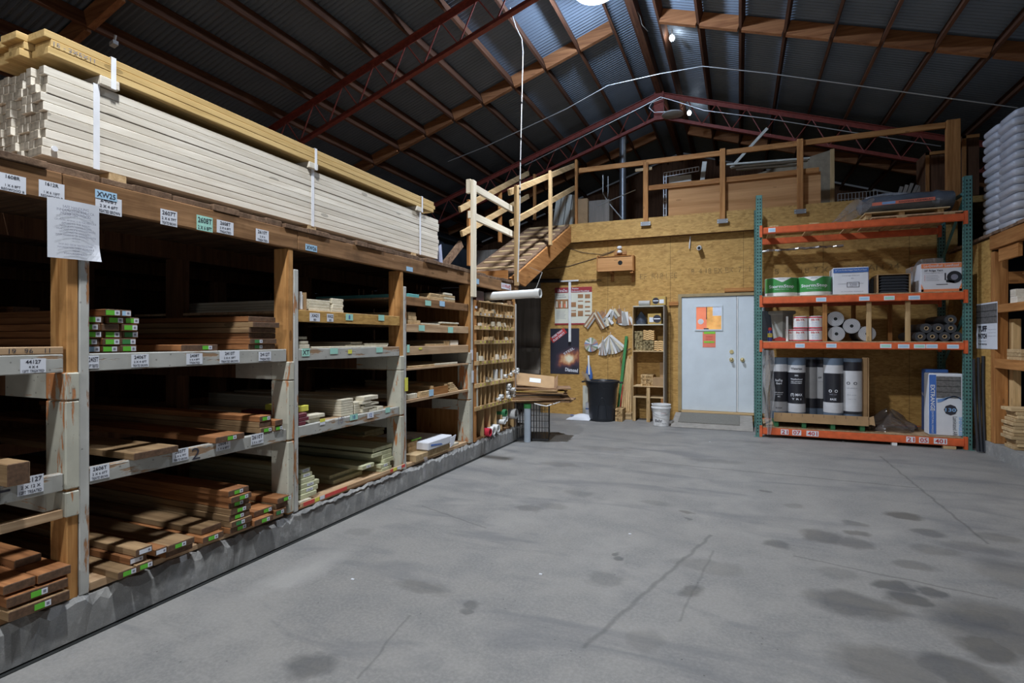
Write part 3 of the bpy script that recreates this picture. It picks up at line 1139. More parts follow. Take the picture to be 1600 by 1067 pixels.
for tx, v, w_ in lines:
    p = sheet(.5, v)
    nt.text(tx, p, R_, U_, M['grey_ink'], h=.0085 if v < .7 else .0125, w=W_ * w_, lift=.003)
o = nt.build('notice_sheet')
tag(o, 'white typed notice sheet hanging over the top of the painted post at left', 'notice')
# ------------------------------------------------------------------ back wall, loft
YW = 10.4
YF = 10.28
WX0 = xy(845, YW)
WX1 = 3.02
DX0, DX1, DX2 = xy(1065, YW), xy(1151, YW), xy(1196, YW)
DZ0, DZ1 = 0.19, 2.27
mb = MB()
TZ = 3.42
edges = [WX0, -2.42, -1.2, DX0 - .06]
mb.box(WX0, DX0 - .06, YW, YW + .1, 0, DZ1 + .05, M['osb'])
mb.box(DX2 + .06, WX1 + .1, YW, YW + .1, 0, DZ1 + .05, M['osb'])
mb.box(WX0, WX1 + .1, YW, YW + .1, DZ1 + .05, TZ, M['osb'])
mb.box(DX0 - .06, DX2 + .06, YW, YW + .1, 0, DZ0 - .03, M['osb'])
# panel joints
for x in (-2.35, -1.18, 0.07, 1.3, 2.5):
    mb.box(x - .002, x + .002, YW - .0015, YW, 2.33 if DX0 < x < DX2 else 0.0, TZ, M['hole'])
structure('wall_back', mb)
mb = MB()
mb.box(WX0 - .1, WX1 + .1, YF, YF + .02, 3.40, 3.76, M['osb'])
mb.box(WX0 - .1, WX1 + .1, YF + .02, YW + .3, 3.66, 3.76, M['osb'])
mb.box(WX0 - .1, XE - .1, YW + .3, YN - .1, 3.66, 3.76, M['osb'])
mb.box(-3.05, WX1 + .1, YF + .02, YW + .1, 3.40, 3.44, M['dark_wood'])
structure('trim_3', mb)
# grey plywood panel beside the OSB, with cleats
mb = MB()
mb.box(-5.2, WX0 - .01, YW + .05, YW + .1, 0, 3.4, M['grey_ply'])
structure('trim_4', mb)
for px_, py_, t_ in ((829, 546, 'upper'), (829, 580, 'lower')):
    c = at(px_, py_, Y=YW)
    mb = MB()
    mb.box(-4.15, WX0 - .02, YW - .05, YW + .048, c.z - .04, c.z + .04, M['grey_ply'])
    tag(mb.build('wall_cleat'), '%s grey board cleat across the dark panel behind the moulding rack' % t_, 'wall board')

# faint stencilled lumber marks on the OSB
def stencil(px0, px1, py, txt, nm, lab):
    a, b = at(px0, py, Y=YW), at(px1, py, Y=YW)
    mb = MB()
    mb.text(txt, ((a.x + b.x) / 2, YW - .002, a.z), (1, 0, 0), (0, 0, 1), M['stencil'], h=.10, w=abs(b.x - a.x))
    return mb
M['stencil'] = plain('stencil_brown', (0.30, 0.18, 0.06), 0.8, var=.5, vscale=20)
mb = stencil(1080, 1172, 424, '8  4 18 EX EX  7 11', '', '')
o = mb.build('stencil_marks'); tag(o, kind='structure'); o.name = 'trim_5'
mb = stencil(1210, 1455, 424, '8  4   18 7 X  E T  SPAN 24   CTE', '', '')
o = mb.build('trim_6'); tag(o, kind='structure')
mb = stencil(1000, 1058, 432, 'EE  R18 I EE', '', '')
o = mb.build('trim_7'); tag(o, kind='structure')

# ---- double door
fr = MB()
for (a, b, c, d) in ((DX0 - .06, DX0, DZ0 - .02, DZ1 + .055), (DX2, DX2 + .06, DZ0 - .02, DZ1 + .055), (DX0, DX2, DZ1, DZ1 + .055)):
    fr.box(a, b, YW - .02, YW + .06, c, d, M['frame_tan'])
dr = structure('door_1', fr)
OFFD = off(dr)
def door_leaf(x0, x1, name):
    return MB().box(x0 + .004, x1 - .004, YW + .0, YW + .045, DZ0 + .01, DZ1 - .006, M['door']).build(name, dr, bevel=.003)
leaf = door_leaf(DX0, DX1, 'door_leaf')
leaf2 = door_leaf(DX1, DX2, 'door_leaf')
MB().box(DX0, DX2, YW - .04, YW + .05, DZ0 - .03, DZ0 + .005, M['tan_x']).build('threshold', dr)
MB().box(DX1 + .001, DX1 + .02, YW - .012, YW - .001, DZ0 + .02, DZ1 - .02, M['white']).build('astragal', dr, label='narrow pale meeting strip between the door leaves')
gx0, gx1 = xy(1088, YW), xy(1127, YW)
gz0, gz1 = at(1108, 514, Y=YW).z, at(1108, 479, Y=YW).z
mb = MB()
e = .025
mb.box(gx0 - e, gx1 + e, YW - .014, YW - .001, gz1, gz1 + e, M['door'])
mb.box(gx0 - e, gx1 + e, YW - .014, YW - .001, gz0 - e, gz0, M['door'])
mb.box(gx0 - e, gx0, YW - .014, YW - .001, gz0, gz1, M['door'])
mb.box(gx1, gx1 + e, YW - .014, YW - .001, gz0, gz1, M['door'])
mb.build('window_frame', dr)
M['lit_glass'] = plain('lit_office_glass_orange', (0.70, 0.36, 0.10), 0.12, emit=((0.9, 0.42, 0.12), 0.35), var=.5, vscale=6)
M['lit_glass_r'] = plain('lit_office_glass_red', (0.75, 0.22, 0.12), 0.12, emit=((0.9, 0.25, 0.14), 0.35), var=.2, vscale=6)
M['lit_glass_b'] = plain('lit_office_glass_blue', (0.45, 0.5, 0.6), 0.12, emit=((0.5, 0.6, 0.75), 0.3), var=.2)
mb = MB()
gw = gx1 - gx0
gh = gz1 - gz0
mb.box(gx0, gx0 + gw * .42, YW - .006, YW - .001, gz0, gz1, M['lit_glass_r'])
mb.box(gx0 + gw * .42, gx0 + gw * .66, YW - .006, YW - .001, gz0, gz1, M['lit_glass'])
mb.box(gx0 + gw * .66, gx1, YW - .006, YW - .001, gz0, gz0 + gh * .6, M['lit_glass'])
mb.box(gx0 + gw * .66, gx1, YW - .006, YW - .001, gz0 + gh * .6, gz1, M['lit_glass_b'])
mb.box(gx0 + gw * .40, gx0 + gw * .43, YW - .008, YW - .006, gz0 + gh * .45, gz1, M['ink'])
mb.box(gx0 + gw * .3, gx0 + gw * .5, YW - .008, YW - .006, gz0, gz0 + gh * .05, M['ink'])
mb.cyl((gx0 + gw * .18, YW - .009, gz0 + gh * .35), (gx0 + gw * .18, YW - .006, gz0 + gh * .35), .05, M['paper'], n=20)
mb.build('window_pane', dr, label='small door window showing a red notice and orange room')
nx0, nx1 = xy(1098, YW), xy(1118, YW)
nz0, nz1 = at(1108, 542, Y=YW).z, at(1108, 518, Y=YW).z
M['salmon'] = plain('salmon_red_paper', (0.80, 0.22, 0.14), 0.8)
M['lime'] = plain('lime_green_paper', (0.25, 0.60, 0.06), 0.8)
mb = MB()
mb.box(nx0, nx1, YW - .004, YW - .001, nz0, nz1, M['salmon'])
h = nz1 - nz0
mb.box(nx0 + .02, nx1 - .005, YW - .006, YW - .004, nz1 - h * .13, nz1 + .004, M['lime'])
mb.box(nx0 + .02, nx1 - .02, YW - .006, YW - .004, nz0 + h * .28, nz0 + h * .4, M['lime'])
for k in range(3):
    mb.box(nx0 + .05, nx1 - .05, YW - .006, YW - .004, nz0 + h * (.5 + .1 * k), nz0 + h * (.52 + .1 * k), M['red_ink'])
mb.build('door_notice', dr, label='red notice with green bands')
for (px_, py_, r, nm) in ((1143, 549, .035, 'deadbolt'), (1143, 561.5, .038, 'door_knob'), (1160, 561.5, .036, 'door_knob')):
    c = at(px_, py_, Y=YW)
    mb = MB()
    mb.cyl((c.x, YW - .012, c.z), (c.x, YW - .001, c.z), r, M['brass'], n=24)
    if nm == 'door_knob':
        mb.cyl((c.x, YW - .035, c.z), (c.x, YW - .012, c.z), .014, M['brass'], n=16)
        mb.lathe([(0.001, 0), (.02, .004), (.028, .02), (.022, .038), (.001, .042)], (c.x, YW - .075, c.z), M['brass'], n=20)
        vs = mb.v[-100:]
        mb.v[-100:] = [(c.x + (v[0] - c.x), YW - .075 + (v[2] - c.z), c.z + (v[1] - (YW - .075))) for v in vs]
    mb.build(nm, dr, smooth=True)

M['ramp_grey'] = plain('dusty_grey_ramp_board', (0.27, 0.255, 0.235), 0.85, var=.15, vscale=12)
# ramp platform in front of the door with a rubber mat
mb = MB()
ra = [at(1047, 667, Z=0), at(1178, 673, Z=0)]
yf_ = 9.55
rx0, rx1 = xy(1048, yf_), xy(1177, yf_)
pr = [(rx0, yf_, .005), (rx0, YW - .05, .005), (rx0, YW - .05, .155), (rx0, yf_ + .03, .03)]
mb.prism(pr, (rx1 - rx0, 0, 0), M['ramp_grey'])
ramp_o = mb.build('door_ramp')
tag(ramp_o, 'low grey plywood ramp leading up to the pale door', 'ramp')
mb = MB()
slp = (0.155 - .03) / (YW - .05 - yf_ - .03)
def rz(y): return .03 + (y - yf_ - .03) * slp + .001
mx0, mx1, my0, my1 = DX0 + .0, DX1 + .05, 9.75, YW - .08
mb.prism([(mx0, my0, rz(my0)), (mx0, my1, rz(my1)), (mx0, my1, rz(my1) + .012), (mx0, my0, rz(my0) + .012)], (mx1 - mx0, 0, 0), M['mat_grey'])
tag(mb.build('rubber_mat'), 'grey rubber mat lying on the plywood ramp before the door', 'mat')

# ---- loft railing
rl = thing('loft_railing', 'orange-brown timber railing along the edge of the loft', 'railing', (0, YF, 3.76))
posts = [(1009, 253, 350, .045), (1129, 232, 346, .045), (1250, 217, 331, .048)]
for (px_, y0_, y1_, hw) in posts:
    c = at(px_, y1_, Y=YF - .02); t_ = at(px_, y0_, Y=YF - .02)
    MB().box(c.x - hw, c.x + hw, YF - .045, YF - .005, c.z, t_.z, M['orange_z']).build('post', rl, bevel=.004)
    mb = MB()
    mb.box(c.x - .09, c.x + .09, YF - .052, YF - .046, c.z - .03, c.z + .045, M['grey_metal'])
    for sx in (-.075, .075):
        for sz in (-.012, .028):
            mb.cyl((c.x + sx, YF - .056, c.z + sz), (c.x + sx, YF - .052, c.z + sz), .008, M['white'], n=8)
    mb.build('mounting_plate', rl, label='dark steel plate bolted over the post foot')
c = at(1489, 187, Y=YF)
MB().box(c.x - .085, c.x + .085, YF - .04, YF + .06, 3.3, c.z, M['orange_z']).build('corner_post', rl, bevel=.004)
tz = 4.80
xs_ = [xy(904, YF), xy(1009, YF), xy(1129, YF), xy(1250, YF), xy(1478, YF)]
for a, b in zip(xs_[:-1], xs_[1:]):
    MB().box(a + .002, b - .002, YF - .002, YF + .036, tz - .045, tz + .045, M['orange_x']).build('top_rail', rl, bevel=.003)
MB().box(xy(1013, YF), xy(1280, YF), YF + .0, YF + .038, 4.27, 4.36, M['orange_x']).build('mid_rail', rl, bevel=.003)
MB().box(xy(992, YF), xy(1018, YF), YF + .04, YF + .07, tz - .14, tz - .09, M['tan_x']).build('rail_splice', rl)
mb = MB()
mb.box(xy(1044, YF), xy(1283, YF), YF + .042, YF + .06, 3.765, 4.30, M['ply'])
mb.build('plywood_infill', rl, label='orange plywood panel behind the railing posts')

# ---- access ramp from the rack deck up to the loft
XR, XL = -3.05, -3.90
ax = thing('access_ramp', 'sloping plank ramp climbing from the lumber rack deck to the loft', 'ramp', (-3.5, 8.6, 2.4))
YA, YB, ZA, ZB = 7.55, 10.28, 2.50, 3.74
def ry(y): return ZA + (ZB - ZA) * (y - YA) / (YB - YA)
for x in (XR, XL):
    mb = MB()
    mb.prism([(x, YA - .35, ZA - .12), (x, YA, ZA + .01), (x, YB - .01, ZB - .02), (x, YB - .01, ZB - .34), (x, YA + .25, ZA - .19)], (-.04, 0, 0), M['orange_y'])
    mb.build('stringer', ax, bevel=.004)
mb = MB()
n = 18
for i in range(n):
    y0 = YA + (YB - YA - .03) * i / n
    y1 = YA + (YB - YA - .03) * (i + 1) / n - .018
    mb.prism([(XL - .05, y0, ry(y0)), (XL - .05, y1, ry(y1)), (XL - .05, y1, ry(y1) + .03), (XL - .05, y0, ry(y0) + .03)], (XR - XL + .02, 0, 0), M['grey_plank'] if False else M['plank'])
    if i % 2:
        mb.prism([(XL + .03, y0, ry(y0) + .03), (XL + .03, y0 + .045, ry(y0 + .045) + .03), (XL + .03, y0 + .045, ry(y0 + .045) + .05), (XL + .03, y0, ry(y0) + .05)], (XR - XL - .12, 0, 0), M['tan_x'])
mb.build('tread_boards', ax, label='grey tread boards with wooden cleats')
MB().box(XL - .02, XR - .02, YA - .42, YA - .38, 2.36, 2.49, M['orange_x']).build('bottom_riser', ax)
# railings on both sides
RR = XR + .025
P1, P2, P3 = yx(805, RR), yx(858, RR), yx(900, RR)
for i, (y, z0, z1, w_) in enumerate(((P1, 2.20, None, .045), (P2, None, None, .045), (P3 - .05, None, None, .04))):
    px_ = (805, 858, 900)[i]
    zt = at(px_, (290, 267, 251)[i], X=RR).z
    zb = at(px_, (446, 383, 352)[i], X=RR).z
    MB().box(RR - .0, RR + .045, y - w_, y + w_, zb, zt, M['orange_z'] if i == 2 else M['tan_z']).build('railing_post', ax, bevel=.004)
za1, za2 = at(806, 300, X=RR).z, at(899, 258, X=RR).z
MB().beam((RR - .022, P1 - .18, za1 - .05), (RR - .022, P3 - .05, za2), .04, .09, M['tan_y']).build('handrail', ax, bevel=.003)
zb1, zb2 = at(806, 347, X=RR).z, at(899, 293, X=RR).z
MB().beam((RR - .022, P1 - .12, zb1 - .04), (RR - .022, P3 - .05, zb2), .04, .09, M['tan_y']).build('mid_rail', ax, bevel=.003)
RL = XL - .05
for (px_, y0_, y1_) in ((735, 312, 415), (783, 298, 378), (837, 272, 343)):
    y = yx(px_, RL)
    MB().box(RL - .045, RL, y - .045, y + .045, max(at(px_, y1_, X=RL).z, 2.36), at(px_, y0_, X=RL).z, M['orange_z']).build('railing_post', ax, bevel=.004)
a = at(718, 327, X=RL + .02); b = at(895, 240, X=RL + .02)
MB().beam(a, (a.x, 10.2, a.z + (10.2 - a.y) * (at(835, 265, X=RL + .02).z - a.z) / (at(835, 265, X=RL + .02).y - a.y)), .04, .09, M['tan_y']).build('handrail', ax, bevel=.003)
a = at(721, 365, X=RL + .02); q = at(838, 299, X=RL + .02)
MB().beam(a, (a.x, 10.2, a.z + (10.2 - a.y) * (q.z - a.z) / (q.y - a.y)), .04, .09, M['tan_y']).build('mid_rail', ax, bevel=.003)
# diagonal brace leaning on the left railing
a = at(693, 403, X=-4.3); b = at(724, 368, X=-4.1)
a.z = 2.37
MB().beam((-4.05, 6.75, 2.37), (-3.99, 7.45, 2.98), .05, .11, M['plank']).build('brace', ax)

# ---- white barrier at the bottom of the ramp, screwed to the rack
M['pale_z'] = wood('pale_new_wood_z', (0.66, 0.58, 0.44), (0.84, 0.77, 0.62), 2, 0.1)
M['pale_y'] = wood('pale_new_wood_y', (0.66, 0.58, 0.44), (0.84, 0.77, 0.62), 1, 0.1)
XG = XF + .012
g = thing('ramp_gate', 'new pale two-rail wooden barrier in front of the loft ramp', 'barrier', (XG, 6.07, 2.05))
y0 = yx(741, XG + .03)
MB().box(XG, XG + .04, y0 - .045, y0 + .045, at(741, 464, X=XG).z, at(741, 284, X=XG).z, M['pale_z']).build('post', g, bevel=.003)
for (pa, pb) in ((295, 327), (340, 365)):
    za, zb = at(745, pa, X=XG - .02).z, at(800, pb, X=XG - .02).z
    z = (za + zb) / 2
    MB().box(XG - .040, XG - .002, y0 - .04, P1 + .04, z - .045, z + .045, M['pale_y']).build('rail', g, bevel=.003)
MB().box(XG - .06, XG - .002, y0 - .045, y0 - .0, 3.30, 3.47, M['pale_z']).build('post_block', g)

# clutter up in the loft (dim)
M['dim_tan'] = plain('dull_tan_board', (0.30, 0.24, 0.16), 0.8, var=.2)  # duller tan than the other tan boards
M['dim_white'] = plain('dull_white_trim', (0.52, 0.51, 0.44), 0.6)  # duller than the plain white paint
def simple(name, label, cat, mb, **k):
    g_ = k.pop('group', None)
    return tag(mb.build(name, **k), label, cat, g_)
def atp(px, py, Y): return at(px, py, Y=Y)
c0, c1 = atp(1178, 262, 11.6), atp(1302, 232, 11.6)
mb = MB()
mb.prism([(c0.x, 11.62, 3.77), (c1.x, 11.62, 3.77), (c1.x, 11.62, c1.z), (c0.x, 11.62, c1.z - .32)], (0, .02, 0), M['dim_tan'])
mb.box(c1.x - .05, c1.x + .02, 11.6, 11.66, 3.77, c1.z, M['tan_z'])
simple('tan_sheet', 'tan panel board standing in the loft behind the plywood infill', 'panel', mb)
for i, (pa, pb, th) in enumerate((((1142, 262), (1262, 250), .035), ((1135, 257), (1265, 247), .03), ((1150, 265), (1250, 257), .03))):
    a, b = atp(pa[0], pa[1], 10.7), atp(pb[0], pb[1], 10.75)
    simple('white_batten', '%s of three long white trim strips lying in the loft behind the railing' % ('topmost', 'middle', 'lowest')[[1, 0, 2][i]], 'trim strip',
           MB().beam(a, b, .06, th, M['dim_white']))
a, b = atp(1142, 262, 10.9), atp(1199, 200, 10.9)
simple('white_channel', 'white metal channel leaning diagonally above the loft railing', 'trim strip', MB().beam(a, b, .05, .03, M['dim_white'], up=(0, 1, 0)))
a, b = atp(1090, 280, 10.75), atp(1101, 252, 10.75)
a.z = 3.765
simple('white_channel', 'short white strip standing beside the wire rack in the loft', 'trim strip', MB().beam(a, b, .08, .02, M['dim_white'], up=(0, 1, 0)))
# wire shelf frame
t = thing('wire_shelf_frame', 'white wire shelving frame standing in the loft', 'wire rack', (at(1036, Y=10.6).x, 10.6, 3.77))
mb = MB()
pa, pb = atp(1037, 272, 10.6), atp(1092, 266, 10.6)
for z in (pa.z + .03, pa.z - .05):
    mb.tube([(pa.x, 10.6, z), (pb.x, 10.6, z + .04)], .007, M['white'], 6)
for k in range(12):
    x = pa.x + (pb.x - pa.x) * k / 11
    mb.tube([(x, 10.6, pa.z + .03 + .04 * k / 11), (x, 10.6, pa.z - .05 + .04 * k / 11)], .005, M['white'], 5)
mb.build('wire_shelf', t)
mb = MB()
for dx in (0, .045):
    mb.tube([(pa.x + dx, 10.6, pa.z), (pa.x + dx, 10.6, 3.765)], .009, M['white'], 6)
for k in range(6):
    mb.tube([(pa.x, 10.6, 3.85 + k * .13), (pa.x + .045, 10.6, 3.85 + k * .13)], .005, M['white'], 5)
mb.build('ladder_leg', t)
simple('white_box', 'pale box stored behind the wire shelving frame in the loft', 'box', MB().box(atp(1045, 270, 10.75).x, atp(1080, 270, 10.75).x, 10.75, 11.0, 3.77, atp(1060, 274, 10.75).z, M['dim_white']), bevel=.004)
a, b = atp(901, 338, 10.9), atp(918, 318, 10.9)
simple('tan_box', 'small tan cardboard box at the left end of the loft', 'box', MB().box(a.x, b.x, 10.9, 11.2, 3.77, b.z + .12, M['cardboard']), bevel=.004)
a, b = atp(920, 338, 10.95), atp(952, 318, 10.95)
simple('dark_carton', 'dusty grey carton beside the tan box in the loft', 'box', MB().box(a.x, b.x, 10.95, 11.3, 3.77, b.z + .1, M['grey_ply']), bevel=.004)
# conduit stubs and stovepipe in the loft
mb = MB()
mb.tube([atp(942, 273, 11), atp(942, 302, 11), atp(952, 318, 11), atp(975, 345, 11)], .013, M['conduit'])
simple('bent_conduit', 'bent metal conduit hanging in the dark of the loft, left one', 'conduit', mb, smooth=True)
mb = MB()
mb.tube([atp(950, 275, 11.1), atp(950, 300, 11.1), atp(948, 318, 11.1), atp(948, 348, 11.1)], .012, M['conduit'])
simple('bent_conduit', 'straight metal conduit just right of the bent one in the loft', 'conduit', mb, smooth=True)
a, b = atp(932, 322, 10.95), atp(993, 296, 10.95)
simple('steel_rod', 'thin slanting steel rod crossing the loft opening', 'rod', MB().tube([a, b], .01, M['conduit']), smooth=True)
a = atp(973, 285, 13)
simple('steel_post', 'grey round steel column standing in the dark loft', 'column', MB().cyl((a.x, 13, 3.77), (a.x, 13, roof_z(a.x) - .3), .08, M['grey_metal']), smooth=True)
# window sashes leaning at the top of the ramp
for i in range(4):
    px_ = 866 + i * 8
    a, b = atp(px_, 335, 11.0), atp(px_ + 8, 303, 11.0)
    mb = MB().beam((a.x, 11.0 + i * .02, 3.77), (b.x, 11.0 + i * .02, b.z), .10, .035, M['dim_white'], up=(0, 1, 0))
    simple('pale_board', '%s of four pale boards leaning at the head of the ramp' % ('leftmost', 'second', 'third', 'rightmost')[i], 'board', mb)
# tall dark cabinets at the loft's right
for i, (p0, p1, pt, yy) in enumerate(((1446, 1478, 238, 11.0), (1503, 1530, 212, 10.7))):
    a, b = atp(p0, pt, yy), atp(p1, pt, yy)
    mb = MB()
    mb.box(a.x, b.x, yy, yy + .5, 3.77, a.z, M['dark_wood'])
    mb.box(a.x - .0, a.x + .05, yy - .02, yy - .001, 3.77, a.z, M['orange_z'])
    mb.box(a.x, b.x, yy - .02, yy, a.z - .05, a.z, M['orange_x'])
    simple('wooden_crate', ('dark framed wooden crate in the loft left of the corner post', 'dark framed wooden crate in the loft right of the corner post')[i], 'crate', mb)
for i in range(7):
    a = atp(1398 + i * 6, 292, 11.3)
    mb = MB().beam((a.x, 11.3, 3.77), (a.x + .10 + .02 * i, 11.3, 4.15 + .02 * (i % 3)), .05, .02, M['grey_ply'], up=(0, 1, 0))
    simple('grey_lath', 'thin grey lath leaning in the dark above the wrapped roll', 'lath', mb, group='laths leaning in the loft')

# ------------------------------------------------------------------ lamps hanging from the roof
M['glow'] = plain('lamp_glow', (1, 1, 1), 0.4, emit=((0.85, 0.93, 1.0), 45))
M['lamp_off'] = plain('white_lamp_glass', (0.6, 0.6, 0.58), 0.35)
def highbay(x, y, z, label, on=True):
    t = thing('high_bay_lamp', label, 'lamp', (x, y, z))
    mb = MB()
    mb.lathe([(.05, .32), (.09, .26), (.10, .10), (.12, .06)], (x, y, z), M['grey_metal'], 20)
    mb.build('housing', t, smooth=True)
    mb = MB()
    mb.lathe([(.10, .10), (.19, .05), (.27, -.06)], (x, y, z), M['white'], 28)
    mb.build('reflector', t, smooth=True, solid=.003)
    mb = MB()
    mb.lathe([(.001, .07), (.05, .06), (.065, .02), (.05, -.03), (.001, -.05)], (x, y, z + .04), M['glow'] if on else M['lamp_off'], 16)
    mb.build('bulb', t, smooth=True)
    mb = MB()
    mb.tube([(x, y, z + .32), (x, y, roof_z(x) - .05)], .008, M['conduit'], 6)
    mb.build('hanger', t)
    return t
highbay(-1.86, 7.4, 6.38, 'lit high bay lamp glaring at the top edge of the picture')
highbay(-1.8, 1.2, 6.12, 'high bay lamp hanging over the open floor nearer the camera')
highbay(-1.8, -4.2, 6.12, 'rear high bay lamp hanging by the open doorway')
# unlit disc lamp on truss two
c = at(1051, 178, Y=11.6)
t = thing('disc_lamp', 'unlit round white disc lamp under the far truss peak', 'lamp', c)
mb = MB()
mb.lathe([(.001, .05), (.12, .045), (.21, .01), (.22, -.015), (.15, -.03), (.001, -.035)], c, M['lamp_off'], 28)
mb.build('lamp_disc', t, smooth=True)
mb = MB()
p0 = at(1036, 153, Y=11.6)
mb.tube([at(1050, 172, Y=11.6), at(1040, 174, Y=11.6), at(1022, 175, Y=11.6), at(1014, 168, Y=11.6), at(1018, 160, Y=11.6), p0], .008, M['conduit'], 6)
mb.build('flex_cord', t, smooth=True)
# small glowing bulbs / skylight holes
for (px_, py_, Y_, l) in ((1050, 59, 9.6, 'small lit bulb fixed under the right roof slope'), (1077, 176, 12.6, 'small lit bulb beyond the far truss, right of the disc lamp')):
    c = at(px_, py_, Y=Y_)
    mb = MB()
    mb.lathe([(.001, .05), (.03, .04), (.045, 0), (.03, -.04), (.001, -.05)], c, M['glow'], 16)
    mb.cyl(c + Vector((0, 0, .04)), (c.x, c.y, roof_z(c.x) - .03), .012, M['conduit'], n=8)
    simple('small_bulb', l, 'lamp', mb, smooth=True)
# security cameras / sensors
c = at(178, 68, Y=3.82)
mb = MB()
mb.obox(c, (1, 0, .3), (0, 0, 1), .07, .04, .06, M['lamp_off'])
mb.cyl(c, (c.x + .03, c.y, c.z + .09), .012, M['lamp_off'])
simple('roof_sensor', 'small white sensor fixed to a rafter above the lumber stack', 'sensor', mb)
# conduits across the roof
def cond(pts, label, r=.011, name='roof_conduit'):
    simple(name, label, 'conduit', MB().tube(pts, r, M['conduit'], 6), smooth=True)
cond([at(700, 252, Y=9.7), at(760, 228, Y=9.7), at(884, 170, Y=9.7), at(950, 133, Y=9.7), at(1030, 115, Y=9.7), at(1098, 103, Y=9.7), at(1200, 114, Y=9.7), at(1345, 134, Y=9.7), at(1590, 168, Y=9.7)],
     'thin pale conduit line crossing the whole roof', .009)
cond([at(820, 258, Y=11.7), at(900, 218, Y=11.7), at(1000, 168, Y=11.7), at(1032, 151, Y=11.7), at(1050, 156, Y=11.7), at(1100, 172, Y=11.7), at(1200, 185, Y=11.7), at(1330, 206, Y=11.7), at(1470, 228, Y=11.7)],
     'pale conduit running along the far red truss', .010)
cond([at(985, 0, Y=8.6), at(1000, 25, Y=8.9), at(1003, 38, Y=9.1), at(1012, 48, Y=9.4)], 'white cable drooping beside the ridge beam', .008)
# cable dropping from roof to pipe sling
t = thing('hanging_cable', 'long white cable dropping from the roof in front of the ramp', 'cable', (at(811, 440, X=-2.93)))
YC = 7.2
mb = MB()
mb.tube([at(797, 12, Y=YC), at(806, 42, Y=YC), at(815, 60, Y=YC), at(817, 80, Y=YC), at(815, 160, Y=YC), at(813, 250, Y=YC), at(812, 330, Y=YC), at(809, 440, Y=YC)], .009, M['white'], 6)
mb.build('cable', t, smooth=True)
for py_ in (160, 216, 251, 281, 294, 303):
    p = at(815 - (py_ - 160) * .02, py_, Y=YC)
    MB().cyl(p - Vector((0, 0, .01)), p + Vector((0, 0, .01)), .014, M['black_metal'], n=8).build('cable_tie', t)

# ------------------------------------------------------------------ orange pallet rack
XA, XB, YR, YK = 0.235, 2.893, 9.10, 10.2
pr_ = thing('pallet_rack', 'pallet rack with orange beams and green perforated uprights beside the door', 'rack', ((XA + XB) / 2, 9.6, 0))
def upright(x0, y):
    mb = MB()
    mb.box(x0, x0 + .09, y, y + .004, 0.005, 3.70, M['rack_green'])
    mb.box(x0, x0 + .004, y, y + .075, 0.005, 3.70, M['rack_green'])
    mb.box(x0 + .086, x0 + .09, y, y + .075, 0.005, 3.70, M['rack_green'])
    z = .08
    while z < 3.67:
        for xx in (x0 + .027, x0 + .063):
            mb.obox((xx, y - .001, z), (1, 0, 0), (0, 0, 1), .014, .022, .003, M['hole'])
        if y > 9.5 or x0 > 1:
            mb.obox((x0 - .001, y + .035, z), (0, -1, 0), (0, 0, 1), .014, .022, .003, M['hole'])
        z += .0508
    mb.box(x0 - .02, x0 + .11, y - .02, y + .1, 0.0, .006, M['rack_green'])
    mb.build('upright', pr_)
for x0 in (XA, XB - .09):
    upright(x0, YR); upright(x0, YK - .075)
    zz = [.3, 1.1, 1.9, 2.7, 3.5]
    for i in range(4):
        mb = MB()
        a = (x0 + .045, YR + .07, zz[i]); b = (x0 + .045, YK - .08, zz[i + 1])
        if i % 2: a, b = (x0 + .045, YK - .08, zz[i]), (x0 + .045, YR + .07, zz[i + 1])
        mb.beam(a, b, .03, .03, M['rack_green'], up=(1, 0, 0))
        mb.build('diagonal_brace', pr_)
    for z in (.3, 3.5):
        MB().box(x0 + .03, x0 + .06, YR + .076, YK - .076, z - .02, z + .02, M['rack_green']).build('frame_strut', pr_)
LV = [(.045, .15), (1.352, 1.45), (2.035, 2.135), (3.10, 3.20)]
for (z0, z1) in LV:
    for y in (YR - .012, YK - .09):
        mb = MB()
        mb.box(XA + .092, XB - .092, y + .012, y + .055, z0, z1, M['rack_orange'])
        mb.box(XA + .092, XB - .092, y + .008, y + .012, z0 + .01, z1 - .012, M['rack_orange'])
        for (a, b) in ((XA + .052, XA + .092), (XB - .092, XB - .052)):
            mb.box(a, b, y - .004 if y < 9.5 else y, y + .006, z0 - .05, z1 + .03, M['rack_orange'])
            mb.box(a if a > 1 else b - .004, a + .004 if a > 1 else b, y - .004, y + .05, z0 - .05, z1 + .03, M['rack_orange'])
        mb.build('load_beam', pr_, bevel=.002)
# wood decking / slats on the beams
for (z, slats, full) in ((2.135, 5, True), (1.45, 5, True), (3.20, 5, False)):
    xsl = [XA + .25 + k * (XB - XA - .5) / (slats - 1) for k in range(slats)]
    for x in xsl:
        MB().box(x - .06, x + .06, YR + .046 if full else YR - .0, YK - .03, z - (.03 if full else -.001), z + (-.001 if full else .02), M['tan_y']).build('deck_slat', pr_)
    if full:
        MB().box(XA + .1, XB - .1, YR - .0, YK - .02, z + .0005, z + .015, M['rail_wood']).build('deck_board', pr_)
# plywood deck on top
MB().box(1.75, XB - .1, YR + .01, YK - .05, 3.222, 3.24, M['rail_wood']).build('deck_board', pr_)
MB().box(XA + .1, XB - .1, YR - .0, YR + .9, .151, .161, M['rail_wood']).build('deck_board', pr_)
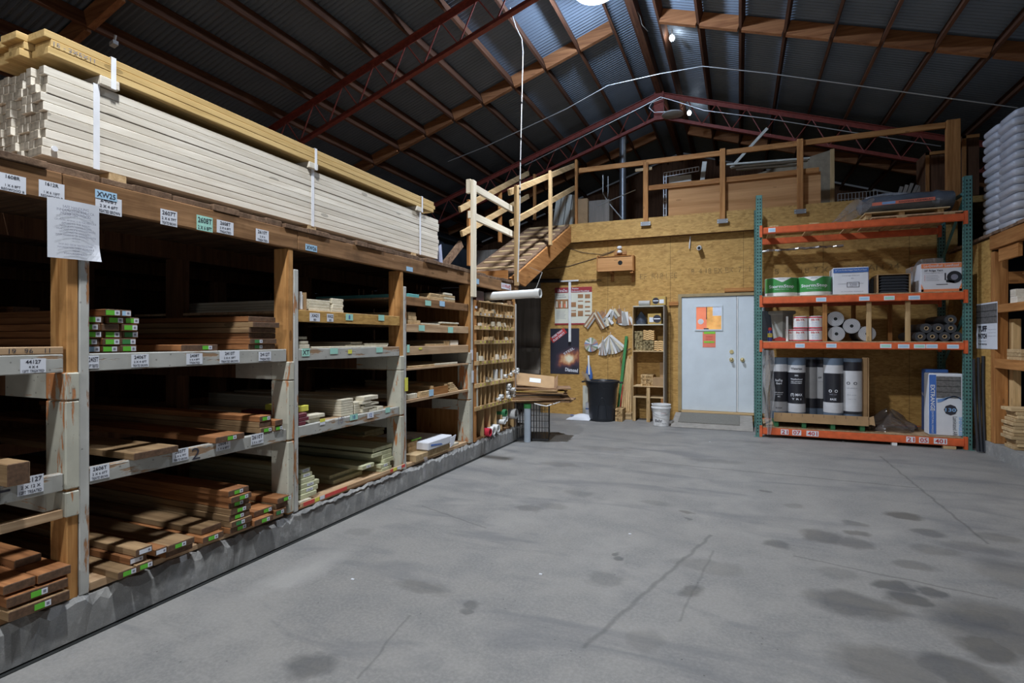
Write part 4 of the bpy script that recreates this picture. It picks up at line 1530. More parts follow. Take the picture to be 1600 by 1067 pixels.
# row tags on the bottom beam
def rtag(px0, px1, py, txt, name='row_label'):
    Y_ = YR - .0055
    a, b = at(px0, py, Y=Y_), at(px1, py, Y=Y_)
    mb = MB()
    c = (a + b) / 2
    mb.obox((c.x, Y_, .10), (1, 0, 0), (0, 0, 1), b.x - a.x, .078, .0012, M['paper'])
    mb.text(txt, (c.x, Y_ - .0005, .10), (1, 0, 0), (0, 0, 1), M['red_ink'], h=.06, w=(b.x - a.x) * .8, bold=.02)
    mb.build(name, pr_, label='white number plate reading ' + txt)
rtag(1220, 1232, 672, '21'); rtag(1238, 1252, 672, '07'); rtag(1260, 1279, 674, '401')
rtag(1416, 1430, 686, '21'); rtag(1436, 1451, 687, '05'); rtag(1459, 1480, 689, '401')
def btag(px_, py_, wpx, mat, Y_=YR - .0055):
    c = at(px_, py_, Y=Y_)
    k = (-c.x * sn + c.y * cs) / F
    mb = MB()
    mb.obox(c, (1, 0, 0), (0, 0, 1), wpx * k, 6.5 * k, .0012, M['paper'])
    mb.obox(c + Vector((0, -.001, 0)), (1, 0, 0), (0, 0, 1), wpx * k * .8, 3.6 * k, .0012, M[mat])
    mb.build('shelf_tag', pr_)
for px_, py_, w_, m_ in ((1283, 467.5, 14, 'blue_paper'), (1350.5, 466, 14, 'blue_paper'), (1389.5, 465, 14, 'mint_paper'), (1428.5, 464.5, 15, 'blue_paper'),
                         (1250, 539.5, 13, 'blue_paper'), (1299, 539.5, 14, 'blue_paper'), (1384, 540, 15, 'mint_paper'), (1412, 540.5, 15, 'blue_paper'),
                         (1437, 540.5, 15, 'mint_paper'), (1456, 540.5, 15, 'blue_paper'), (1489, 541, 15, 'blue_paper'), (1206, 359, 10, 'blue_paper')):
    btag(px_, py_, w_, m_)
# ------------------------------------------------------------------ goods on the pallet rack
DK2, DK3 = 2.151, 1.466
def atw(px, py, Y): return at(px, py, Y=Y)
# two round rolls labelled StormStop
M['label_green'] = plain('green_label', (0.05, 0.26, 0.07), 0.4)
for i, px_ in enumerate((1221, 1272)):
    c = atw(px_, 459, 9.42)
    R_ = .235; H_ = .285
    t = thing('flashing_roll', ('green and white roll nearest the green upright on the second shelf', 'green and white roll between its twin and the white carton on the second shelf')[i], 'roll', (c.x, 9.42, DK2))
    mb = MB(); mb.cyl((c.x, 9.42, DK2), (c.x, 9.42, DK2 + H_), R_, M['white'], n=40, inner=.045, capmat=M['black_plastic'])
    mb.build('roll', t, smooth=True)
    # label band with chevron
    n = Vector((-c.x, -9.42, 0)).normalized()
    th0 = math.atan2(n.y, n.x)
    def cyp(a, z, rr=R_ + .0012): return Vector((c.x + rr * math.cos(th0 + a), 9.42 + rr * math.sin(th0 + a), DK2 + z))
    mb = MB()
    K = 26
    vs, fs = [], []
    for k in range(K + 1):
        a = -1.35 + 2.7 * k / K
        u = abs(a + (.05 if i else -.05)) / .55
        zt = H_ - .004 - max(0, (1 - u)) * .07
        vs += [cyp(a, .058), cyp(a, zt)]
    for k in range(K): fs.append((2 * k, 2 * k + 2, 2 * k + 3, 2 * k + 1))
    mb.add(vs, fs, M['label_green'])
    r_ = Vector((-n.y, n.x, 0))
    p = Vector((c.x, 9.42, DK2)) + n * (R_ + .002)
    mb.text('StormStop', p + Vector((0, 0, .145)), r_, (0, 0, 1), M['paper'], h=.062, w=.38, bold=.02, curve=R_)
    mb.text('Self-Adhesive  Window Wrap', p + Vector((0, 0, .105)), r_, (0, 0, 1), M['paper'], h=.016, w=.2, curve=R_)
    mb.text('adhesive', p + Vector((0, 0, .265)), r_, (0, 0, 1), M['grey_ink'], h=.016, w=.09, curve=R_)
    mb.build('label_band', t, label='green label with white lettering')

M['box_white'] = plain('white_carton', (0.66, 0.68, 0.74), 0.6, var=.04)
M['box_blue'] = plain('blue_carton_band', (0.05, 0.14, 0.42), 0.5)
M['box_orange'] = plain('orange_carton', (0.80, 0.25, 0.10), 0.5)
M['grey_film'] = plain('clear_plastic_film', (0.45, 0.45, 0.47), 0.18, alpha=0.45, coat=.5)
# white carton with a blue band
a, b = atw(1302, 459, 9.25), atw(1357, 459, 9.25)
t = thing('vent_carton', 'white carton with a blue top band on the second shelf', 'carton', ((a.x + b.x) / 2, 9.4, DK2))
h = .40
MB().box(a.x, b.x, 9.25, 9.62, DK2, DK2 + h, M['box_white']).build('carton', t, bevel=.004)
mb = MB()
mb.box(a.x + .002, b.x - .002, 9.246, 9.2495, DK2 + h - .075, DK2 + h - .012, M['box_blue'])
mb.box(b.x + .0003, b.x + .003, 9.252, 9.618, DK2 + .002, DK2 + h - .002, M['box_blue'])
mb.text('20" Low Profile Hinged Vent Roof Deck', ((a.x + b.x) / 2, 9.245, DK2 + h - .043), (1, 0, 0), (0, 0, 1), M['paper'], h=.028, w=(b.x - a.x) * .9)
mb.build('printed_band', t)
mb = MB()
cx_ = (a.x + b.x) / 2
mb.text('Coverage Cutouts', (cx_, 9.2485, DK2 + .28), (1, 0, 0), (0, 0, 1), M['grey_ink'], h=.02, w=.22)
for (w_, h_, z_) in ((.32, .19, .225), ):
    for q in ((cx_, DK2 + z_ + h_ / 2, w_, .003), (cx_, DK2 + z_ - h_ / 2 + .03, w_, .003)):
        mb.obox((q[0], 9.2485, q[1]), (1, 0, 0), (0, 0, 1), q[2], q[3], .001, M['grey_ink'])
for s_ in (-1, 1):
    mb.obox((cx_ + .03 + s_ * .075, 9.2485, DK2 + .145), (1, 0, 0), (0, 0, 1), .006, .07, .001, M['ink'])
    mb.obox((cx_ + .03, 9.2485, DK2 + .145 + s_ * .035), (1, 0, 0), (0, 0, 1), .156, .006, .001, M['ink'])
mb.text('3200', (cx_ + .03, 9.2485, DK2 + .145), (1, 0, 0), (0, 0, 1), M['grey_ink'], h=.045, w=.09)
mb.text('an Arcadian Company', (cx_ + .02, 9.2485, DK2 + .045), (1, 0, 0), (0, 0, 1), M['grey_ink'], h=.016, w=.28)
mb.text('O', (cx_ + .02, 9.2485, DK2 + .24), (1, 0, 0), (0, 0, 1), M['grey_ink'], h=.02, w=.03)
mb.build('printed_text', t)
# open carton with black vents
a, b = atw(1371, 459, 9.25), atw(1423, 459, 9.25)
t = thing('open_carton', 'open cardboard carton of stacked black roof vents on the second shelf', 'carton', ((a.x + b.x) / 2, 9.4, DK2))
mb = MB()
mb.box(a.x, a.x + .012, 9.25, 9.7, DK2, DK2 + .27, M['cardboard'])
mb.box(b.x - .012, b.x, 9.25, 9.7, DK2, DK2 + .27, M['cardboard'])
mb.box(a.x + .012, b.x - .012, 9.25, 9.7, DK2, DK2 + .008, M['cardboard'])
mb.box(a.x, b.x, 9.25, 9.7, DK2 + .27, DK2 + .278, M['cardboard'])
mb.box(a.x, b.x, 9.70, 9.708, DK2, DK2 + .27, M['cardboard'])
mb.build('carton', t)
for k in range(6):
    mb = MB()
    z = DK2 + .0085 + k * .042
    mb.prism([(a.x + .02, 9.265, z + .001), (b.x - .02, 9.265, z + .001), (b.x - .03, 9.265, z + .022), (b.x - .06, 9.265, z + .036), (a.x + .06, 9.265, z + .036), (a.x + .03, 9.265, z + .022)], (0, .40, 0), M['black_plastic'])
    mb.build('roof_vent', t, bevel=.003)
mb = MB()
mb.prism([(a.x - .09, 9.45, DK2 + .001), (a.x - .01, 9.45, DK2 + .001), (a.x - .01, 9.45, DK2 + .26), (a.x - .05, 9.45, DK2 + .23)], (0, .2, 0), M['black_plastic'])
simple('loose_roof_vent', 'black roof vent leaning left of the open carton', 'roof vent', mb, bevel=.004)
# ridge vent boxes
def vent_box(pa, pb, Y_, lab, h, wrap=False, d=.42):
    a, b = atw(pa, 457, Y_), atw(pb, 457, Y_)
    w_ = b.x - a.x
    t = thing('ridge_vent_box', lab, 'carton', ((a.x + b.x) / 2, Y_ + .2, DK2))
    MB().box(a.x, b.x, Y_, Y_ + d, DK2, DK2 + h, M['box_white']).build('carton', t, bevel=.004)
    mb = MB()
    y = Y_ - .0015
    z0 = DK2
    mb.box(a.x + .002, b.x - .002, y, Y_ - .0003, z0 + h * .83, z0 + h - .004, M['box_orange'])
    mb.box(a.x + .002, b.x - .002, y, Y_ - .0003, z0 + .004, z0 + h * .10, M['box_orange'])
    for (q0, q1) in ((a.x + .002, a.x + .03), (b.x - .03, b.x - .002)):
        mb.prism([(q0, y, z0 + .004), (q1, y, z0 + .004), (q1 if q0 < cxm(a, b) else q1, y, z0 + h * .12), (q0, y, z0 + h * .3)] if q0 < cxm(a, b) else
                 [(q0, y, z0 + .004), (q1, y, z0 + .004), (q1, y, z0 + h * .3), (q0, y, z0 + h * .12)], (0, .0012, 0), M['box_orange'])
    mb.build('orange_print', t)
    mb = MB()
    y2 = Y_ - .003
    mb.text('Lo-OmniRoll  LeanRoof', (a.x + w_ * .5, y2, z0 + h * .91), (1, 0, 0), (0, 0, 1), M['paper'], h=.035, w=w_ * .86, bold=.01)
    mb.text("20' Ridge Vent", (a.x + w_ * .31, y2, z0 + h * .74), (1, 0, 0), (0, 0, 1), M['ink'], h=.034, w=w_ * .46, bold=.02)
    mb.text('A roll-out shingle-over ridge vent', (a.x + w_ * .31, y2, z0 + h * .66), (1, 0, 0), (0, 0, 1), M['grey_ink'], h=.018, w=w_ * .46)
    for k in range(4):
        mb.text('x', (a.x + w_ * .09, y2, z0 + h * (.57 - .055 * k)), (1, 0, 0), (0, 0, 1), M['red_ink'], h=.012, w=.014)
        mb.box(a.x + w_ * .13, a.x + w_ * (.42 + .03 * (k % 2)), y2, y2 + .001, z0 + h * (.567 - .055 * k), z0 + h * (.575 - .055 * k), M['grey_ink'])
    mb.box(a.x + w_ * .38, a.x + w_ * .66, y2, y2 + .001, z0 + h * .25, z0 + h * .27, M['ink'])
    cx, cz = a.x + w_ * .82, z0 + h * .5
    mb.cyl((cx, y2, cz), (cx, Y_ - .0003, cz), h * .21, M['black_plastic'], n=28)
    mb.cyl((cx, y2 - .001, cz), (cx, y2, cz), h * .10, M['grey_ink'], n=24)
    mb.prism([(cx - w_ * .2, y2, cz - h * .17), (cx, y2, cz - h * .21), (cx, y2, cz - h * .14), (cx - w_ * .2, y2, cz - h * .08)], (0, .001, 0), M['black_plastic'])
    mb.box(a.x + w_ * .58, a.x + w_ * .615, y2, y2 + .001, z0 + h * .4, z0 + h * .65, M['ink'])
    mb.build('printed_panel', t)
    return t
def cxm(a, b): return (a.x + b.x) / 2
vent_box(1439, 1503, 9.2, 'orange and white ridge vent carton at the front right of the second shelf', .40)
tb = vent_box(1424, 1476, 9.72, 'orange and white ridge vent carton half hidden under clear plastic wrap', .42, d=.3)
def tarp(fn, nu, nv, mat, name, label, cat, parent=None):
    mb = MB(); mb.grid(fn, nu, nv, mat)
    if parent is not None:
        return mb.build(name, parent, smooth=True)
    return tag(mb.build(name, smooth=True), label, cat)
p0, p1 = atw(1408, 457, 9.66), atw(1474, 410, 9.66)
def f(u, v):
    x = p0.x + (p1.x - p0.x) * u
    top_ = DK2 + .05 + .47 * min(1, u * 2.2) ** .7
    return Vector((x, 9.66 + .03 * math.sin(u * 9 + v * 4), DK2 + .004 + (top_ - DK2) * v))
tarp(f, 16, 8, M['grey_film'], 'plastic_wrap', '', '', tb)
# crumpled foil hose along the beam back
mb = MB()
pa, pb = atw(1191, 392, 9.9), atw(1318, 383, 9.9)
pts = [pa.lerp(pb, k / 24) + Vector((0, random.uniform(-.01, .01), random.uniform(-.006, .006))) for k in range(25)]
mb.tube(pts, [random.uniform(.014, .026) for _ in pts], M['grey_metal'], 7)
M['foil'] = plain('crinkled_foil', (0.6, 0.6, 0.62), 0.25, .9)
mb.mats = [M['foil']]
simple('foil_strip', 'crinkled shiny foil strip running behind the second shelf', 'foil strip', mb)
# red-brown plank at wall right of door top / right
for (pa, pb, py_, lab) in ((1132, 1180, 453, 'short brown board fixed over the pale door'), (1422, 1462, 394, 'short grey board fixed to the wall behind the rack'), (1045, 1060, 474, 'short brown stick poking out above the shelf cabinet')):
    a, b = atw(pa, py_, YW - .025), atw(pb, py_, YW - .025)
    simple('nailed_board', lab, 'board', MB().box(a.x, b.x, YW - .035, YW - .003, a.z - .035, a.z + .035, M['orange_x']), bevel=.003)

# ---- third shelf
c = atw(1203, 530, 9.25)
t = thing('spray_can', 'small blue spray can with a yellow band and red cap on the third shelf', 'can', (c.x, 9.25, DK3))
M['can_blue'] = plain('blue_can', (0.03, 0.05, 0.28), 0.35)
M['can_yellow'] = plain('yellow_band', (0.75, 0.62, 0.06), 0.4)
MB().lathe([(.001, 0), (.033, 0), (.033, .15), (.024, .165)], (c.x, 9.25, DK3), M['can_blue'], 20).build('can_body', t, smooth=True)
mb = MB().lathe([(.0335, .06), (.0335, .12)], (c.x, 9.25, DK3), M['can_yellow'], 20)
mb.text('WD', (c.x, 9.25 - .0345, DK3 + .095), (1, 0, 0), (0, 0, 1), M['blue_ink'], h=.03, w=.045, curve=.034)
mb.build('can_label', t, smooth=True)
MB().lathe([(.026, .165), (.026, .2), (.014, .21), (.001, .21)], (c.x, 9.25, DK3), M['red_film'], 16).build('cap', t, smooth=True)
# grey plastic hopper / caulk bucket upside down
M['grey_plastic'] = plain('grey_plastic', (0.36, 0.38, 0.37), 0.5)
a = atw(1222, 530, 9.72)
t = thing('plastic_hopper', 'translucent grey plastic hopper standing behind the spray can', 'container', (a.x, 9.74, DK3))
prof = [(.10, 0), (.12, .02), (.165, .42), (.20, .44), (.20, .48), (.185, .485)]
MB().lathe(prof, (a.x, 9.76, DK3), M['grey_plastic'], 4).build('hopper_body', t, smooth=False)
mb = MB()
p = atw(1230, 495, 9.32)
mb.cyl((p.x, 9.32, DK3), (p.x, 9.32, DK3 + .38), .017, M['white'])
simple('white_tube', 'short white tube standing in front of the grey hopper', 'tube', mb, smooth=True)
mb = MB()
a, b = atw(1206, 530, 9.4), atw(1231, 530, 9.4)
mb.prism([(a.x, 9.4, DK3 + .001), (b.x, 9.4, DK3 + .001), (b.x, 9.4, DK3 + .03), ((a.x + b.x) / 2, 9.4, DK3 + .07), (a.x + .03, 9.4, DK3 + .04)], (0, .05, 0), M['red_film'])
simple('red_tool', 'small red tool lying at the left of the third shelf', 'tool', mb, bevel=.004)
a = atw(1194, 500, 9.85)
simple('black_case', 'black plastic case in the shadow behind the spray can', 'case', MB().box(XA + .1, a.x + .18, 9.95, 10.1, DK3, DK3 + .5, M['black_plastic']), bevel=.01)
# white & red cans
M['can_red'] = plain('red_can_band', (0.55, 0.03, 0.06), 0.35)
for i, (px_, lev) in enumerate(((1250.5, 0), (1274, 0), (1250.5, 1), (1274, 1), (1238, 0))):
    Y_ = 9.24 if i < 4 else 9.45
    R_, H_ = .096, .185
    c = atw(px_, 530, Y_)
    z0 = DK3 + lev * (H_ + .004)
    lab = ('lower left', 'lower right', 'upper left', 'upper right')[i] + ' white and red can of the four on the third shelf' if i < 4 else 'white and red can half hidden left of the stacked four'
    t = thing('paint_can', lab, 'can', (c.x, Y_, z0))
    MB().lathe([(.001, .002), (R_, .002), (R_, H_ - .006), (R_ - .008, H_), (R_ - .012, H_ - .005), (.001, H_ - .005)], (c.x, Y_, z0), M['white'], 32).build('can_body', t, smooth=True)
    mb = MB()
    for za, zb in ((.004, .02), (.158, .176)):
        mb.lathe([(R_ + .001, za), (R_ + .001, zb)], (c.x, Y_, z0), M['can_red'], 32)
    n = Vector((-c.x, -Y_, 0)).normalized()
    r_ = Vector((-n.y, n.x, 0))
    p = Vector((c.x, Y_, z0)) + n * (R_ + .0015)
    mb.text('TUF-RAIL' if False else '50-YR', p + Vector((0, 0, .13)), r_, (0, 0, 1), M['red_ink'], h=.028, w=.12, bold=.03, curve=R_)
    for k in range(4):
        mb.text('premium sealant' if k % 2 else 'clear exterior', p + Vector((0, 0, .095 - .02 * k)), r_, (0, 0, 1), M['blue_ink'], h=.009, w=.1, curve=R_)
    mb.build('can_label', t, smooth=True)
# upright props between shelf levels
for i, (px_, m_, lab) in enumerate(((1289, 'orange_z', 'reddish'), (1358, 'tan_z', 'pale'), (1419, 'tan_z', 'chipped pale'))):
    a = atw(px_, 500, 9.16)
    simple('wooden_prop', '%s wooden prop standing between the third and second shelves' % lab, 'prop',
           MB().box(a.x - .03, a.x + .03, 9.16, 9.20, DK3 + .001, 2.034, M[m_]), bevel=.004)
for i, px_ in enumerate((1268, 1334, 1391)):
    a = atw(px_, 500, 9.98)
    simple('wooden_prop', ('left', 'middle', 'right')[i] + ' one of the three dim props at the back of the third shelf', 'prop',
           MB().box(a.x - .03, a.x + .03, 9.98, 10.02, DK3 + .001, 2.034, M['orange_z']), bevel=.004)
# grey rolls lying with ends to the front
M['roll_grey'] = plain('grey_felt_roll', (0.34, 0.35, 0.38), 0.7)
M['roll_dark'] = plain('black_membrane_roll', (0.035, 0.038, 0.045), 0.55)
M['core'] = plain('cardboard_core', (0.42, 0.30, 0.17), 0.8)
for i, (px_, py_, lab) in enumerate(((1307, 521.5, 'lower left'), (1345.5, 521.5, 'lower right'), (1326, 508, 'middle'), (1305.5, 500, 'topmost'))):
    Y_ = 9.2
    c = atw(px_, py_, Y_)
    R_ = .108
    if i == 0: z = DK3 + R_ + .001; base = (c.x, z)
    z = (DK3 + R_ + .001) if i < 2 else c.z
    cx = c.x
    if i == 1: cx = base[0] + .385
    if i == 2: cx, z = base[0] + .1925 - .0, DK3 + R_ + .115
    if i == 3: cx, z = base[0] - .012, DK3 + R_ + .001 + 2 * R_ + .004
    t = thing('grey_roll', '%s of the four grey rolls lying end-on on the third shelf' % lab, 'roll', (cx, Y_, z))
    mb = MB()
    mb.cyl((cx, Y_, z), (cx, Y_ + .75, z), R_, M['roll_grey'], n=36, inner=.024)
    for rr in (.045, .07, .095):
        mb.cyl((cx, Y_ - .0008, z), (cx, Y_ - .0002, z), rr + .002, M['grey_ply'], n=32, inner=rr)
    mb.build('roll', t, smooth=True)
    MB().cyl((cx, Y_ - .001, z), (cx, Y_ + .7, z), .0235, M['hole'], n=20).build('core_hole', t)
names = ['leftmost', 'second from left', 'third from left', 'rightmost']
BR = .066
c0 = atw(1438, 523.7, 9.18)
k = 0
for row, cnt in ((0, 4), (1, 3), (2, 1)):
    for j in range(cnt):
        cx = c0.x + j * .138 + row * .069
        z = DK3 + BR + .001 + row * .1155
        if row == 2: cx = c0.x + 3 * .138 - .069 + .0
        lab = {0: 'bottom row, ' + names[j], 1: 'middle row, ' + ['leftmost', 'centre', 'rightmost'][min(j, 2)], 2: 'single one on top'}[row]
        t = thing('black_roll', 'black membrane roll on the third shelf, ' + lab, 'roll', (cx, 9.18, z))
        MB().cyl((cx, 9.18, z), (cx, 10.05, z), BR, M['roll_dark'], n=28, inner=.027).build('roll', t, smooth=True)
        MB().cyl((cx, 9.176, z), (cx, 9.30, z), .0265, M['core'], n=20, inner=.019).build('core', t, smooth=True)

# ---- pallet of standing rolls on the lowest level
BZ = .162
a, b = atw(1209, 655, 9.18), atw(1356, 655, 9.18)
pl = thing('pallet', 'low pallet with green blocks and a cardboard tray on the bottom beam', 'pallet', ((a.x + b.x) / 2, 9.5, BZ))
M['pallet_green'] = plain('green_pallet_block', (0.03, 0.18, 0.07), 0.6)
for px_ in (1213, 1256, 1301, 1347):
    q = atw(px_, 663, 9.2)
    MB().box(q.x - .03, q.x + .03, 9.17, 9.95, BZ, BZ + .10, M['pallet_green']).build('pallet_block', pl, bevel=.003)
MB().box(a.x, b.x + .03, 9.15, 10.0, BZ + .1005, BZ + .115, M['tan_x']).build('pallet_deck', pl)
mb = MB()
tz_ = BZ + .1155
mb.box(a.x, b.x, 9.14, 10.0, tz_, tz_ + .006, M['cardboard'])
mb.box(a.x, b.x, 9.128, 9.139, tz_ - .03, tz_ + .105, M['cardboard'])
mb.prism([(b.x, 9.14, tz_), (b.x + .08, 9.12, tz_ - .02), (b.x + .06, 9.12, tz_ + .12), (b.x, 9.14, tz_ + .09)], (0, .01, 0), M['cardboard'])
for k in range(9):
    x_ = a.x + .1 + k * .14
    mb.box(x_, x_ + .004, 9.1265, 9.1279, tz_ + .06, tz_ + .10, M['ink'])
mb.build('cardboard_tray', pl)
q0, q1 = atw(1349, 600, 9.22), atw(1357, 600, 9.22)
mb = MB()
mb.box(q0.x, q1.x, 9.3, 9.33, tz_ + .01, tz_ + .95, M['cardboard'])
mb.box(q1.x - .002, q1.x + .01, 9.24, 9.55, tz_ + .01, tz_ + .95, M['cardboard'])
mb.build('corner_guard', pl, label='tall cardboard corner guard at the right of the pallet')
M['roll_wrap_black'] = plain('black_wrapper', (0.02, 0.021, 0.028), 0.35)
M['roll_wrap_grey'] = plain('grey_wrapper', (0.30, 0.30, 0.31), 0.45)
M['roll_wrap_white'] = plain('white_wrapper', (0.52, 0.53, 0.56), 0.45)
M['roll_blue'] = plain('slate_blue_roll', (0.10, 0.14, 0.20), 0.6)
zb = tz_ + .0065
def standing(px_, Y_, R_, H_, bands, lab, texts=()):
    c = atw(px_, 600, Y_)
    t = thing('underlayment_roll', lab, 'roll', (c.x, Y_, zb))
    MB().cyl((c.x, Y_, zb), (c.x, Y_, zb + H_), R_, M['roll_blue'], n=36, inner=.03).build('roll', t, smooth=True)
    for (z0, z1, m_) in bands:
        MB().lathe([(R_ + .0015, z0), (R_ + .0015, z1)], (c.x, Y_, zb), M[m_], 36).build('wrapper_band', t, smooth=True)
    n = Vector((-c.x, -Y_, 0)).normalized()
    r_ = Vector((-n.y, n.x, 0))
    mb = MB()
    for (tx, z, h_, w_, m_) in texts:
        mb.text(tx, Vector((c.x, Y_, zb + z)) + n * (R_ + .002), r_, (0, 0, 1), M[m_], h=h_, w=w_, bold=.02, curve=R_)
    if texts: mb.build('wrapper_print', t)
TX1 = (('RoofTop', .58, .05, .10, 'paper'), ('Guard', .54, .03, .08, 'paper'), ('self adhered', .40, .012, .12, 'paper'), ('underlayment', .37, .012, .10, 'paper'), ('AC', .34, .02, .04, 'paper'), ('ROOF', .165, .022, .09, 'ink'))
standing(1217, 9.3, .122, .93, ((.11, .26, 'roll_wrap_grey'), (.26, .72, 'roll_wrap_black'), (.72, .83, 'roll_wrap_white')),
         'leftmost standing black roll with pale bands on the pallet', TX1)
standing(1244.5, 9.28, .122, .93, ((.11, .24, 'roll_wrap_white'), (.24, .71, 'roll_wrap_black'), (.71, .82, 'roll_wrap_white')),
         'black standing roll with white bands and the most lettering, second from left',
         (('Watertex', .77, .035, .17, 'ink'), ('SBS', .665, .02, .05, 'paper'), ('Weatherbond', .61, .022, .17, 'paper'), ('SELF ADHERED', .575, .014, .16, 'paper'), ('UNDERLAYMENT', .55, .014, .16, 'paper'), ('(T) MAX', .37, .05, .17, 'paper'), ('T R I', .31, .025, .13, 'paper')))
standing(1267, 9.56, .088, .93, ((.15, .30, 'roll_wrap_black'), (.30, .78, 'roll_wrap_grey'), (.78, .9, 'roll_wrap_black')),
         'grey-wrapped roll standing in the back row, left one')
standing(1284.5, 9.58, .088, .93, ((.15, .30, 'roll_wrap_black'), (.30, .78, 'roll_wrap_white'), (.78, .9, 'roll_wrap_black')),
         'grey-wrapped roll standing in the back row, right one', (('APP  SBS', .62, .03, .12, 'ink'), ('torch applied', .56, .012, .12, 'grey_ink')))
standing(1302, 9.27, .13, .93, ((.13, .28, 'roll_wrap_white'), (.28, .71, 'roll_wrap_black'), (.71, .83, 'roll_wrap_white')),
         'black roll with two round white seals near the middle of the pallet',
         (('O  O', .45, .045, .12, 'paper'), ('SBS SA', .40, .014, .1, 'grey_ink'), ('BASE', .33, .03, .08, 'paper')))
standing(1331, 9.29, .13, .93, ((.12, .16, 'roll_wrap_black'), (.16, .75, 'roll_wrap_white'), (.75, .88, 'roll_wrap_black')),
         'rightmost standing white-wrapped roll with black top on the pallet',
         (('O  O', .57, .045, .14, 'ink'), ('self adhering', .50, .012, .14, 'grey_ink'), ('granular cap sheet', .40, .012, .12, 'grey_ink'), ('roll 1 sq', .34, .012, .1, 'grey_ink')))
# plastic film hanging at the left of the pallet
pa, pb = atw(1192, 560, 9.12), atw(1213, 690, 9.12)
def f(u, v):
    z = 1.30 * (1 - v) + .02 * v + .03
    spread = .06 + .10 * (1 - abs(v - .25)) - .05 * max(0, v - .75) * 4
    x = pa.x + .03 + spread * (u - .2) + .03 * v + .015 * math.sin(v * 14 + u * 7)
    return Vector((x, 9.055 + .03 * math.sin(u * 8 + v * 3) + .02 * u, z))
tarp(f, 10, 26, M['grey_film'], 'torn_plastic_film', 'torn clear plastic film hanging down beside the green upright', 'plastic film')
# crumpled clear bag on the lowest level right of the pallet
ca = atw(1395, 660, 9.3)
def f(u, v):
    a_ = 2 * PI * u
    R_ = .30 * math.sin(PI * min(1, v * .55 + .42)) * (1 + .12 * math.sin(5 * a_ + 6 * v) + .08 * math.sin(9 * a_ - 4 * v))
    return Vector((ca.x + R_ * 1.05 * math.cos(a_), 9.5 + R_ * .9 * math.sin(a_), 0.165 + .25 * v * (1 + .25 * math.sin(3 * a_))))
M['dark_film'] = plain('smoky_plastic_bag', (0.10, 0.085, 0.08), 0.12, alpha=0.55, coat=.6)
tarp(f, 30, 12, M['dark_film'], 'plastic_bag', 'crumpled smoky plastic bag on the bottom level right of the pallet', 'bag')
# shingle bundles standing at the right
a, b = atw(1463, 680, 9.2), atw(1506, 680, 9.2)
t = thing('shingle_bundle', 'tall blue and white wrapped shingle bundle by the right upright', 'bundle', ((a.x + b.x) / 2, 9.3, BZ))
M['sh_blue'] = plain('blue_print', (0.06, 0.16, 0.50), 0.4)
M['sh_sky'] = plain('sky_blue_print', (0.25, 0.45, 0.75), 0.4)
M['shingle'] = plain('grey_shingle_photo', (0.13, 0.125, 0.125), 0.7, var=.35, vscale=30)
MB().box(a.x - .085, b.x, 9.2, 9.42, BZ, BZ + .86, M['box_white']).build('wrapped_bundle', t, bevel=.012)
w_ = b.x - a.x
mb = MB()
y = 9.1985
mb.box(a.x, b.x - .03, y, y + .001, BZ + .52, BZ + .82, M['shingle'])
for k in range(3): mb.box(a.x, b.x - .03, y - .0008, y, BZ + .60 + .08 * k, BZ + .606 + .08 * k, M['hole'])
mb.box(a.x - .083, a.x - .002, y, y + .001, BZ + .02, BZ + .84, M['sh_blue'])
mb.text('EXTRANGE', (a.x - .042, y - .001, BZ + .52), (0, 0, -1), (1, 0, 0), M['paper'], h=.05, w=.36, bold=.02)
mb.text('ARCHITECTURAL SHINGLES', (a.x - .042, y - .001, BZ + .2), (0, 0, -1), (1, 0, 0), M['paper'], h=.022, w=.34)
K = 14
def swoosh(z0, amp, th, m_):
    pts = [(a.x + .01 + (w_ - .04) * k / K, y - .001, z0 + amp * math.sin(PI * k / K * .9) * (k / K)) for k in range(K + 1)]
    mb.prism(pts + [(p[0], p[1], p[2] - th) for p in pts[::-1]], (0, .0008, 0), M[m_])
for k in range(4): swoosh(BZ + .47 + .012 * k, .13 - .02 * k, .012, 'sh_sky' if k % 2 else 'sh_blue')
mb.cyl((a.x + w_ * .52, y - .001, BZ + .36), (a.x + w_ * .52, y, BZ + .36), .075, M['ink'], n=8)
mb.text('130', (a.x + w_ * .52, y - .002, BZ + .36), (1, 0, 0), (0, 0, 1), M['sh_sky'], h=.05, w=.12, bold=.02)
mb.text('Laminated AR', (a.x + w_ * .68, y - .001, BZ + .14), (0, 0, -1), (1, 0, 0), M['ink'], h=.05, w=.26)
mb.text('SHINGLES', (a.x + w_ * .88, y - .001, BZ + .14), (0, 0, -1), (1, 0, 0), M['sh_sky'], h=.04, w=.26, bold=.03)
mb.build('printed_front', t)
a2, b2 = atw(1443, 660, 9.5), atw(1462, 660, 9.5)
t = thing('shingle_bundle', 'blue wrapped shingle bundle with torn grey film behind the tall one', 'bundle', (a2.x, 9.6, BZ))
MB().box(a2.x + .03, a2.x + .30, 9.52, 9.72, BZ, BZ + .9, M['sh_blue']).build('wrapped_bundle', t, bevel=.012)
def f(u, v):
    return Vector((a2.x + .0 + .16 * u + .04 * math.sin(v * 5), 9.47 + .03 * math.sin(u * 6 + v * 5), BZ + .36 + .22 * v * (1 - .5 * u) + .04 * u))
tarp(f, 8, 8, M['grey_film'], 'torn_film', '', '', t)
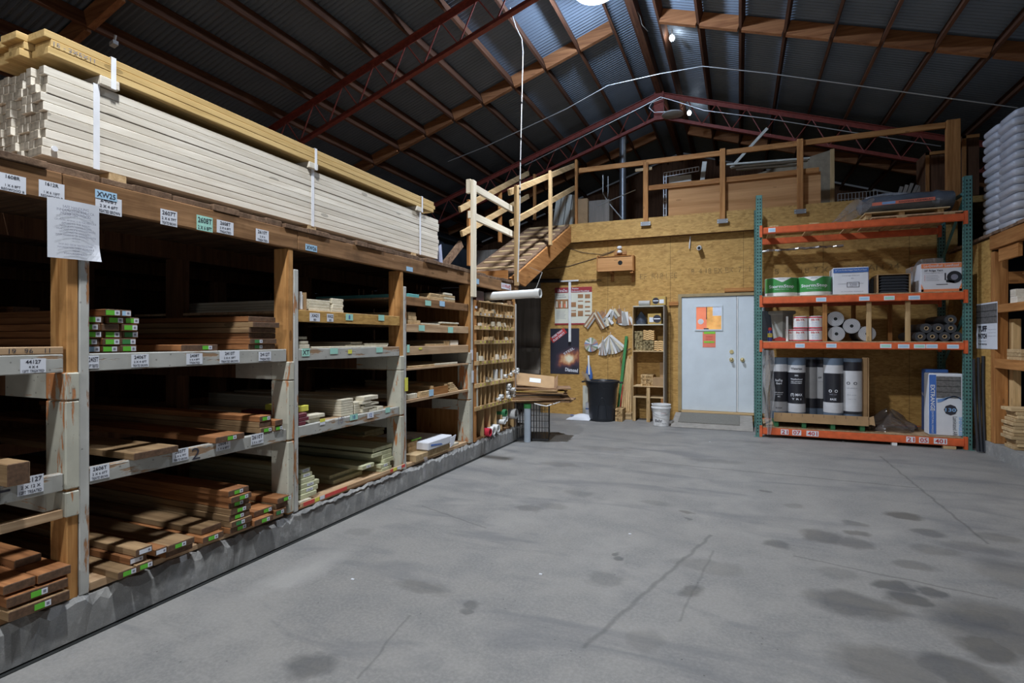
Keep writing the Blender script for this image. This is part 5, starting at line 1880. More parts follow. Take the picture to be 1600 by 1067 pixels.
# packed wrapped roll on the top level
rz_ = 3.242
a, b = atw(1344, 320, 9.4), atw(1503, 305, 9.4)
t = thing('wrapped_roll', 'long dark roll in crinkled plastic wrap lying on top of the pallet rack', 'roll', ((a.x + b.x) / 2, 9.5, rz_))
pal = MB()
for q in (1.70, 2.1, 2.55):
    pal.box(q, q + .07, 9.25, 9.75, rz_ - .0, rz_ + .07, M['tan_y'])
pal.box(1.68, 2.68, 9.2, 9.8, rz_ + .0705, rz_ + .085, M['tan_x'])
simple('small_pallet', 'small wooden pallet under the plastic wrapped roll', 'pallet', pal)
M['roll_slate'] = plain('slate_plastic', (0.10, 0.11, 0.13), 0.22, coat=.7, bump=.4, vscale=12)
def f(u, v):
    s_ = u
    bulge = .115 + .03 * math.sin(s_ * PI) + (.03 if s_ > .8 else 0)
    an = 2 * PI * v
    zc = rz_ + .09 + .12 + .02 * math.sin(s_ * 3)
    x = 1.62 + 1.18 * s_
    R_ = bulge * (1 + .05 * math.sin(an * 3 + s_ * 12))
    if s_ == 0 or s_ == 1: R_ *= .3
    return Vector((x, 9.45 + R_ * 1.3 * math.cos(an), zc + R_ * .95 * math.sin(an)))
mb = MB(); mb.grid(f, 26, 20, M['roll_slate']); mb.build('roll_body', t, smooth=True)
mb = MB()
mb.obox((2.15, 9.45 - .195, rz_ + .215), (1, 0, .02), (0, -.1, 1), .75, .045, .002, M['salmon'])
mb.obox((1.98, 9.45 - .1965, rz_ + .213), (1, 0, .02), (0, -.1, 1), .16, .036, .002, M['sh_sky'])
mb.text('ROOFING UNDERLAY', (2.30, 9.45 - .198, rz_ + .216), (1, 0, .02), (0, -.1, 1), M['ink'], h=.02, w=.4, bold=.02)
mb.build('printed_label', t)
def f(u, v):
    return Vector((1.66 + .5 * v * 0 + .28 * (u - .5) - .32 * v ** 1.3, 9.12 + .08 * u + .02 * math.sin(v * 9), rz_ + .26 - .30 * v + .03 * math.sin(u * 9 + v * 5)))
tarp(f, 10, 14, M['grey_film'], 'loose_wrap', '', '', t)
def f(u, v):
    return Vector((1.72 + .9 * u, 9.36 + .12 * v, rz_ + .31 + .05 * math.sin(u * 4.5) + .02 * math.sin(v * 7 + u * 12) + .03 * v))
tarp(f, 20, 6, M['grey_film'], 'loose_wrap', '', '', t)
# basket on the loft ledge behind
mb = MB()
a, b = atw(1310, 308, 10.3), atw(1372, 296, 10.3)
for z in (3.80, 3.90): mb.tube([(a.x, 10.35, z), (b.x, 10.35, z + .0)], .006, M['conduit'], 5)
for k in range(12):
    x = a.x + (b.x - a.x) * k / 11
    mb.tube([(x, 10.35, 3.77), (x, 10.35, 3.90)], .004, M['conduit'], 5)
simple('wire_basket', 'low grey wire basket on the loft edge behind the wrapped roll', 'basket', mb)

# foam/rubber strips leaning right of the rack
for i in range(3):
    a = at(1524 + i * 4, 700, Y=8.98)
    x = XB + .015 + i * .035
    def f(u, v, x=x, i=i):
        return Vector((x + .028 * u - .02 * v * (2 - i) * .5, 9.02 - .05 * i + .10 * u * 0 + .06 * math.sin(v * 2), .004 + (1.22 + .03 * i) * v))
    mb = MB()
    pts = [Vector((x - .015 * (k / 8) * (2 - i), 8.96 + .06 * math.sin(k / 8 * 2), .014 + (1.22 + .02 * i) * k / 8)) for k in range(9)]
    mb.tube(pts, .019, M['black_plastic'], 8)
    simple('foam_strip', ('leftmost', 'middle', 'rightmost')[i] + ' of three black foam strips leaning beside the right upright', 'foam strip', mb, smooth=True)

# ------------------------------------------------------------------ right-hand timber rack
XQ = 3.0
rr = thing('timber_rack', 'timber rack with board side panel at the right edge', 'rack', (XQ + .3, 8, .2))
mb = MB()
mb.box(XQ, XQ + .02, 8.86, 10.38, .17, 2.80, M['osb_z'])
mb.build('side_panel', rr, label='oriented strand board panel closing the rack end')
mb = MB()
n = 30
mb.box(XQ - .02, XQ + 2.2, 3, 10.38, 0.0, .165, M['curb'])
structure('trim_8', mb)
c = at(1513, 690, X=XQ - .025)
MB().box(XQ - .024, XQ - .0205, 9.62, 9.85, .01, .12, M['rack_orange']).build('curb_mark')
o = bpy.data.objects['curb_mark']; o.name = 'trim_9'; tag(o, kind='structure')
for y in (8.74, 6.6, 4.4):
    MB().box(XQ + .001, XQ + .14, y, y + .11, .166, 2.62, M['orange_z']).build('post', rr, bevel=.004)
    MB().box(XQ + 1.6, XQ + 1.74, y, y + .11, .166, 2.62, M['dark_wood']).build('inner_post', rr)
    MB().box(XQ + .141, XQ + 1.59, y, y + .05, 2.2, 2.35, M['orange_x']).build('cross_brace', rr)
MB().box(XQ + .145, XQ + .22, 8.62, 8.735, .5, 1.75, M['tan_z']).build('sister_post', rr)
for (z0, z1, mt) in ((2.64, 2.82, 'orange_y'), (1.83, 1.93, 'orange_y'), (1.13, 1.25, 'orange_y')):
    MB().box(XQ - .03 if z0 > 2 else XQ + .0, XQ + .04 if z0 > 2 else XQ - .0 + .05, 3.2, 8.735 if z0 < 2 else 8.80, z0, z1, M[mt]).build('shelf_rail', rr, bevel=.004)
    if z0 < 2: MB().box(XQ + .05, XQ + 1.59, 3.2, 8.73, z1 - .03, z1 - .01, M['rail_wood']).build('shelf_board', rr)
mb = MB()
y = 3.2
while y < 10.3:
    e = min(10.35, y + random.uniform(.14, .26))
    mb.box(XQ - .03 - random.uniform(0, .02), XQ + 2.1, y + .004, e - .004, 2.821, 2.821 + random.uniform(.028, .04), M['plank'])
    y = e
mb.build('deck_planks', rr)
MB().box(XQ + 2.15, XQ + 2.2, 3.2, 10.3, .17, 2.8, M['osb_z']).build('back_panel', rr)
MB().box(XQ + .0, XQ + .04, 8.1, 8.62, 2.47, 2.63, M['orange_y']).build('gusset', rr)
btag(1571, 373, 5, 'blue_paper', 8.2) if False else None
# boards lying inside the right rack, ends out
def eboard(name, label, cat, X, Y0, Y1, z, th, L, mat, group=None, sgn=1, tagm=None, tagpos=.5, yaw=0.0, tagw=.065, bevel=.003, tagh=.6, two=True):
    """board whose end face is at X; body runs to X+sgn*L"""
    yc = (Y0 + Y1) / 2
    w_ = Y1 - Y0
    mb = MB()
    x0, x1 = (0, L) if sgn > 0 else (-L, 0)
    mb.box(x0, x1, -w_ / 2, w_ / 2, 0, th, mat)
    if mat in (M['treated'], M['treated_tan']):
        mb.m[5 if sgn < 0 else 4] = mb.mi(M['end_grain'])
    o = mb.build(name, origin=(0, 0, 0), bevel=bevel)
    tag(o, label, cat, group)
    if tagm:
        yy = (tagpos - .5) * w_
        tb_ = MB()
        tw = min(tagw, w_ * .8)
        hh = th * tagh
        e = .0008
        zc = th / 2
        if two:
            tb_.box(e, e + .001, yy - tw / 2, yy + tw * .12, zc - hh / 2, zc + hh / 2, M[tagm])
            tb_.box(e, e + .001, yy + tw * .12, yy + tw / 2, zc - hh / 2, zc + hh / 2, M['paper'])
            tb_.box(e + .001, e + .0014, yy + tw * .22, yy + tw * .4, zc - hh * .25, zc + hh * .25, M['grey_ink'])
        else:
            tb_.box(e, e + .001, yy - tw / 2, yy + tw / 2, zc - hh / 2, zc + hh / 2, M[tagm])
            tb_.box(e + .001, e + .0014, yy - tw * .3, yy + tw * .3, zc - hh * .12, zc + hh * .12, M['grey_ink'])
        OFF[o.name] = Vector((0, 0, 0))
        tb_.build('end_tag', o)
    o.location = (X, yc, z)
    o.rotation_euler = (0, 0, yaw)
    return o
ORD = ['lowest', 'second from the bottom', 'third from the bottom', 'fourth from the bottom', 'fifth from the bottom', 'sixth from the bottom', 'seventh from the bottom', 'eighth from the bottom', 'ninth from the bottom', 'tenth from the bottom', 'eleventh from the bottom', 'topmost']
n = 12
for k in range(n):
    eboard('tan_plank', 'tan plank on the curb in the right rack, %s' % ORD[k], 'plank', XQ + .03 + random.uniform(-.03, .04), 8.30 + random.uniform(-.02, .02), 8.595 + random.uniform(-.02, .0),
           .167 + k * .042, .038, 1.6, M['tan_x'], 'planks on the curb of the right rack', yaw=random.uniform(-.01, .01))
for k in range(3):
    eboard('tan_plank', '%s of three thick planks on the middle shelf of the right rack' % ('lowest', 'middle', 'topmost')[k], 'plank', XQ + .06, 8.20, 8.56, 1.242 + k * .045, .042, 1.4, M['tan_x'])
for k in range(2):
    eboard('pale_timber', '%s pale timber on the upper shelf of the right rack' % ('lower', 'upper')[k], 'timber', XQ + .07, 8.32 + .04 * k, 8.5, 1.922 + k * .092, .09, 1.4, M['white_lumber'])
# poster TUFF PATCH on the panel
a, b = at(1526, 500, X=XQ), at(1559, 500, X=XQ)
zt0, zt1 = at(1526, 475, X=XQ).z, at(1526, 544, X=XQ).z
ym, yw_ = (a.y + b.y) / 2, abs(a.y - b.y)
hh = zt0 - zt1
t = thing('wall_poster', 'white poster with bold black lettering under a grey shingle photo', 'poster', (XQ - .002, ym, zt1))
r_ = Vector((0, -1, 0))
mb = MB(); mb.obox((XQ - .0035, ym, zt1 + hh / 2), r_, (0, 0, 1), yw_, hh, .002, M['paper']); mb.build('sheet', t)
mb = MB()
mb.obox((XQ - .0055, ym, zt0 - hh * .24), r_, (0, 0, 1), yw_ * .98, hh * .42, .001, M['shingle'])
for k in range(2): mb.obox((XQ - .0065, ym, zt0 - hh * (.18 + .13 * k)), r_, (0, 0, 1), yw_ * .98, .008, .001, M['hole'])
mb.build('shingle_photo', t)
mb = MB()
cy = ym + yw_ * .18
mb.text('TUFF', (XQ - .006, cy, zt1 + hh * .44), r_, (0, 0, 1), M['ink'], h=hh * .13, w=yw_ * .42, bold=.05)
mb.text('PATCH', (XQ - .006, cy, zt1 + hh * .28), r_, (0, 0, 1), M['ink'], h=hh * .11, w=yw_ * .42, bold=.05)
mb.build('headline', t)
mb = MB()
mb.text('Shingle Repair', (XQ - .006, cy, zt1 + hh * .17), r_, (0, 0, 1), M['grey_ink'], h=hh * .03, w=yw_ * .4)
mb.text('TUFF PATCH', (XQ - .006, cy, zt1 + hh * .10), r_, (0, 0, 1), M['ink'], h=hh * .035, w=yw_ * .42, bold=.03)
for k in range(3):
    mb.text('roofing repair material', (XQ - .006, ym - yw_ * .26, zt1 + hh * (.42 - .07 * k)), r_, (0, 0, 1), M['grey_ink'], h=hh * .022, w=yw_ * .38)
mb.build('small_print', t)
# stack of white wrapped bags on the right rack
M['bag_white'] = plain('white_wrapped_bag', (0.60, 0.61, 0.66), 0.35, var=.08, vscale=5, coat=.3, bump=.6)
DZ = 2.862
bs = thing('bag_pallet', 'tall shrink-wrapped stack of white bags on the right rack', 'bag stack', (XQ + .65, 8.8, DZ))
nl = 14
for k in range(nl):
    z0 = DZ + k * .102
    for j in range(2):
        y0, y1 = (8.34, 8.82) if j == 0 else (8.822, 9.30)
        mb = MB()
        dx = random.uniform(-.012, .012)
        def f(u, v, z0=z0, y0=y0, y1=y1, dx=dx, k=k):
            a_ = 2 * PI * u
            th = PI * v - PI / 2
            ex = .45
            def sp(c_, e_): return math.copysign(abs(c_) ** e_, c_)
            xx = .52 * sp(math.cos(a_), .25) * sp(math.cos(th), .13)
            yy = (y1 - y0) / 2 * sp(math.sin(a_), .2) * sp(math.cos(th), .10)
            zz = .052 * sp(math.sin(th), .7)
            return Vector((XQ + .57 + dx + xx, (y0 + y1) / 2 + yy, z0 + .052 + zz + .004 * math.sin(a_ * 3 + k)))
        mb.grid(f, 28, 10, M['bag_white'])
        mb.build('bag', bs, smooth=True)
# ------------------------------------------------------------------ strapped lumber on top of the rack
S = .0455
BX, BY0, BY1, BZ0 = -3.22, 1.60, 5.46, 2.425
lb = thing('lumber_bundle', 'large strapped bundle of pale square studs on top of the lumber rack', 'lumber bundle', (-3.5, 3.5, 2.355))
for y in (1.9, 3.4, 4.9):
    MB().box(-3.85, BX + .0, y, y + .09, 2.357, BZ0 - .002, M['tan_x']).build('bearer', lb)
proto = None
mb = MB().box(-S + .001, 0, -1.93, 1.93, 0, S - .0022, M['white_lumber'])
M['stud_end'] = plain('grey_stud_end_grain', (0.30, 0.265, 0.21), 0.85, var=.3, vscale=40)
mb.m[2] = mb.mi(M['stud_end'])
proto = mb.build('stud', origin=(0, 0, 0), bevel=.0025)
first = True
extra = MB()
for r in range(10):
    for c_ in range(12):
        x = BX - c_ * S + random.uniform(-.002, .0015)
        y = (BY0 + BY1) / 2 + random.uniform(-.018, .012)
        z = BZ0 + r * S
        if c_ < 10:
            o = proto if first else proto.copy()
            if not first: COL.objects.link(o)
            first = False
            o.parent = lb
            o.location = Vector((x, y, z)) - off(lb)
        else:
            extra.box(x - S + .001, x, y - 1.93, y + 1.93, z, z + S - .002, M['white_lumber'])
tag(extra.build('far_studs', lb), kind='stuff')
for px_ in (150, 490 * 1.0, 656):
    y = yx(px_, BX)
    if px_ == 490: y = yx(488, BX)
    mb = MB()
    z1 = BZ0 + 10 * S
    mb.box(BX + .004, BX + .0055, y - .016, y + .016, BZ0 - .004, z1 + .002, M['strap'])
    mb.box(BX - 12 * S - .006, BX + .0055, y - .016, y + .016, z1 + .002, z1 + .0035, M['strap'])
    mb.build('strap', lb)
c = at(85, 232, X=BX + .006)
MB().cyl((BX + .004, c.y, c.z), (BX + .012, c.y, c.z), .014, M['strap'], n=14).build('plastic_cap', lb)
# corner of blue film at the far end
def f(u, v):
    return Vector((BX + .02 - .15 * u, BY1 + .03 + .04 * v, BZ0 + .24 * (1 - v) * (1 - .3 * u) - .06))
M['blue_film'] = plain('pale_blue_film', (0.45, 0.52, 0.75), 0.3)
tarp(f, 4, 5, M['blue_film'], 'film_scrap', '', '', lb)

yb = thing('plank_bundle', 'yellow pine planks strapped in a low bundle on top of the pale studs', 'lumber bundle', (-3.5, 3.5, BZ0 + 10 * S))
ZY = BZ0 + 10 * S + .004
for px_ in (167, 486, 652):
    y = yx(px_, BX)
    MB().box(-3.75, BX + .03, y - .05, y + .05, ZY, ZY + .048, M['white_lumber']).build('spacer', yb, bevel=.003)
ZY += .0485
xs_ = [BX + .025, BX - .125, BX - .275, BX - .425]
for r in range(3):
    for k in range(3):
        x1 = xs_[k] + random.uniform(-.003, .003)
        y0 = 1.60 + (0.0, .015, -.012)[r] + (0, -.05, -.02)[k] + random.uniform(-.006, .006)
        MB().box(x1 - .142, x1, y0, y0 + 3.72 + random.uniform(-.02, .03), ZY + r * .040, ZY + r * .040 + .0385, M['yellow_lumber']).build('plank', yb, bevel=.003)
for px_ in (172, 489, 656):
    y = yx(px_, BX)
    mb = MB()
    mb.box(BX + .031, BX + .0325, y - .013, y + .013, ZY - .052, ZY + .121, M['strap'])
    mb.box(BX - .42, BX + .0325, y - .013, y + .013, ZY + .121, ZY + .1225, M['strap'])
    mb.build('strap', yb)
mb = MB()
c = at(100, 86, X=BX + .029); c2 = at(133, 103, X=BX + .029)
mb.text('15 - 2X5X11', (BX + .0292, (c.y + c2.y) / 2, ZY + .058), (0, 1, 0), (0, 0, 1), M['grey_ink'], h=.022, w=.19)
mb.build('marker_writing', yb)
# a few warped yellow boards and leftovers on the deck past the bundle
for k in range(5):
    y = 5.72 + k * .13
    mb = MB().box(-4.6, -3.35 - .05 * k, y, y + .10, 2.357, 2.357 + .03, M['tan_x'])
    simple('offcut_board', '%s of five tan offcuts on the deck between the bundle and the ramp' % ('nearest', 'second', 'middle', 'fourth', 'farthest')[k], 'board', mb)
simple('black_bucket', 'black bucket standing on the deck behind the bundle end', 'bucket', MB().lathe([(.001, 0), (.12, 0), (.15, .32), (.155, .34)], (-3.95, 6.35, 2.358), M['black_plastic'], 24), smooth=True)
for k in range(2):
    simple('grey_pipe', '%s grey pipe standing behind the end of the lumber bundle' % ('left', 'right')[k], 'pipe', MB().cyl((-4.25 + .15 * k, 6.6, 2.358), (-4.25 + .15 * k, 6.6, 2.85), .05, M['grey_metal'], n=16), smooth=True)

# ------------------------------------------------------------------ boards inside the bays
def Y(px, X): return at(px, X=X).y
cnt = 0
def pile(px0, px1, X, z0, n, lab, tagm=None, th=.038, L=2.7, jit=.02, tags=None, mat='treated', gap=.002, yj=.012, tpos=.5, cat='board', name='lumber_board', yaw=.010):
    y0, y1 = Y(px0, X), Y(px1, X)
    names_ = {1: [''], 2: ['lower', 'upper'], 3: ['lowest', 'middle', 'topmost']}.get(n) or ([ORD[k] for k in range(n - 1)] + ['topmost'])
    for k in range(n):
        dx = random.uniform(-jit, jit)
        dy = random.uniform(-yj, yj)
        tm = tagm if tags is None else tags[k]
        l_ = (names_[k] + ' ' + lab).strip() if n > 1 else lab
        eboard(name, l_, cat, X + dx, y0 + dy, y1 + dy, z0 + k * (th + gap), th, L, M['treated_tan' if mat == 'treated' and random.random() < .22 else mat], sgn=-1, tagm=tm, tagpos=tpos + random.uniform(-.12, .12), yaw=random.uniform(-yaw, yaw))
G = 'green_tag'
W2 = 'paper'
ZC = .2475
# bay one (left edge)
pile(12, 108, -3.00, .24, 2, 'of the two wide boards low at the left edge with green end tags', G, L=2.6, jit=.01, yj=.003, gap=.012, th=.044)
pile(8, 59, -3.01, .352, 1, 'left plank of the reddish pair topping the pile at the left edge', None, th=.042, yj=.002)
pile(61, 113, -3.01, .352, 1, 'right plank of the reddish pair topping the pile at the left edge', None, th=.042, yj=.002)
pile(20, 62, -3.22, .396, 1, 'reddish board lying set back on top of the left edge pile', None, yj=.002)
pile(14, 50, -2.98, .841, 1, 'thick square timber end jutting over the left middle shelf', None, th=.10, yj=0.0)
y_end = 1.597
simple('marked_board', 'board with handwritten numbers lying along the upper shelf at left', 'board',
       MB().box(-3.102, -3.062, .25, y_end, 1.4265, 1.462, M['rail_wood']).text('19   96    11', (-3.0615, 1.46, 1.444), (0, 1, 0), (0, 0, 1), M['ink'], h=.022, w=.16), bevel=.003)
for k in range(4):
    pile(20, 62, -4.4, 1.43 + k * .075, 1, 'dim beam stored far back in the left bay, %s' % ORD[k], None, th=.06, L=2.4, yj=.01)
# bay two, upper shelf : tagged two-by-fours (6 x 3)
X_ = -3.17
ya = 1.735
colnm = ('left', 'middle', 'right')
for r in range(6):
    for c_ in range(3):
        if r == 5 and c_ == 0: continue
        y0 = ya + c_ * .093 + random.uniform(0, .006) + (.02 if r in (2, 4) else 0)
        tm = G if (r, c_) not in ((3, 1),) else None
        if (r, c_) in ((0, 0), (5, 2)): tm = 'blue_paper'
        if (r, c_) in ((2, 2), (1, 2)): tm = 'green_dark_tag'
        if r == 5 and c_ == 2: y0 -= .035
        eboard('two_by_four', 'end-tagged board in the %s column of the green-tagged pile, %s row' % (colnm[c_], ORD[r] if r < 5 else 'topmost'), 'board',
               X_ + random.uniform(-.012, .012) + (.03 if r == 5 else 0), y0, y0 + .088, 1.4265 + r * .0395, .037, 2.4, M['treated'], sgn=-1, tagm=tm, tagpos=.5 + random.uniform(-.1, .1), tagw=.07, tagh=.7)
pile(283, 340, -3.075, 1.4265, 1, 'flat board with green tag lying alone on the upper shelf', G, tpos=.75, yj=0)
pile(391, 433, -3.08, 1.4265, 6, 'board of the dark upper-shelf pile beside the second post', None, tags=['green_dark_tag', 'green_dark_tag', None, None, None, None], yj=.006, tpos=.4, th=.0365)
# bay two, middle shelf
pile(207, 277, -3.03, .8415, 1, 'untagged reddish board lying flat at the left of the middle shelf', None, yj=0)
pile(337, 382, -3.03, .8415, 1, 'reddish board with a pale green tag in the centre of the middle shelf', G, yj=0, tpos=.45)
pile(408, 426, -3.06, .8415, 3, 'reddish board of the short pile on the middle shelf by the second post', None, tags=[G, None, G], yj=.004, L=2.6)
pile(429, 441, -3.05, .8415, 2, 'narrow board leaning behind the short pile on the middle shelf', None, tags=[G, None], yj=.002)
# bay two, bottom
pile(182, 209, -2.985, ZC, 1, 'tagged board lowest in the front left pile on the curb', G, yj=0, tpos=.55)
pile(211, 236, -2.99, ZC, 1, 'lower board with red-and-white tag right of the front left pile', G, yj=0)
pile(206, 232, -2.99, ZC + .0395, 1, 'mid-height board with a white tag in the front left pile', 'paper', yj=0)
pile(213, 239, -2.985, ZC + .079, 1, 'weathered board topmost of the front left pile on the curb', 'paper', yj=0)
pile(240, 259, -3.01, ZC + .0395, 1, 'board with a white and red tag behind the front left pile', 'paper', yj=0)
pile(262, 304, -2.995, ZC, 2, 'wide reddish board of the flat pair at the centre left of the curb', None, tags=[None, G], yj=0.003, tpos=.35, th=.036)
pile(320, 352, -3.0, ZC, 1, 'tagged board under the twisted weathered one on the curb', G, yj=0, tpos=.4)
pile(318, 349, -3.04, ZC + .041, 1, 'twisted weathered grey board with a dark end above the curb', None, yj=0, yaw=.001, mat='treated_tan')
pile(359, 391, -3.01, ZC, 7, 'board of the tall green-tagged pile on the curb', None, tags=[G, 'green_dark_tag', G, G, G, G, G], jit=.02, yj=.007, th=.0375)
pile(396, 425, -2.99, ZC, 1, 'short tagged board lowest right of the tall green-tagged pile', G, yj=0, tpos=.5)
pile(397, 427, -3.03, ZC + .041, 1, 'second tagged board right of the tall green-tagged pile', G, yj=0, tpos=.75)
pile(430, 447, -3.02, ZC, 1, 'dark tagged board at the foot of the second post', 'green_dark_tag', yj=0)
pile(431, 450, -3.03, ZC + .041, 2, 'narrow tagged board stacked beside the foot of the second post', None, tags=[None, G], yj=0, tpos=.7)

# ---- bay three
M['maroon'] = plain('maroon_plastic', (0.16, 0.025, 0.04), 0.5)
def sb(px0, px1, X, z, h, lab, mat='cream', L=1.6, name='primed_board', cat='board', tagm=None, yaw=0.0, tagw=.05, two=True, tagh=.6):
    y0, y1 = Y(px0, X), Y(px1, X)
    return eboard(name, lab, cat, X, y0, y1, z, h, L, M[mat], sgn=-1, tagm=tagm, yaw=yaw, tagw=tagw, two=two, tagh=tagh)
t = thing('open_box', 'cardboard box of white paper rolls at the left of the top small shelf', 'box', (-3.2, Y(473, -3.12), 1.7225))
y0, y1 = Y(467, -3.09), Y(479, -3.09)
mb = MB()
mb.box(-3.34, -3.09, y0, y0 + .006, 1.7225, 1.86, M['cardboard']); mb.box(-3.34, -3.09, y1 - .006, y1, 1.7225, 1.86, M['cardboard'])
mb.box(-3.34, -3.334, y0 + .006, y1 - .006, 1.7225, 1.86, M['cardboard']); mb.box(-3.333, -3.09, y0 + .007, y1 - .007, 1.7225, 1.728, M['cardboard'])
mb.build('carton', t)
for k in range(4):
    yy = y0 + .022 + k * (y1 - y0 - .044) / 3
    MB().cyl((-3.11 - .01 * (k % 2), yy, 1.7285), (-3.12, yy, 1.84 + .012 * (k % 3)), .012, M['white'], n=10).build('paper_roll', t)
zz = 1.7225
for k in range(4):
    sb(483 - (k % 2), 516, -3.12 - .01 * k, zz + k * .024, .0225, 'cream trim board in the left stack on the top small shelf, %s' % ORD[k])
for k in range(5):
    sb(518 + (k % 3), 537 - (k % 2), -3.12 - .006 * k, zz + k * .024, .0225, 'cream trim board in the right stack on the top small shelf, %s' % ORD[k], mat='white_x' if 'white_x' in M else 'cream')
z1 = 1.4265
for k in range(3):
    sb(467, 484 - k * 2, -3.09 - .01 * k, z1 + k * .035, .022 if k else .03, 'pale trim board at the left of the upper shelf in the third bay, %s' % ('lowest', 'middle', 'topmost')[k])
sb(488, 606, -3.10, z1, .012, 'long thin white panel lying at the bottom of the upper shelf, third bay', mat='cream')
sb(540, 568, -3.12, z1 + .013, .012, 'thin cream strip on the white panel, third bay', mat='cream')
sb(548, 566, -3.13, z1 + .026, .022, 'short white board resting on the thin strips, third bay', mat='cream')
sb(570, 607, -3.11, z1 + .014, .02, 'long pale strip at the right of the upper shelf, third bay', mat='cream')
z2 = .8415
for k in range(3):
    sb(467, 480 - (k == 0) * 2 + (k == 1) * 3, -3.07, z2 - .0 + k * .031, .029, 'maroon trim piece at the left of the middle shelf, third bay, %s' % ('lowest', 'middle', 'topmost')[k], mat='maroon', L=.6)
sb(481, 500, -3.10, z2, .03, 'pale board near the maroon trims on the middle shelf', mat='cream')
sb(484, 508, -3.09, z2 + .0315, .028, 'long pale board over the maroon trims, tilting to the post', mat='cream', yaw=.02)
sb(467, 482.5, -3.12, z2 + .0945, .045, 'bright yellow trim end at the left of the middle shelf', mat='yellow_paper', L=.35)
for k in range(7):
    sb(533, 552, -3.11, z2 + k * .0205, .0195, 'cream board of the square block on the middle shelf, %s' % (ORD[k] if k < 6 else 'topmost'))
for k in range(5):
    sb(554, 564, -3.11, z2 + k * .0205, .0195, 'narrow cream board right of the square block, %s' % (ORD[k] if k < 4 else 'topmost'))
for k, (a, b, zz_, h, lb_) in enumerate(((566, 576, 0, .03, 'lowest left'), (577, 588, 0, .026, 'lowest right'), (568, 583, .031, .028, 'second'), (571, 592, .0595, .018, 'third'), (566, 580, .078, .03, 'fourth'), (569, 591, .1085, .035, 'topmost'))):
    sb(a, b, -3.09 + .004 * k, z2 + zz_, h, 'white trim board of the loose heap on the middle shelf, %s' % lb_, mat='white_x' if 'white_x' in M else 'cream')
for k in range(2):
    sb(590 + 5 * k, 594 + 5 * k, -3.08, z2, .03, '%s small white trim end at the right of the middle shelf' % ('left', 'right')[k], mat='cream', L=.6)
z3 = .2435
for k, (a, b, tm) in enumerate(((470, 495, None), (470, 497, 'paper'), (470, 499, 'paper'), (470, 492, None), (470, 488, 'paper'), (470, 485, 'paper'))):
    sb(a, b, -3.10 - .008 * k, z3 + .022 + k * .037, .035, 'pale green board of the third bay bottom left pile, %s' % (ORD[k] if k < 5 else 'topmost'), mat='green_pale', tagm=tm, two=False, tagw=.07)
sb(467, 487, -3.07, z3, .02, 'thin grey board under the left pale green pile', mat='cream')
sb(521, 566, -3.22, z3, .037, 'pale green board, lower of the middle pair on the bottom plank', mat='green_pale', L=1.5)
sb(515, 562, -3.26, z3 + .038, .037, 'pale green board, upper of the middle pair on the bottom plank', mat='green_pale', L=1.5)
for k, (a, b, zz_, tm) in enumerate(((597, 612, .0, None), (595, 610, .038, 'paper'), (600, 615, .076, None), (566, 585, .077, 'paper'), (598, 612, .114, None), (582, 612, .152, None), (583, 613, .20, None))):
    sb(a, b, -3.10 - .006 * k, z3 + zz_, .036, 'pale green board in the right heap of the third bay, %s' % ('lowest', 'second', 'third', 'left outlier', 'fourth', 'wide fifth', 'topmost')[k], mat='green_pale', tagm=tm, two=False, tagw=.06, L=1.6)
for k in range(6):
    sb(555 + 3 * k, 596 + k, -3.75 - .02 * k, z3 + .29 + k * .02 if False else z3 + k * .037, .036, 'pale green board set back in the dark of the third bay, %s' % (ORD[k] if k < 5 else 'topmost'), mat='green_pale', L=1.3)
# red / yellow marking board along the curb
t = thing('marking_board', 'thin board with red and yellow labels tilted along the curb of the third bay', 'board', (-3.03, 3.9, .21))
pa, pb = at(470, 800, X=-3.025), at(632, 741, X=-3.025)
pa.z, pb.z = .255, .262
dv = (pb - pa)
def seg(u0, u1, m_, nm, w_=.003, x_=0.0, lab=None):
    mb = MB(); mb.beam(pa + dv * u0 + Vector((x_, 0, 0)), pa + dv * u1 + Vector((x_, 0, 0)), w_, .028, M[m_]); return mb.build(nm, t, label=lab)
seg(0, 1, 'rail_wood', 'board', .012)
def uu(px): return (at(px, 770, X=-3.025).y - pa.y) / dv.y
for a, b, m_ in ((473, 490, 'red_film'), (491, 498, 'yellow_paper'), (499, 506, 'paper'), (507, 541, 'red_film'), (609, 613, 'red_film'), (613.5, 619, 'yellow_paper'), (620, 626, 'paper'), (627, 632, 'red_film')):
    seg(uu(a), uu(b), m_, 'label_strip', .001, .0075, {'red_film': 'red strip', 'yellow_paper': 'yellow label', 'paper': 'white label'}[m_])

# ---- bay four
def sbx(px0, px1, z, h, lab, mat='tan_x', X=-3.09, L=1.2, cat='board', name='primed_board', **k): return sb(px0, px1, X, z, h, lab, mat, L, name, cat, **k)
M['teal'] = plain('teal_board', (0.12, 0.42, 0.42), 0.6)
zt = 1.9275
sbx(638, 655, zt, .035, 'teal painted board on the highest shelf of the fourth bay', 'teal')
sbx(657, 669, zt, .02, 'pinkish tan board next to the teal one', 'tan_x')
for k in range(4):
    sbx(670 + k, 693, zt + k * .018, .017, 'yellowish board stack right of centre on the highest shelf, %s' % ORD[k], 'tan_x')
for k in range(4):
    sbx(695, 711 - (k == 3) * 4, zt + k * .025, .023, 'light board stack at the right of the highest shelf, %s' % ORD[k], 'cream' if k % 2 else 'tan_x', X=-3.08)
zt = 1.6525
for k, (a, b) in enumerate(((637, 657), (638, 651), (638, 650))):
    sbx(a, b, zt + k * .041, .040, 'tan block at the left of the second shelf, fourth bay, %s' % ('lowest', 'middle', 'topmost')[k], 'rail_x' if 'rail_x' in M else 'tan_x')
sbx(659, 688, zt, .016, 'thin pale board lying on the second shelf, fourth bay', 'cream')
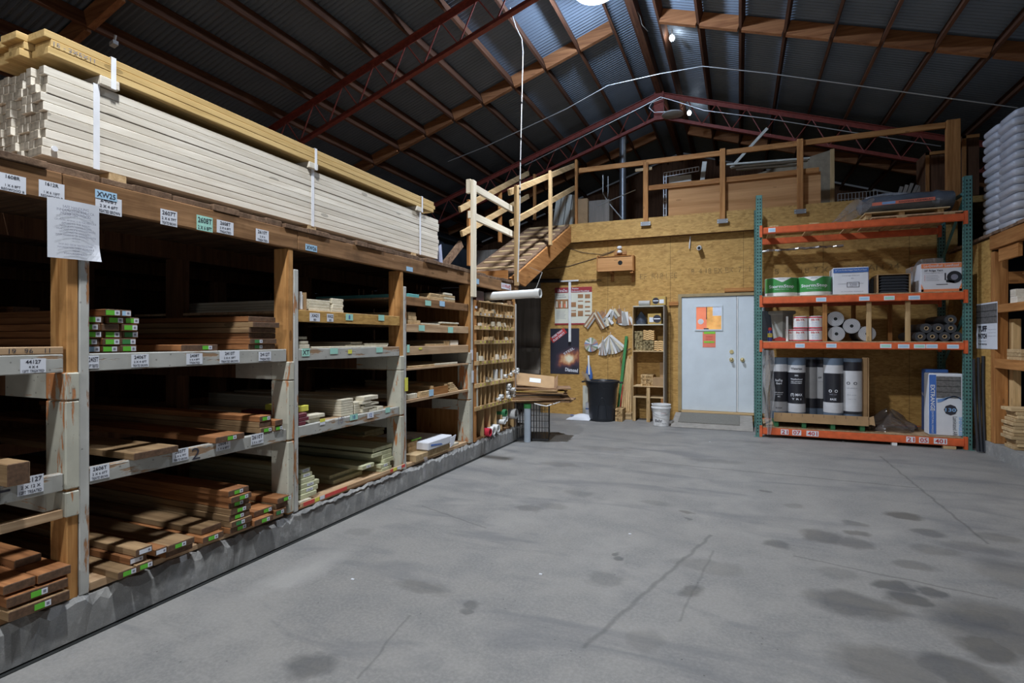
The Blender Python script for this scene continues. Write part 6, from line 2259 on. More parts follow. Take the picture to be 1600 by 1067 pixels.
sbx(689, 715, zt, .02, 'thin tan board at the right of the second shelf, fourth bay', 'tan_x')
sbx(690, 717, zt + .021, .018, 'pale board capping the thin tan one, fourth bay', 'cream', X=-3.07)
zt = 1.4265
sbx(665, 695, zt, .02, 'pinkish thin board on the third shelf, fourth bay', 'tan_x')
sbx(694, 702, zt, .055, 'square tan offcut on the third shelf, fourth bay', 'tan_x')
sbx(704, 716, zt, .058, 'white carton end with dark print on the third shelf, fourth bay', 'white_lumber', cat='carton', name='small_carton')
zt = 1.2065
sbx(637, 679, zt, .018, 'tan board lying at the left of the thin shelf, fourth bay', 'tan_x', X=-3.075)
sbx(680, 715, zt, .022, 'long pale board at the right of the thin shelf, fourth bay', 'cream', X=-3.075)
zt = .8865
sbx(637, 652, zt, .05, 'cream block at the left of the low shelf, fourth bay', 'cream')
for k in range(4):
    sbx(654 + k, 676, zt + k * .014, .0135, 'reddish lath in the low shelf heap, fourth bay, %s' % ORD[k], 'tan_x')
t = thing('open_box', 'small open wooden box on the low shelf of the fourth bay', 'box', (-3.15, Y(690, -3.1), zt))
y0, y1 = Y(678, -3.07), Y(700, -3.07)
mb = MB()
mb.box(-3.4, -3.39, y0, y1, zt, zt + .10, M['tan_y']); mb.box(-3.08, -3.07, y0, y1, zt, zt + .085, M['orange_y'])
mb.box(-3.389, -3.081, y0, y0 + .01, zt, zt + .10, M['tan_x']); mb.box(-3.389, -3.081, y1 - .01, y1, zt, zt + .10, M['tan_x'])
mb.box(-3.389, -3.081, y0 + .011, y1 - .011, zt + .0005, zt + .01, M['tan_x'])
mb.build('box_walls', t)
for k in range(5):
    sbx(702 + (k % 2), 716 - k * 2, zt + k * .021, .0205, 'tan offcut heaped at the right of the low shelf, fourth bay, %s' % (ORD[k] if k < 4 else 'topmost'), 'tan_x')
# bottom of bay four
zt = .2375
c = at(646, 690, X=-3.2)
for k in range(4):
    sbx(638, 656 - k, zt + .14 + k * .021 if False else zt + k * .045, .043, 'tan board stack at the bottom left of the fourth bay, %s' % ORD[k], 'tan_x', X=-3.18, L=1.0)
def f(u, v):
    return Vector((-3.2 - .3 * v, Y(638, -3.2) + .26 * u, zt + .182 + .02 + .035 * math.sin(u * 3.1) * math.sin(v * 3.1) + .005 * math.sin(u * 17 + v * 9)))
tarp(f, 12, 8, M['grey_film'], 'clear_bag', 'clear plastic bag with a green stripe on the tan stack', 'bag')
simple('green_tie', 'bright green strip at the mouth of the clear bag', 'strip', MB().box(-3.19, -3.18, Y(641, -3.2), Y(656, -3.2), zt + .184, zt + .197, M['lime']))
ya_, yb_ = Y(671, -3.03), Y(705, -3.03)
t = thing('wrapped_package', 'white and blue wrapped package over tan boards at the bottom of the fourth bay', 'package', (-3.2, (ya_ + yb_) / 2, zt))
MB().box(-3.75, -3.05, ya_, yb_, zt + .0005, zt + .075, M['tan_x']).build('board_core', t, bevel=.003)
MB().box(-3.78, -3.035, ya_ - .015, yb_ + .03, zt + .076, zt + .165, M['box_white']).build('wrapping', t, bevel=.01)
mb = MB()
mb.prism([(-3.034, ya_ + .04, zt + .135), (-3.034, ya_ + .26, zt + .11), (-3.034, ya_ + .28, zt + .095), (-3.034, ya_ + .04, zt + .115)], (.0015, 0, 0), M['sh_blue'])
mb.build('blue_logo', t)
mb = MB()
mb.prism([(-3.03, yb_ - .02, zt + .14), (-3.03, yb_ + .10, zt + .155), (-3.03, yb_ + .05, zt + .06), (-3.03, yb_ - .03, zt + .03)], (.004, .01, 0), M['paper'])
mb.build('torn_flap', t)
sbx(650, 669, zt + .0, .07, 'orange board end lying low in front of the wrapped package', 'rail_x' if 'rail_x' in M else 'tan_x', X=-3.04)
sbx(706, 717, zt + .0, .035, 'grey slab at the foot of the fourth post', 'cream', X=-3.08)
def f(u, v):
    return Vector((-3.022 + .006 * math.sin(v * 9), Y(663, -3.03) + .07 * (u - .5) * (1 - .4 * v) + .02 * math.sin(v * 6), .27 - .24 * v))
tarp(f, 4, 10, M['grey_film'], 'plastic_strip', 'torn clear plastic strip hanging down the curb face', 'plastic strip')

# ------------------------------------------------------------------ moulding pigeonhole rack in the last bay
MX = -3.045
CY0, CY1 = 6.16, 7.335
mr_ = thing('moulding_rack', 'tan pigeonhole rack of moulding slots at the far end of the lumber rack', 'pigeonhole rack', (-3.5, 6.7, .21))
MB().box(-3.9, MX - .012, 6.05, 6.118, .208, 1.99, M['orange_z']).build('side_panel', mr_)
MB().box(-3.9, MX - .01, CY1, CY1 + .015 - .002, .208, 1.97, M['tan_z']).build('side_panel', mr_)
MB().box(-3.9, -3.88, CY0, CY1 - .001, .208, 1.97, M['dark_wood']).build('back_panel', mr_)
MB().box(-3.3, MX - .006, 6.12, 6.156, .60, 1.33, M['cream_paint']).build('painted_panel', mr_, label='white painted lower side panel')
rows = [(1.97, 1.84, 11), (1.79, 1.665, 12), (1.615, 1.48, 7), (1.43, 1.215, 11), (1.165, .93, 10), (.88, .64, 9), (.585, .215, 6)]
levels = [1.99] + [r[1] for r in rows[:-1]]
M['shelf_tan'] = M['tan_y']
MB().box(-3.88, MX, CY0, CY1 - .001, 1.975, 1.99, M['tan_y']).build('shelf_board', mr_)
for i, (zt_, zb_, nd) in enumerate(rows):
    if i < 6:
        MB().box(-3.88, MX - .02, CY0, CY1 - .001, zb_ - .020, zb_ - .003, M['tan_y']).build('shelf_board', mr_)
        mb = MB().box(MX - .018, MX, CY0 - .1 if i < 6 else CY0, CY1 + .01, zb_ - .048, zb_ + .004, M['tan_y'])
        mb.build('lip_board', mr_, bevel=.002)
        mb = MB()
        for k in range(9):
            yy = CY0 + .06 + k * .125
            mb.obox((MX + .0008, yy, zb_ - .02), (0, 1, 0), (0, 0, 1), .028, .024, .001, M['yellow_paper'] if i > 0 else M['paper'])
        mb.build('slot_tags', mr_)
    for k in range(1, nd):
        yy = CY0 + (CY1 - CY0) * k / nd
        MB().box(-3.87, MX - .022, yy - .006, yy + .006, zb_ if i < 6 else .215, zt_ - .003 if i else zt_, M['tan_z']).build('divider', mr_)
MB().obox((MX - .008, 6.10, 1.90), (0, 1, 0), (0, 0, 1), .06, .03, .002, M['paper']).build('slot_tags', mr_)
# mouldings poking out of the slots
rown = ['top', 'second', 'third', 'fourth', 'fifth', 'sixth', 'bottom']
for i, (zt_, zb_, nd) in enumerate(rows[:5]):
    w_ = (CY1 - CY0) / nd
    for k in range(nd):
        if i == 4 and k > 5: continue
        pr = .75 if i != 2 else .6
        if random.random() > pr: continue
        yy = CY0 + (k + .5) * w_
        hh = random.uniform(.02, min(.07, (zt_ - zb_) * .55))
        ww = w_ * random.uniform(.3, .6)
        x1 = MX + random.uniform(-.02, .04)
        mb = MB()
        m_ = random.choice(['tan_x', 'cream', 'tan_x', 'white_lumber'])
        if i == 4: m_ = 'cream'
        z0 = zb_ + .005
        # ogee-like profile extruded along x
        pts = [(x1, yy - ww / 2, z0), (x1, yy + ww / 2, z0), (x1, yy + ww / 2, z0 + hh * .35), (x1, yy + ww * .2, z0 + hh * .5), (x1, yy + ww * .1, z0 + hh * .8), (x1, yy - ww * .15, z0 + hh), (x1, yy - ww / 2, z0 + hh)]
        mb.prism(pts, (-.55, 0, 0), M[m_])
        o = mb.build('moulding_stick')
        tag(o, '%s moulding end poking out of the %s row of the pigeonhole rack' % ({'tan_x': 'tan', 'cream': 'cream', 'white_lumber': 'pale'}[m_], rown[i]), 'moulding', 'mouldings in the %s row, %s' % (rown[i], m_.replace('_', ' ')))
# white plastic fittings in the sixth and fifth rows
def fitting(yc, zc, x, r, lab, L=.10, grp=None, dark=True, m_='pvc'):
    mb = MB().cyl((x - L, yc, zc), (x, yc, zc), r, M[m_], n=20, inner=r * .72)
    o = mb.build('pipe_fitting', smooth=True)
    return tag(o, lab, 'pipe fitting', grp)
def jug(yc, z0, x, r, h, lab):
    mb = MB().lathe([(.001, 0), (r, 0), (r, h * .85), (r * .5, h * .93), (r * .45, h), (.001, h)], (x - r, yc, z0), M['pvc'], 18)
    return tag(mb.build('plastic_jug', smooth=True), lab, 'jug')
q = .885
jug(Y(773, -3.1), .932, -3.06, .038, .17, 'white plastic jug in the fifth row, left of the pair')
jug(Y(781, -3.1), .932, -3.06, .036, .16, 'white plastic jug in the fifth row, right of the pair')
jug(Y(758.5, -3.1), .932, -3.07, .03, .07, 'small white cup in the left slots of the fifth row')
for k, (px_, zz_) in enumerate(((790, .97), (798, .985), (803, 1.02), (808, 1.0), (808.5, 1.04))):
    fitting(Y(px_, -3.06), zz_, -3.04, .026, 'white round fitting in the fifth row, number %s from the jugs' % ('one', 'two', 'three', 'four', 'five')[k])
for k, (px_, zz_) in enumerate(((780, .668), (783, .70), (793, .672), (793, .728), (795, .785), (794, .83), (802, .67), (803, .72), (801, .76))):
    fitting(Y(px_, -3.06), zz_, -3.04 + .01 * (k % 3), .027, 'white fitting in the sixth row, %s column, %s' % (('left', 'left', 'middle', 'middle', 'middle', 'middle', 'right', 'right', 'right')[k], ('low', 'high', 'lowest', 'second', 'third', 'top', 'low', 'middle', 'high')[k]))
for k, (px_, zz_, r, m_, nm) in enumerate(((763, .30, .055, 'can_red', 'red-rimmed'), (769, .30, .058, 'pvc', 'large white'), (776, .31, .055, 'pvc', 'white'), (786, .34, .035, 'pvc', 'small white'), (788, .46, .05, 'pallet_green', 'green-sided'), (789, .375, .045, 'pvc', 'mid-size white'), (804, .40, .075, 'pvc', 'widest white'))):
    fitting(Y(px_, -3.05), zz_ - .03 if k < 3 else zz_, -3.02, r, '%s pipe end in the bottom row of the pigeonhole rack' % nm, L=.5, m_=m_)
# things on top of the pigeonhole rack
M['maroon_box'] = plain('dark_purple_box', (0.075, 0.035, 0.045), 0.6)
sbx(744, 756, 1.9915, .13, 'dark purple box on top of the pigeonhole rack', 'maroon_box', X=-3.1, L=.35, cat='box', name='storage_box')
for k in range(6):
    y0 = Y(762 + k * 7, -3.08)
    eboard('flat_lath', 'thin tan lath lying on the pigeonhole rack top, %s from the left' % ('first', 'second', 'third', 'fourth', 'fifth', 'sixth')[k], 'lath', -3.05 - random.uniform(0, .03), y0, y0 + .07, 1.9915, random.uniform(.008, .02), .7, M['cream' if k % 2 else 'tan_x'], sgn=-1, yaw=0)
# big white downspout pipe sticking out over the aisle, hung on wires
t = thing('gutter_pipe', 'white plastic pipe jutting out above the pigeonhole rack on wires', 'pipe', (-3.0, 7.3, 2.1))
pb = at(844, 457.5, X=-2.38)
ps = Vector((-3.88, 6.70, 2.062))
MB().cyl(ps, pb, .056, M['pvc'], n=28, inner=.045).build('pipe', t, smooth=True)
d_ = (pb - ps).normalized()
MB().cyl(pb - d_ * .07, pb + d_ * .002, .062, M['pvc'], n=28, inner=.046).build('pipe_collar', t, smooth=True)
a = pb - d_ * .06 + Vector((0, 0, .06))
MB().tube([a, (a.x - .02, a.y + .3, 2.4), (-3.02, 7.9, 2.62)], .003, M['conduit'], 5).build('wire', t)
sbx(795, 806, 1.9915, .06, 'rusty wire coil bundle at the right of the rack top', 'cardboard2', X=-3.07, L=.2, cat='bundle', name='wire_bundle')
# ------------------------------------------------------------------ things along the back wall
def w(px, py, dy=0.0): return at(px, py, Y=YW - dy)
def wbox(px0, px1, py0, py1, d0, d1, mat, mb=None):
    a, b = w(px0, py1, (d0 + d1) / 2), w(px1, py0, (d0 + d1) / 2)
    return (mb or MB()).box(a.x, b.x, YW - d1, YW - d0, a.z, b.z, M[mat])
RX_, UZ = Vector((1, 0, 0)), Vector((0, 0, 1))
# moulding sample board
M['poster_cream'] = plain('cream_poster', (0.68, 0.68, 0.58), 0.6, var=.03)
M['poster_red'] = plain('dark_red_print', (0.33, 0.03, 0.04), 0.6)
M['sample'] = plain('sample_brown', (0.36, 0.18, 0.08), 0.6, var=.2)
t = thing('sample_board', 'cream poster with dark red header showing moulding samples', 'poster', w(896, 507, .01))
wbox(867, 925, 447, 507, .001, .008, 'poster_cream').build('board', t)
wbox(867, 925, 447, 457.5, .0085, .010, 'poster_red').build('red_header', t)
wbox(867, 925, 504, 507, .0085, .010, 'poster_red').build('red_footer', t)
mb = MB()
def wt(txt, px, py, hpx, wpx, m_, dy=.011):
    c = w(px, py, dy); k = .0118
    mb.text(txt, c, RX_, UZ, M[m_], h=hpx * k, w=wpx * k, bold=.015)
wt('UltraDec', 879, 453.5, 5, 18, 'paper'); wt('Premium', 899, 450.3, 3, 11, 'paper'); wt('Embossed Mouldings', 907, 454.5, 3.4, 30, 'paper')
wt('Give your home', 876, 460.5, 1.8, 14, 'grey_ink'); wt('the look of wood', 877, 463.5, 1.8, 17, 'grey_ink')
mb.build('header_text', t)
mb = MB()
for (a, b, c_, d) in ((903, 911, 459, 465), (914, 922, 459, 465.5), (892, 900, 471.5, 479), (903, 911, 469, 470.5), (914, 922, 469.5, 472), (903, 911, 475.5, 481), (914, 922, 477.5, 480), (892, 900, 484, 485.5), (892, 900, 488, 494), (903, 911, 485, 493.5), (914, 922, 484.5, 486.5), (914, 922, 491, 493)):
    wbox(a, b, c_, d, .0085, .012, 'sample', mb)
mb.build('sample_chips', t)
mb = wbox(868, 888, 467, 482, .0085, .0095, 'sample')
for k in range(7): wbox(869 + k * 2.5, 871.2 + k * 2.5, 470 + (k % 3) * 2, 480, .0096, .0102, ('poster_cream', 'sample', 'salmon')[k % 3], mb)
mb.build('room_photo', t)
mb = MB()
for k in range(7): wbox(869, 884 - (k % 3), 484.3 + k * 2.1, 484.9 + k * 2.1, .0085, .0092, 'grey_ink', mb)
mb.build('small_print', t)

# dark poster with sparks
def spark_mat():
    m = bpy.data.materials.new('spark_poster_print')
    N, L, p = nodes_of(m)
    tc = N.new('ShaderNodeTexCoord')
    mp = N.new('ShaderNodeMapping')
    L.new(tc.outputs['Generated'], mp.inputs['Vector'])
    mp.inputs['Location'].default_value = (-.68, 0, -.34)
    n = N.new('ShaderNodeTexNoise'); n.inputs['Scale'].default_value = 4; n.inputs['Detail'].default_value = 6
    L.new(tc.outputs['Generated'], n.inputs['Vector'])
    sp = N.new('ShaderNodeSeparateXYZ'); L.new(mp.outputs[0], sp.inputs[0])
    x, z = sp.outputs[0], sp.outputs[2]
    # slanted ellipse distance
    a = mathn(N, L, 'ADD', mathn(N, L, 'MULTIPLY', x, 1.5), mathn(N, L, 'MULTIPLY', z, -0.3))
    b = mathn(N, L, 'ADD', mathn(N, L, 'MULTIPLY', z, 3.2), mathn(N, L, 'MULTIPLY', x, -0.5))
    d = mathn(N, L, 'SQRT', mathn(N, L, 'ADD', mathn(N, L, 'MULTIPLY', a, a), mathn(N, L, 'MULTIPLY', b, b)))
    d = mathn(N, L, 'ADD', d, mathn(N, L, 'MULTIPLY', mathn(N, L, 'SUBTRACT', n.outputs['Fac'], .5), 1.1))
    cr = N.new('ShaderNodeValToRGB')
    e = cr.color_ramp.elements
    e[0].position = .05; e[0].color = (.85, .80, .62, 1)
    e[1].position = .85; e[1].color = (.035, .035, .05, 1)
    for ps, c in ((.25, (.70, .42, .22, 1)), (.42, (.35, .12, .07, 1)), (.6, (.08, .05, .07, 1))):
        q = cr.color_ramp.elements.new(ps); q.color = c
    L.new(d, cr.inputs['Fac'])
    L.new(cr.outputs[0], p.inputs['Base Color'])
    p.inputs['Roughness'].default_value = .35
    return m
M['spark'] = spark_mat()
t = thing('spark_poster', 'dark poster with an orange spark burst below the sample board', 'poster', w(882, 583, .006))
wbox(860, 905, 512.5, 583, .001, .005, 'spark').build('sheet', t)
mb = MB()
r_ = Vector((1, 0, .72)).normalized(); u_ = Vector((-.72, 0, 1)).normalized()
mb.obox(w(872.5, 523.5, .0062), r_, u_, .36, .12, .001, M['red_ink'])
mb.build('red_ribbon', t)
mb = MB()
mb.text('MORE THAN', w(870.5, 521.5, .0075), r_, u_, M['paper'], h=.045, w=.26, bold=.03)
mb.text('PLAY DIRTY', w(873.5, 525.5, .0075), r_, u_, M['paper'], h=.045, w=.29, bold=.03)
mb.build('ribbon_text', t)
mb = MB(); mb.text('Diamond', w(893, 577.5, .0062), (1, 0, -.08), (.08, 0, 1), M['paper'], h=.075, w=.26, bold=.03); mb.build('bottom_text', t)
mb = MB(); mb.text('STEEL', w(889, 548, .0062), (1, 0, .6), (-.6, 0, 1), M['paper'], h=.05, w=.25, bold=.01); mb.build('faint_text', t)

# T-square hanging from a black pipe
t = thing('t_square', 'long white drywall T-square hanging over the posters', 't-square', w(890, 440, .06))
wbox(875, 904, 436.5, 440, .045, .055, 'white').build('head', t)
wbox(888.3, 892.3, 440, 533.5, .048, .054, 'white').build('blade', t)
simple('black_pipe', 'short thick black pipe fixed high on the wall left of the T-square', 'pipe', MB().cyl(w(826, 438, .08), w(875, 438, .08), .04, M['black_metal'], n=16), smooth=True)
# ledge rail under the pipe: teeth strip
mb = MB()
wbox(876, 940, 435.5, 441, .002, .03, 'stencil', mb)
simple('hook_strip', 'thin wooden hook strip along the wall behind the T-square', 'strip', mb)

# wooden box shelf with a round hole, and bracket light
t = thing('wall_box', 'plywood box shelf with a round hole mounted high on the wall', 'box shelf', w(962, 424, .1))
mb = wbox(934, 988, 400, 424, .20, .215, 'ply')
wbox(987, 991.5, 399, 423.5, .003, .199, 'orange_z', mb)
wbox(934, 936, 400, 424, .003, .199, 'orange_z', mb)
wbox(936.3, 986.6, 400, 402, .003, .199, 'orange_x', mb)
wbox(936.3, 986.6, 421.7, 423.9, .003, .199, 'orange_x', mb)
mb.build('box', t)
c = w(969, 410, .2165)
MB().cyl((c.x, c.y, c.z), (c.x, c.y + .001, c.z), .043, M['hole'], n=24).build('round_hole', t)
for px_ in (955.5, 988):
    a = w(px_, 424, .1)
    mb = MB()
    mb.box(a.x - .03, a.x + .03, YW - .19, YW - .003, a.z - .03, a.z - .002, M['orange_y'])
    mb.box(a.x - .03, a.x + .03, YW - .03, YW - .003, a.z - .18, a.z - .031, M['orange_z'])
    mb.build('bracket', t)
t = thing('twin_spot', 'small twin wall light on a wooden plate above the plywood box', 'wall light', w(969, 398, .05))
wbox(960, 979, 391, 398, .003, .04, 'ply').build('back_plate', t)
for py_ in (386.5, 393):
    c = w(968, py_, .07)
    MB().lathe([(.001, -.03), (.045, -.022), (.052, 0), (.03, .03), (.001, .035)], c, M['white'], 20).build('lamp_head', t, smooth=True)
MB().tube([w(960, 392, .01), w(930, 403, .01), w(890, 415, .01), w(850, 421, .01)], .005, M['ink'], 5).build('wire', t)
MB().tube([w(962, 390, .012), w(940, 397, .012), w(910, 394, .012), w(880, 384, .012)], .004, M['ink'], 5).build('wire', t)
# bullet camera and bracket rod
t = thing('bullet_camera', 'small white round camera on the wall above the door', 'camera', w(1092, 387, .05))
c = w(1093, 387, 0)
MB().cyl((c.x, YW - .14, c.z - .02), (c.x, YW - .002, c.z + .01), .04, M['white'], n=20).build('housing', t, smooth=True)
MB().cyl((c.x, YW - .145, c.z - .021), (c.x, YW - .1405, c.z - .02), .026, M['hole'], n=20).build('lens', t)
simple('white_rod', 'thin white rod hanging on the wall left of the round camera', 'rod', MB().tube([w(1078.5, 369, .03), w(1077, 388, .03)], .01, M['white'], 6))
# hung sample bundles
def fan(px, py, n, L, wd, a0, a1, mats, name, lab, pivot_up=True, cat='samples', th=.006, par=0.0, angs=None):
    c = w(px, py, .02)
    t = thing(name, lab, cat, c)
    for k in range(n):
        a_ = math.radians(angs[k] if angs else a0 + (a1 - a0) * k / max(1, n - 1))
        d = Vector((math.sin(a_), 0, -math.cos(a_)))
        y = YW - .012 - k * (th + .001)
        p = Vector((c.x, y, c.z)) + d.cross(Vector((0, 1, 0))) * (par * ((k % 4) - 1.5))
        MB().obox(p + d * (L / 2 + .01), d.cross(Vector((0, 1, 0))), d, wd, L, th, M[mats[k % len(mats)]]).build('sample_piece', t)
    MB().tube([Vector((c.x, YW - .012 - n * .004, c.z)) + Vector((0, 0, -.03)), (c.x, YW - .02, c.z + .06)], .003, M['white'], 5).build('hanging_loop', t)
    return t
M['grey_sample'] = plain('grey_sample', (0.34, 0.34, 0.33), 0.6)
M['brown_sample'] = plain('brown_sample', (0.27, 0.15, 0.09), 0.6)
fan(931, 488, 8, .34, .030, 0, 0, ['brown_sample', 'cream', 'sample', 'grey_sample'], 'sample_bundle', 'brown striped sample strips hanging right of the poster, leftmost', par=.032, angs=[-36, -36, -36, -36, 30, 30, 30, 30])
fan(946, 488, 4, .19, .05, -42, -36, ['sample', 'brown_sample'], 'sample_bundle', 'brown sample blocks hanging in the upper row, second', par=.04)
fan(949, 496, 6, .15, .05, -48, 50, ['white', 'grey_sample', 'cream'], 'sample_bundle', 'white sample ends hanging below the brown blocks', par=.015, angs=[-50, 40, -20, 35, -45, 10])
fan(957, 483, 6, .18, .045, -35, 40, ['cream', 'grey_sample', 'white'], 'sample_bundle', 'small white sample ends in the upper row, third', par=.02, angs=[-30, 28, -10, 35, 5, -35])
fan(967.5, 481, 3, .28, .07, -4, 4, ['brown_sample'], 'sample_bundle', 'dark brown sample bundle in the upper row, fourth')
fan(976, 486, 5, .26, .07, -25, 14, ['grey_sample', 'white'], 'sample_bundle', 'grey sample bundle in the upper row, fifth', par=.02)
fan(984, 494, 5, .16, .05, -55, 25, ['white', 'sample'], 'sample_bundle', 'white sample bundle hanging next to the shelf cabinet')
M['p1'] = plain('green_swatch', (.2, .3, .2)); M['p2'] = plain('blue_swatch', (.2, .3, .5)); M['p3'] = plain('rose_swatch', (.5, .25, .22)); M['p4'] = plain('sand_swatch', (.5, .45, .35))
fan(924, 538, 22, .13, .035, -170, 180, ['grey_sample', 'p4', 'p1', 'white', 'p2', 'p3'], 'swatch_ring', 'round ring of colour swatches hanging under the samples', th=.002)
fan(942, 530, 8, .30, .032, -14, 14, ['white', 'grey_sample', 'brown_sample'], 'swatch_ring', 'narrow swatch strips hanging right of the colour ring', th=.003)
fan(954, 523, 10, .36, .048, -46, 50, ['white', 'grey_sample', 'cream'], 'swatch_ring', 'large grey and white swatch fan beside the shelf cabinet', th=.004)

# shelf cabinet
KD = .42
kx0, kx1 = w(988, 600, KD).x, w(1038, 600, KD).x
kz = at(1010, 476.5, Y=YW - KD).z
kb = thing('shelf_cabinet', 'tall tan open shelf cabinet left of the pale door', 'cabinet', ((kx0 + kx1) / 2, YW - KD / 2, 0))
for nm, a, b in (('side_panel', kx0, kx0 + .018), ('side_panel', kx1 - .018, kx1)):
    MB().box(a, b, YW - KD, YW - .004, .002, kz, M['grey_ply'] if a > kx0 else M['tan_z']).build(nm, kb)
MB().box(kx0 + .0185, kx1 - .0185, YW - .02, YW - .004, .14, kz - .02, M['osb']).build('back_panel', kb)
pys_ = [477, 506, 547.5, 602.5, 619.5]
KZ = [at(1010, q, Y=YW - KD).z for q in pys_]
for z in KZ:
    MB().box(kx0 + .0185, kx1 - .0185, YW - KD, YW - .021, z - .018, z, M['dim_white'] if z > 1.4 else M['tan_x']).build('shelf_board', kb)
a = at(1013, 640, Y=YW - KD - .02)
MB().box(a.x - .03, a.x + .03, YW - KD - .04, YW - KD - .002, .002, KZ[3] - .03, M['tan_z']).build('prop_leg', kb)
MB().box(kx0 + .02, kx0 + .06, YW - KD + .001, YW - KD + .04, .002, KZ[4] - .02, M['tan_z']).build('front_leg', kb)
MB().box(kx1 - .06, kx1 - .02, YW - KD + .001, YW - KD + .04, .002, KZ[4] - .02, M['orange_z']).build('front_leg', kb)
yc_ = YW - KD + .08
def on(px0, px1, lev, h, lab, mat, name='box', cat='box', d=.2, z=None, **k):
    a, b = at(px0, 560, Y=YW - KD + .01), at(px1, 560, Y=YW - KD + .01)
    z0 = (kz if lev < 0 else KZ[lev]) + .0006 if z is None else z
    return simple(name, lab, cat, MB().box(a.x, b.x, YW - KD + .01, YW - KD + .01 + d, z0, z0 + h, M[mat]), **k)
M['box_gold'] = plain('gold_brown_carton', (0.45, 0.30, 0.08), 0.6)
def labelled(px0, px1, lev, h, lab):
    a, b = at(px0, 560, Y=YW - KD + .01), at(px1, 560, Y=YW - KD + .01)
    z0 = (kz if lev < 0 else KZ[lev]) + .0006
    y = YW - KD + .01
    t = thing('nail_box', lab, 'box', ((a.x + b.x) / 2, y, z0))
    MB().box(a.x, b.x, y, y + .22, z0, z0 + h, M['box_gold']).build('carton', t, bevel=.003)
    mb = MB()
    mb.cyl((a.x + (b.x - a.x) * (.3 if lev < 0 else .7), y - .002, z0 + h * .5), (a.x + (b.x - a.x) * (.3 if lev < 0 else .7), y - .0005, z0 + h * .5), h * .38, M['ink'], n=16)
    mb.obox((a.x + (b.x - a.x) * (.72 if lev < 0 else .28), y - .0015, z0 + h * .42), RX_, UZ, (b.x - a.x) * .32, h * .45, .001, M['paper'])
    mb.obox((a.x + (b.x - a.x) * (.3 if lev < 0 else .7), y - .003, z0 + h * .5), RX_, UZ, h * .6, h * .1, .001, M['paper'])
    mb.build('box_label', t)
labelled(1018, 1040, -1, .155, 'gold carton with a round black label on top of the shelf cabinet')
labelled(1012, 1033, 1, .19, 'gold carton with a round black label on the upper cabinet shelf')
c = at(1007, 477, Y=YW - .22)
simple('plastic_roll', 'small roll of clear plastic on top of the shelf cabinet', 'roll', MB().cyl((c.x - .10, YW - .22, kz + .05), (c.x + .10, YW - .22, kz + .05), .05, M['grey_sample'], n=20), smooth=True)
ca_ = at(1002, 500, Y=YW - .22)
def f(u, v):
    a_ = 2 * PI * u
    R_ = .095 * math.sin(PI * min(1, v * .7 + .3)) * (1 + .12 * math.sin(4 * a_ + 5 * v))
    return Vector((ca_.x + R_ * math.cos(a_), YW - .22 + R_ * .8 * math.sin(a_), KZ[1] + .002 + .25 * v))
M['bag_dark'] = plain('smoky_blue_bag', (0.07, 0.09, 0.13), 0.15, alpha=.85, coat=.6)
tarp(f, 20, 8, M['bag_dark'], 'hardware_bag', 'smoky blue plastic bag on the upper cabinet shelf', 'bag')
# wavy closure strips
M['closure'] = plain('orange_tan_foam', (0.72, 0.46, 0.20), 0.7)
def wavy(px0, px1, lev, n, z0, lab, mat='closure'):
    a, b = at(px0, 560, Y=YW - KD + .03), at(px1, 560, Y=YW - KD + .03)
    for k in range(n):
        mb = MB()
        K = 16
        zb_ = z0 + k * .036
        pts_b = [(a.x + (b.x - a.x) * i / K, YW - KD + .03, zb_ + .006 * math.sin(i / K * 4 * PI)) for i in range(K + 1)]
        pts_t = [(p[0], p[1], p[2] + .026) for p in pts_b]
        mb.prism(pts_b + pts_t[::-1], (0, .25, 0), M[mat])
        simple('closure_strip', '%s, %s' % (lab, ORD[k] if k < n - 1 else 'topmost'), 'closure strip', mb)
wavy(1005, 1022, 2, 5, KZ[2] + .20, 'wavy orange-tan strip of the left stack in the cabinet')
wavy(1022, 1037, 2, 5, KZ[2] + .008, 'wavy orange-tan strip of the right stack in the cabinet')
# bundles of short stakes, seen end-on
def stakebox(px0, px1, z0, h, lab, mat='tan_x', seed=1):
    rnd = random.Random(seed)
    a, b = at(px0, 560, Y=YW - KD + .02), at(px1, 560, Y=YW - KD + .02)
    t = thing('stake_bundle', lab, 'bundle', ((a.x + b.x) / 2, YW - KD + .1, z0))
    nx = max(2, int((b.x - a.x) / .028)); nz = max(2, int(h / .028))
    for i in range(nx):
        mb = MB()
        for j in range(nz):
            x = a.x + (b.x - a.x) * i / nx; z = z0 + .0006 + (h - .001) * j / nz
            y0 = YW - KD + .02 + rnd.uniform(0, .03)
            mb.box(x + .001, x + (b.x - a.x) / nx - .001, y0, YW - .06, z, z + h / nz - .0015, M[mat])
        mb.build('stake', t)
M['tan_dull'] = wood('dull_tan', (0.20, 0.15, 0.07), (0.40, 0.32, 0.17), 1, 0.0)
stakebox(991.5, 1004, KZ[2], .36, 'dull tan bundle of stakes at the left of the second cabinet shelf', 'tan_dull', 2)
stakebox(1004.5, 1021, KZ[2], .19, 'dull tan stake bundle under the left wavy stack', 'tan_dull', 5)
stakebox(1001, 1020, KZ[3], .20, 'light square bundle of stake ends on the lower cabinet shelf', 'tan_y', 3)
on(1020, 1038, 3, .15, 'tan paper-wrapped block on the lower cabinet shelf', 'cardboard', name='wrapped_block', cat='block')
on(1031, 1038, 3, .29, 'taller tan block behind the wrapped one in the cabinet', 'cardboard', name='wrapped_block', cat='block', z=None, d=.1) if False else None
a, b = at(1031, 560, Y=YW - .2), at(1038, 560, Y=YW - .2)
simple('wrapped_block', 'taller tan block standing behind the wrapped one in the cabinet', 'block', MB().box(a.x, b.x, YW - .2, YW - .03, KZ[3] + .001, KZ[3] + .42, M['cardboard']))
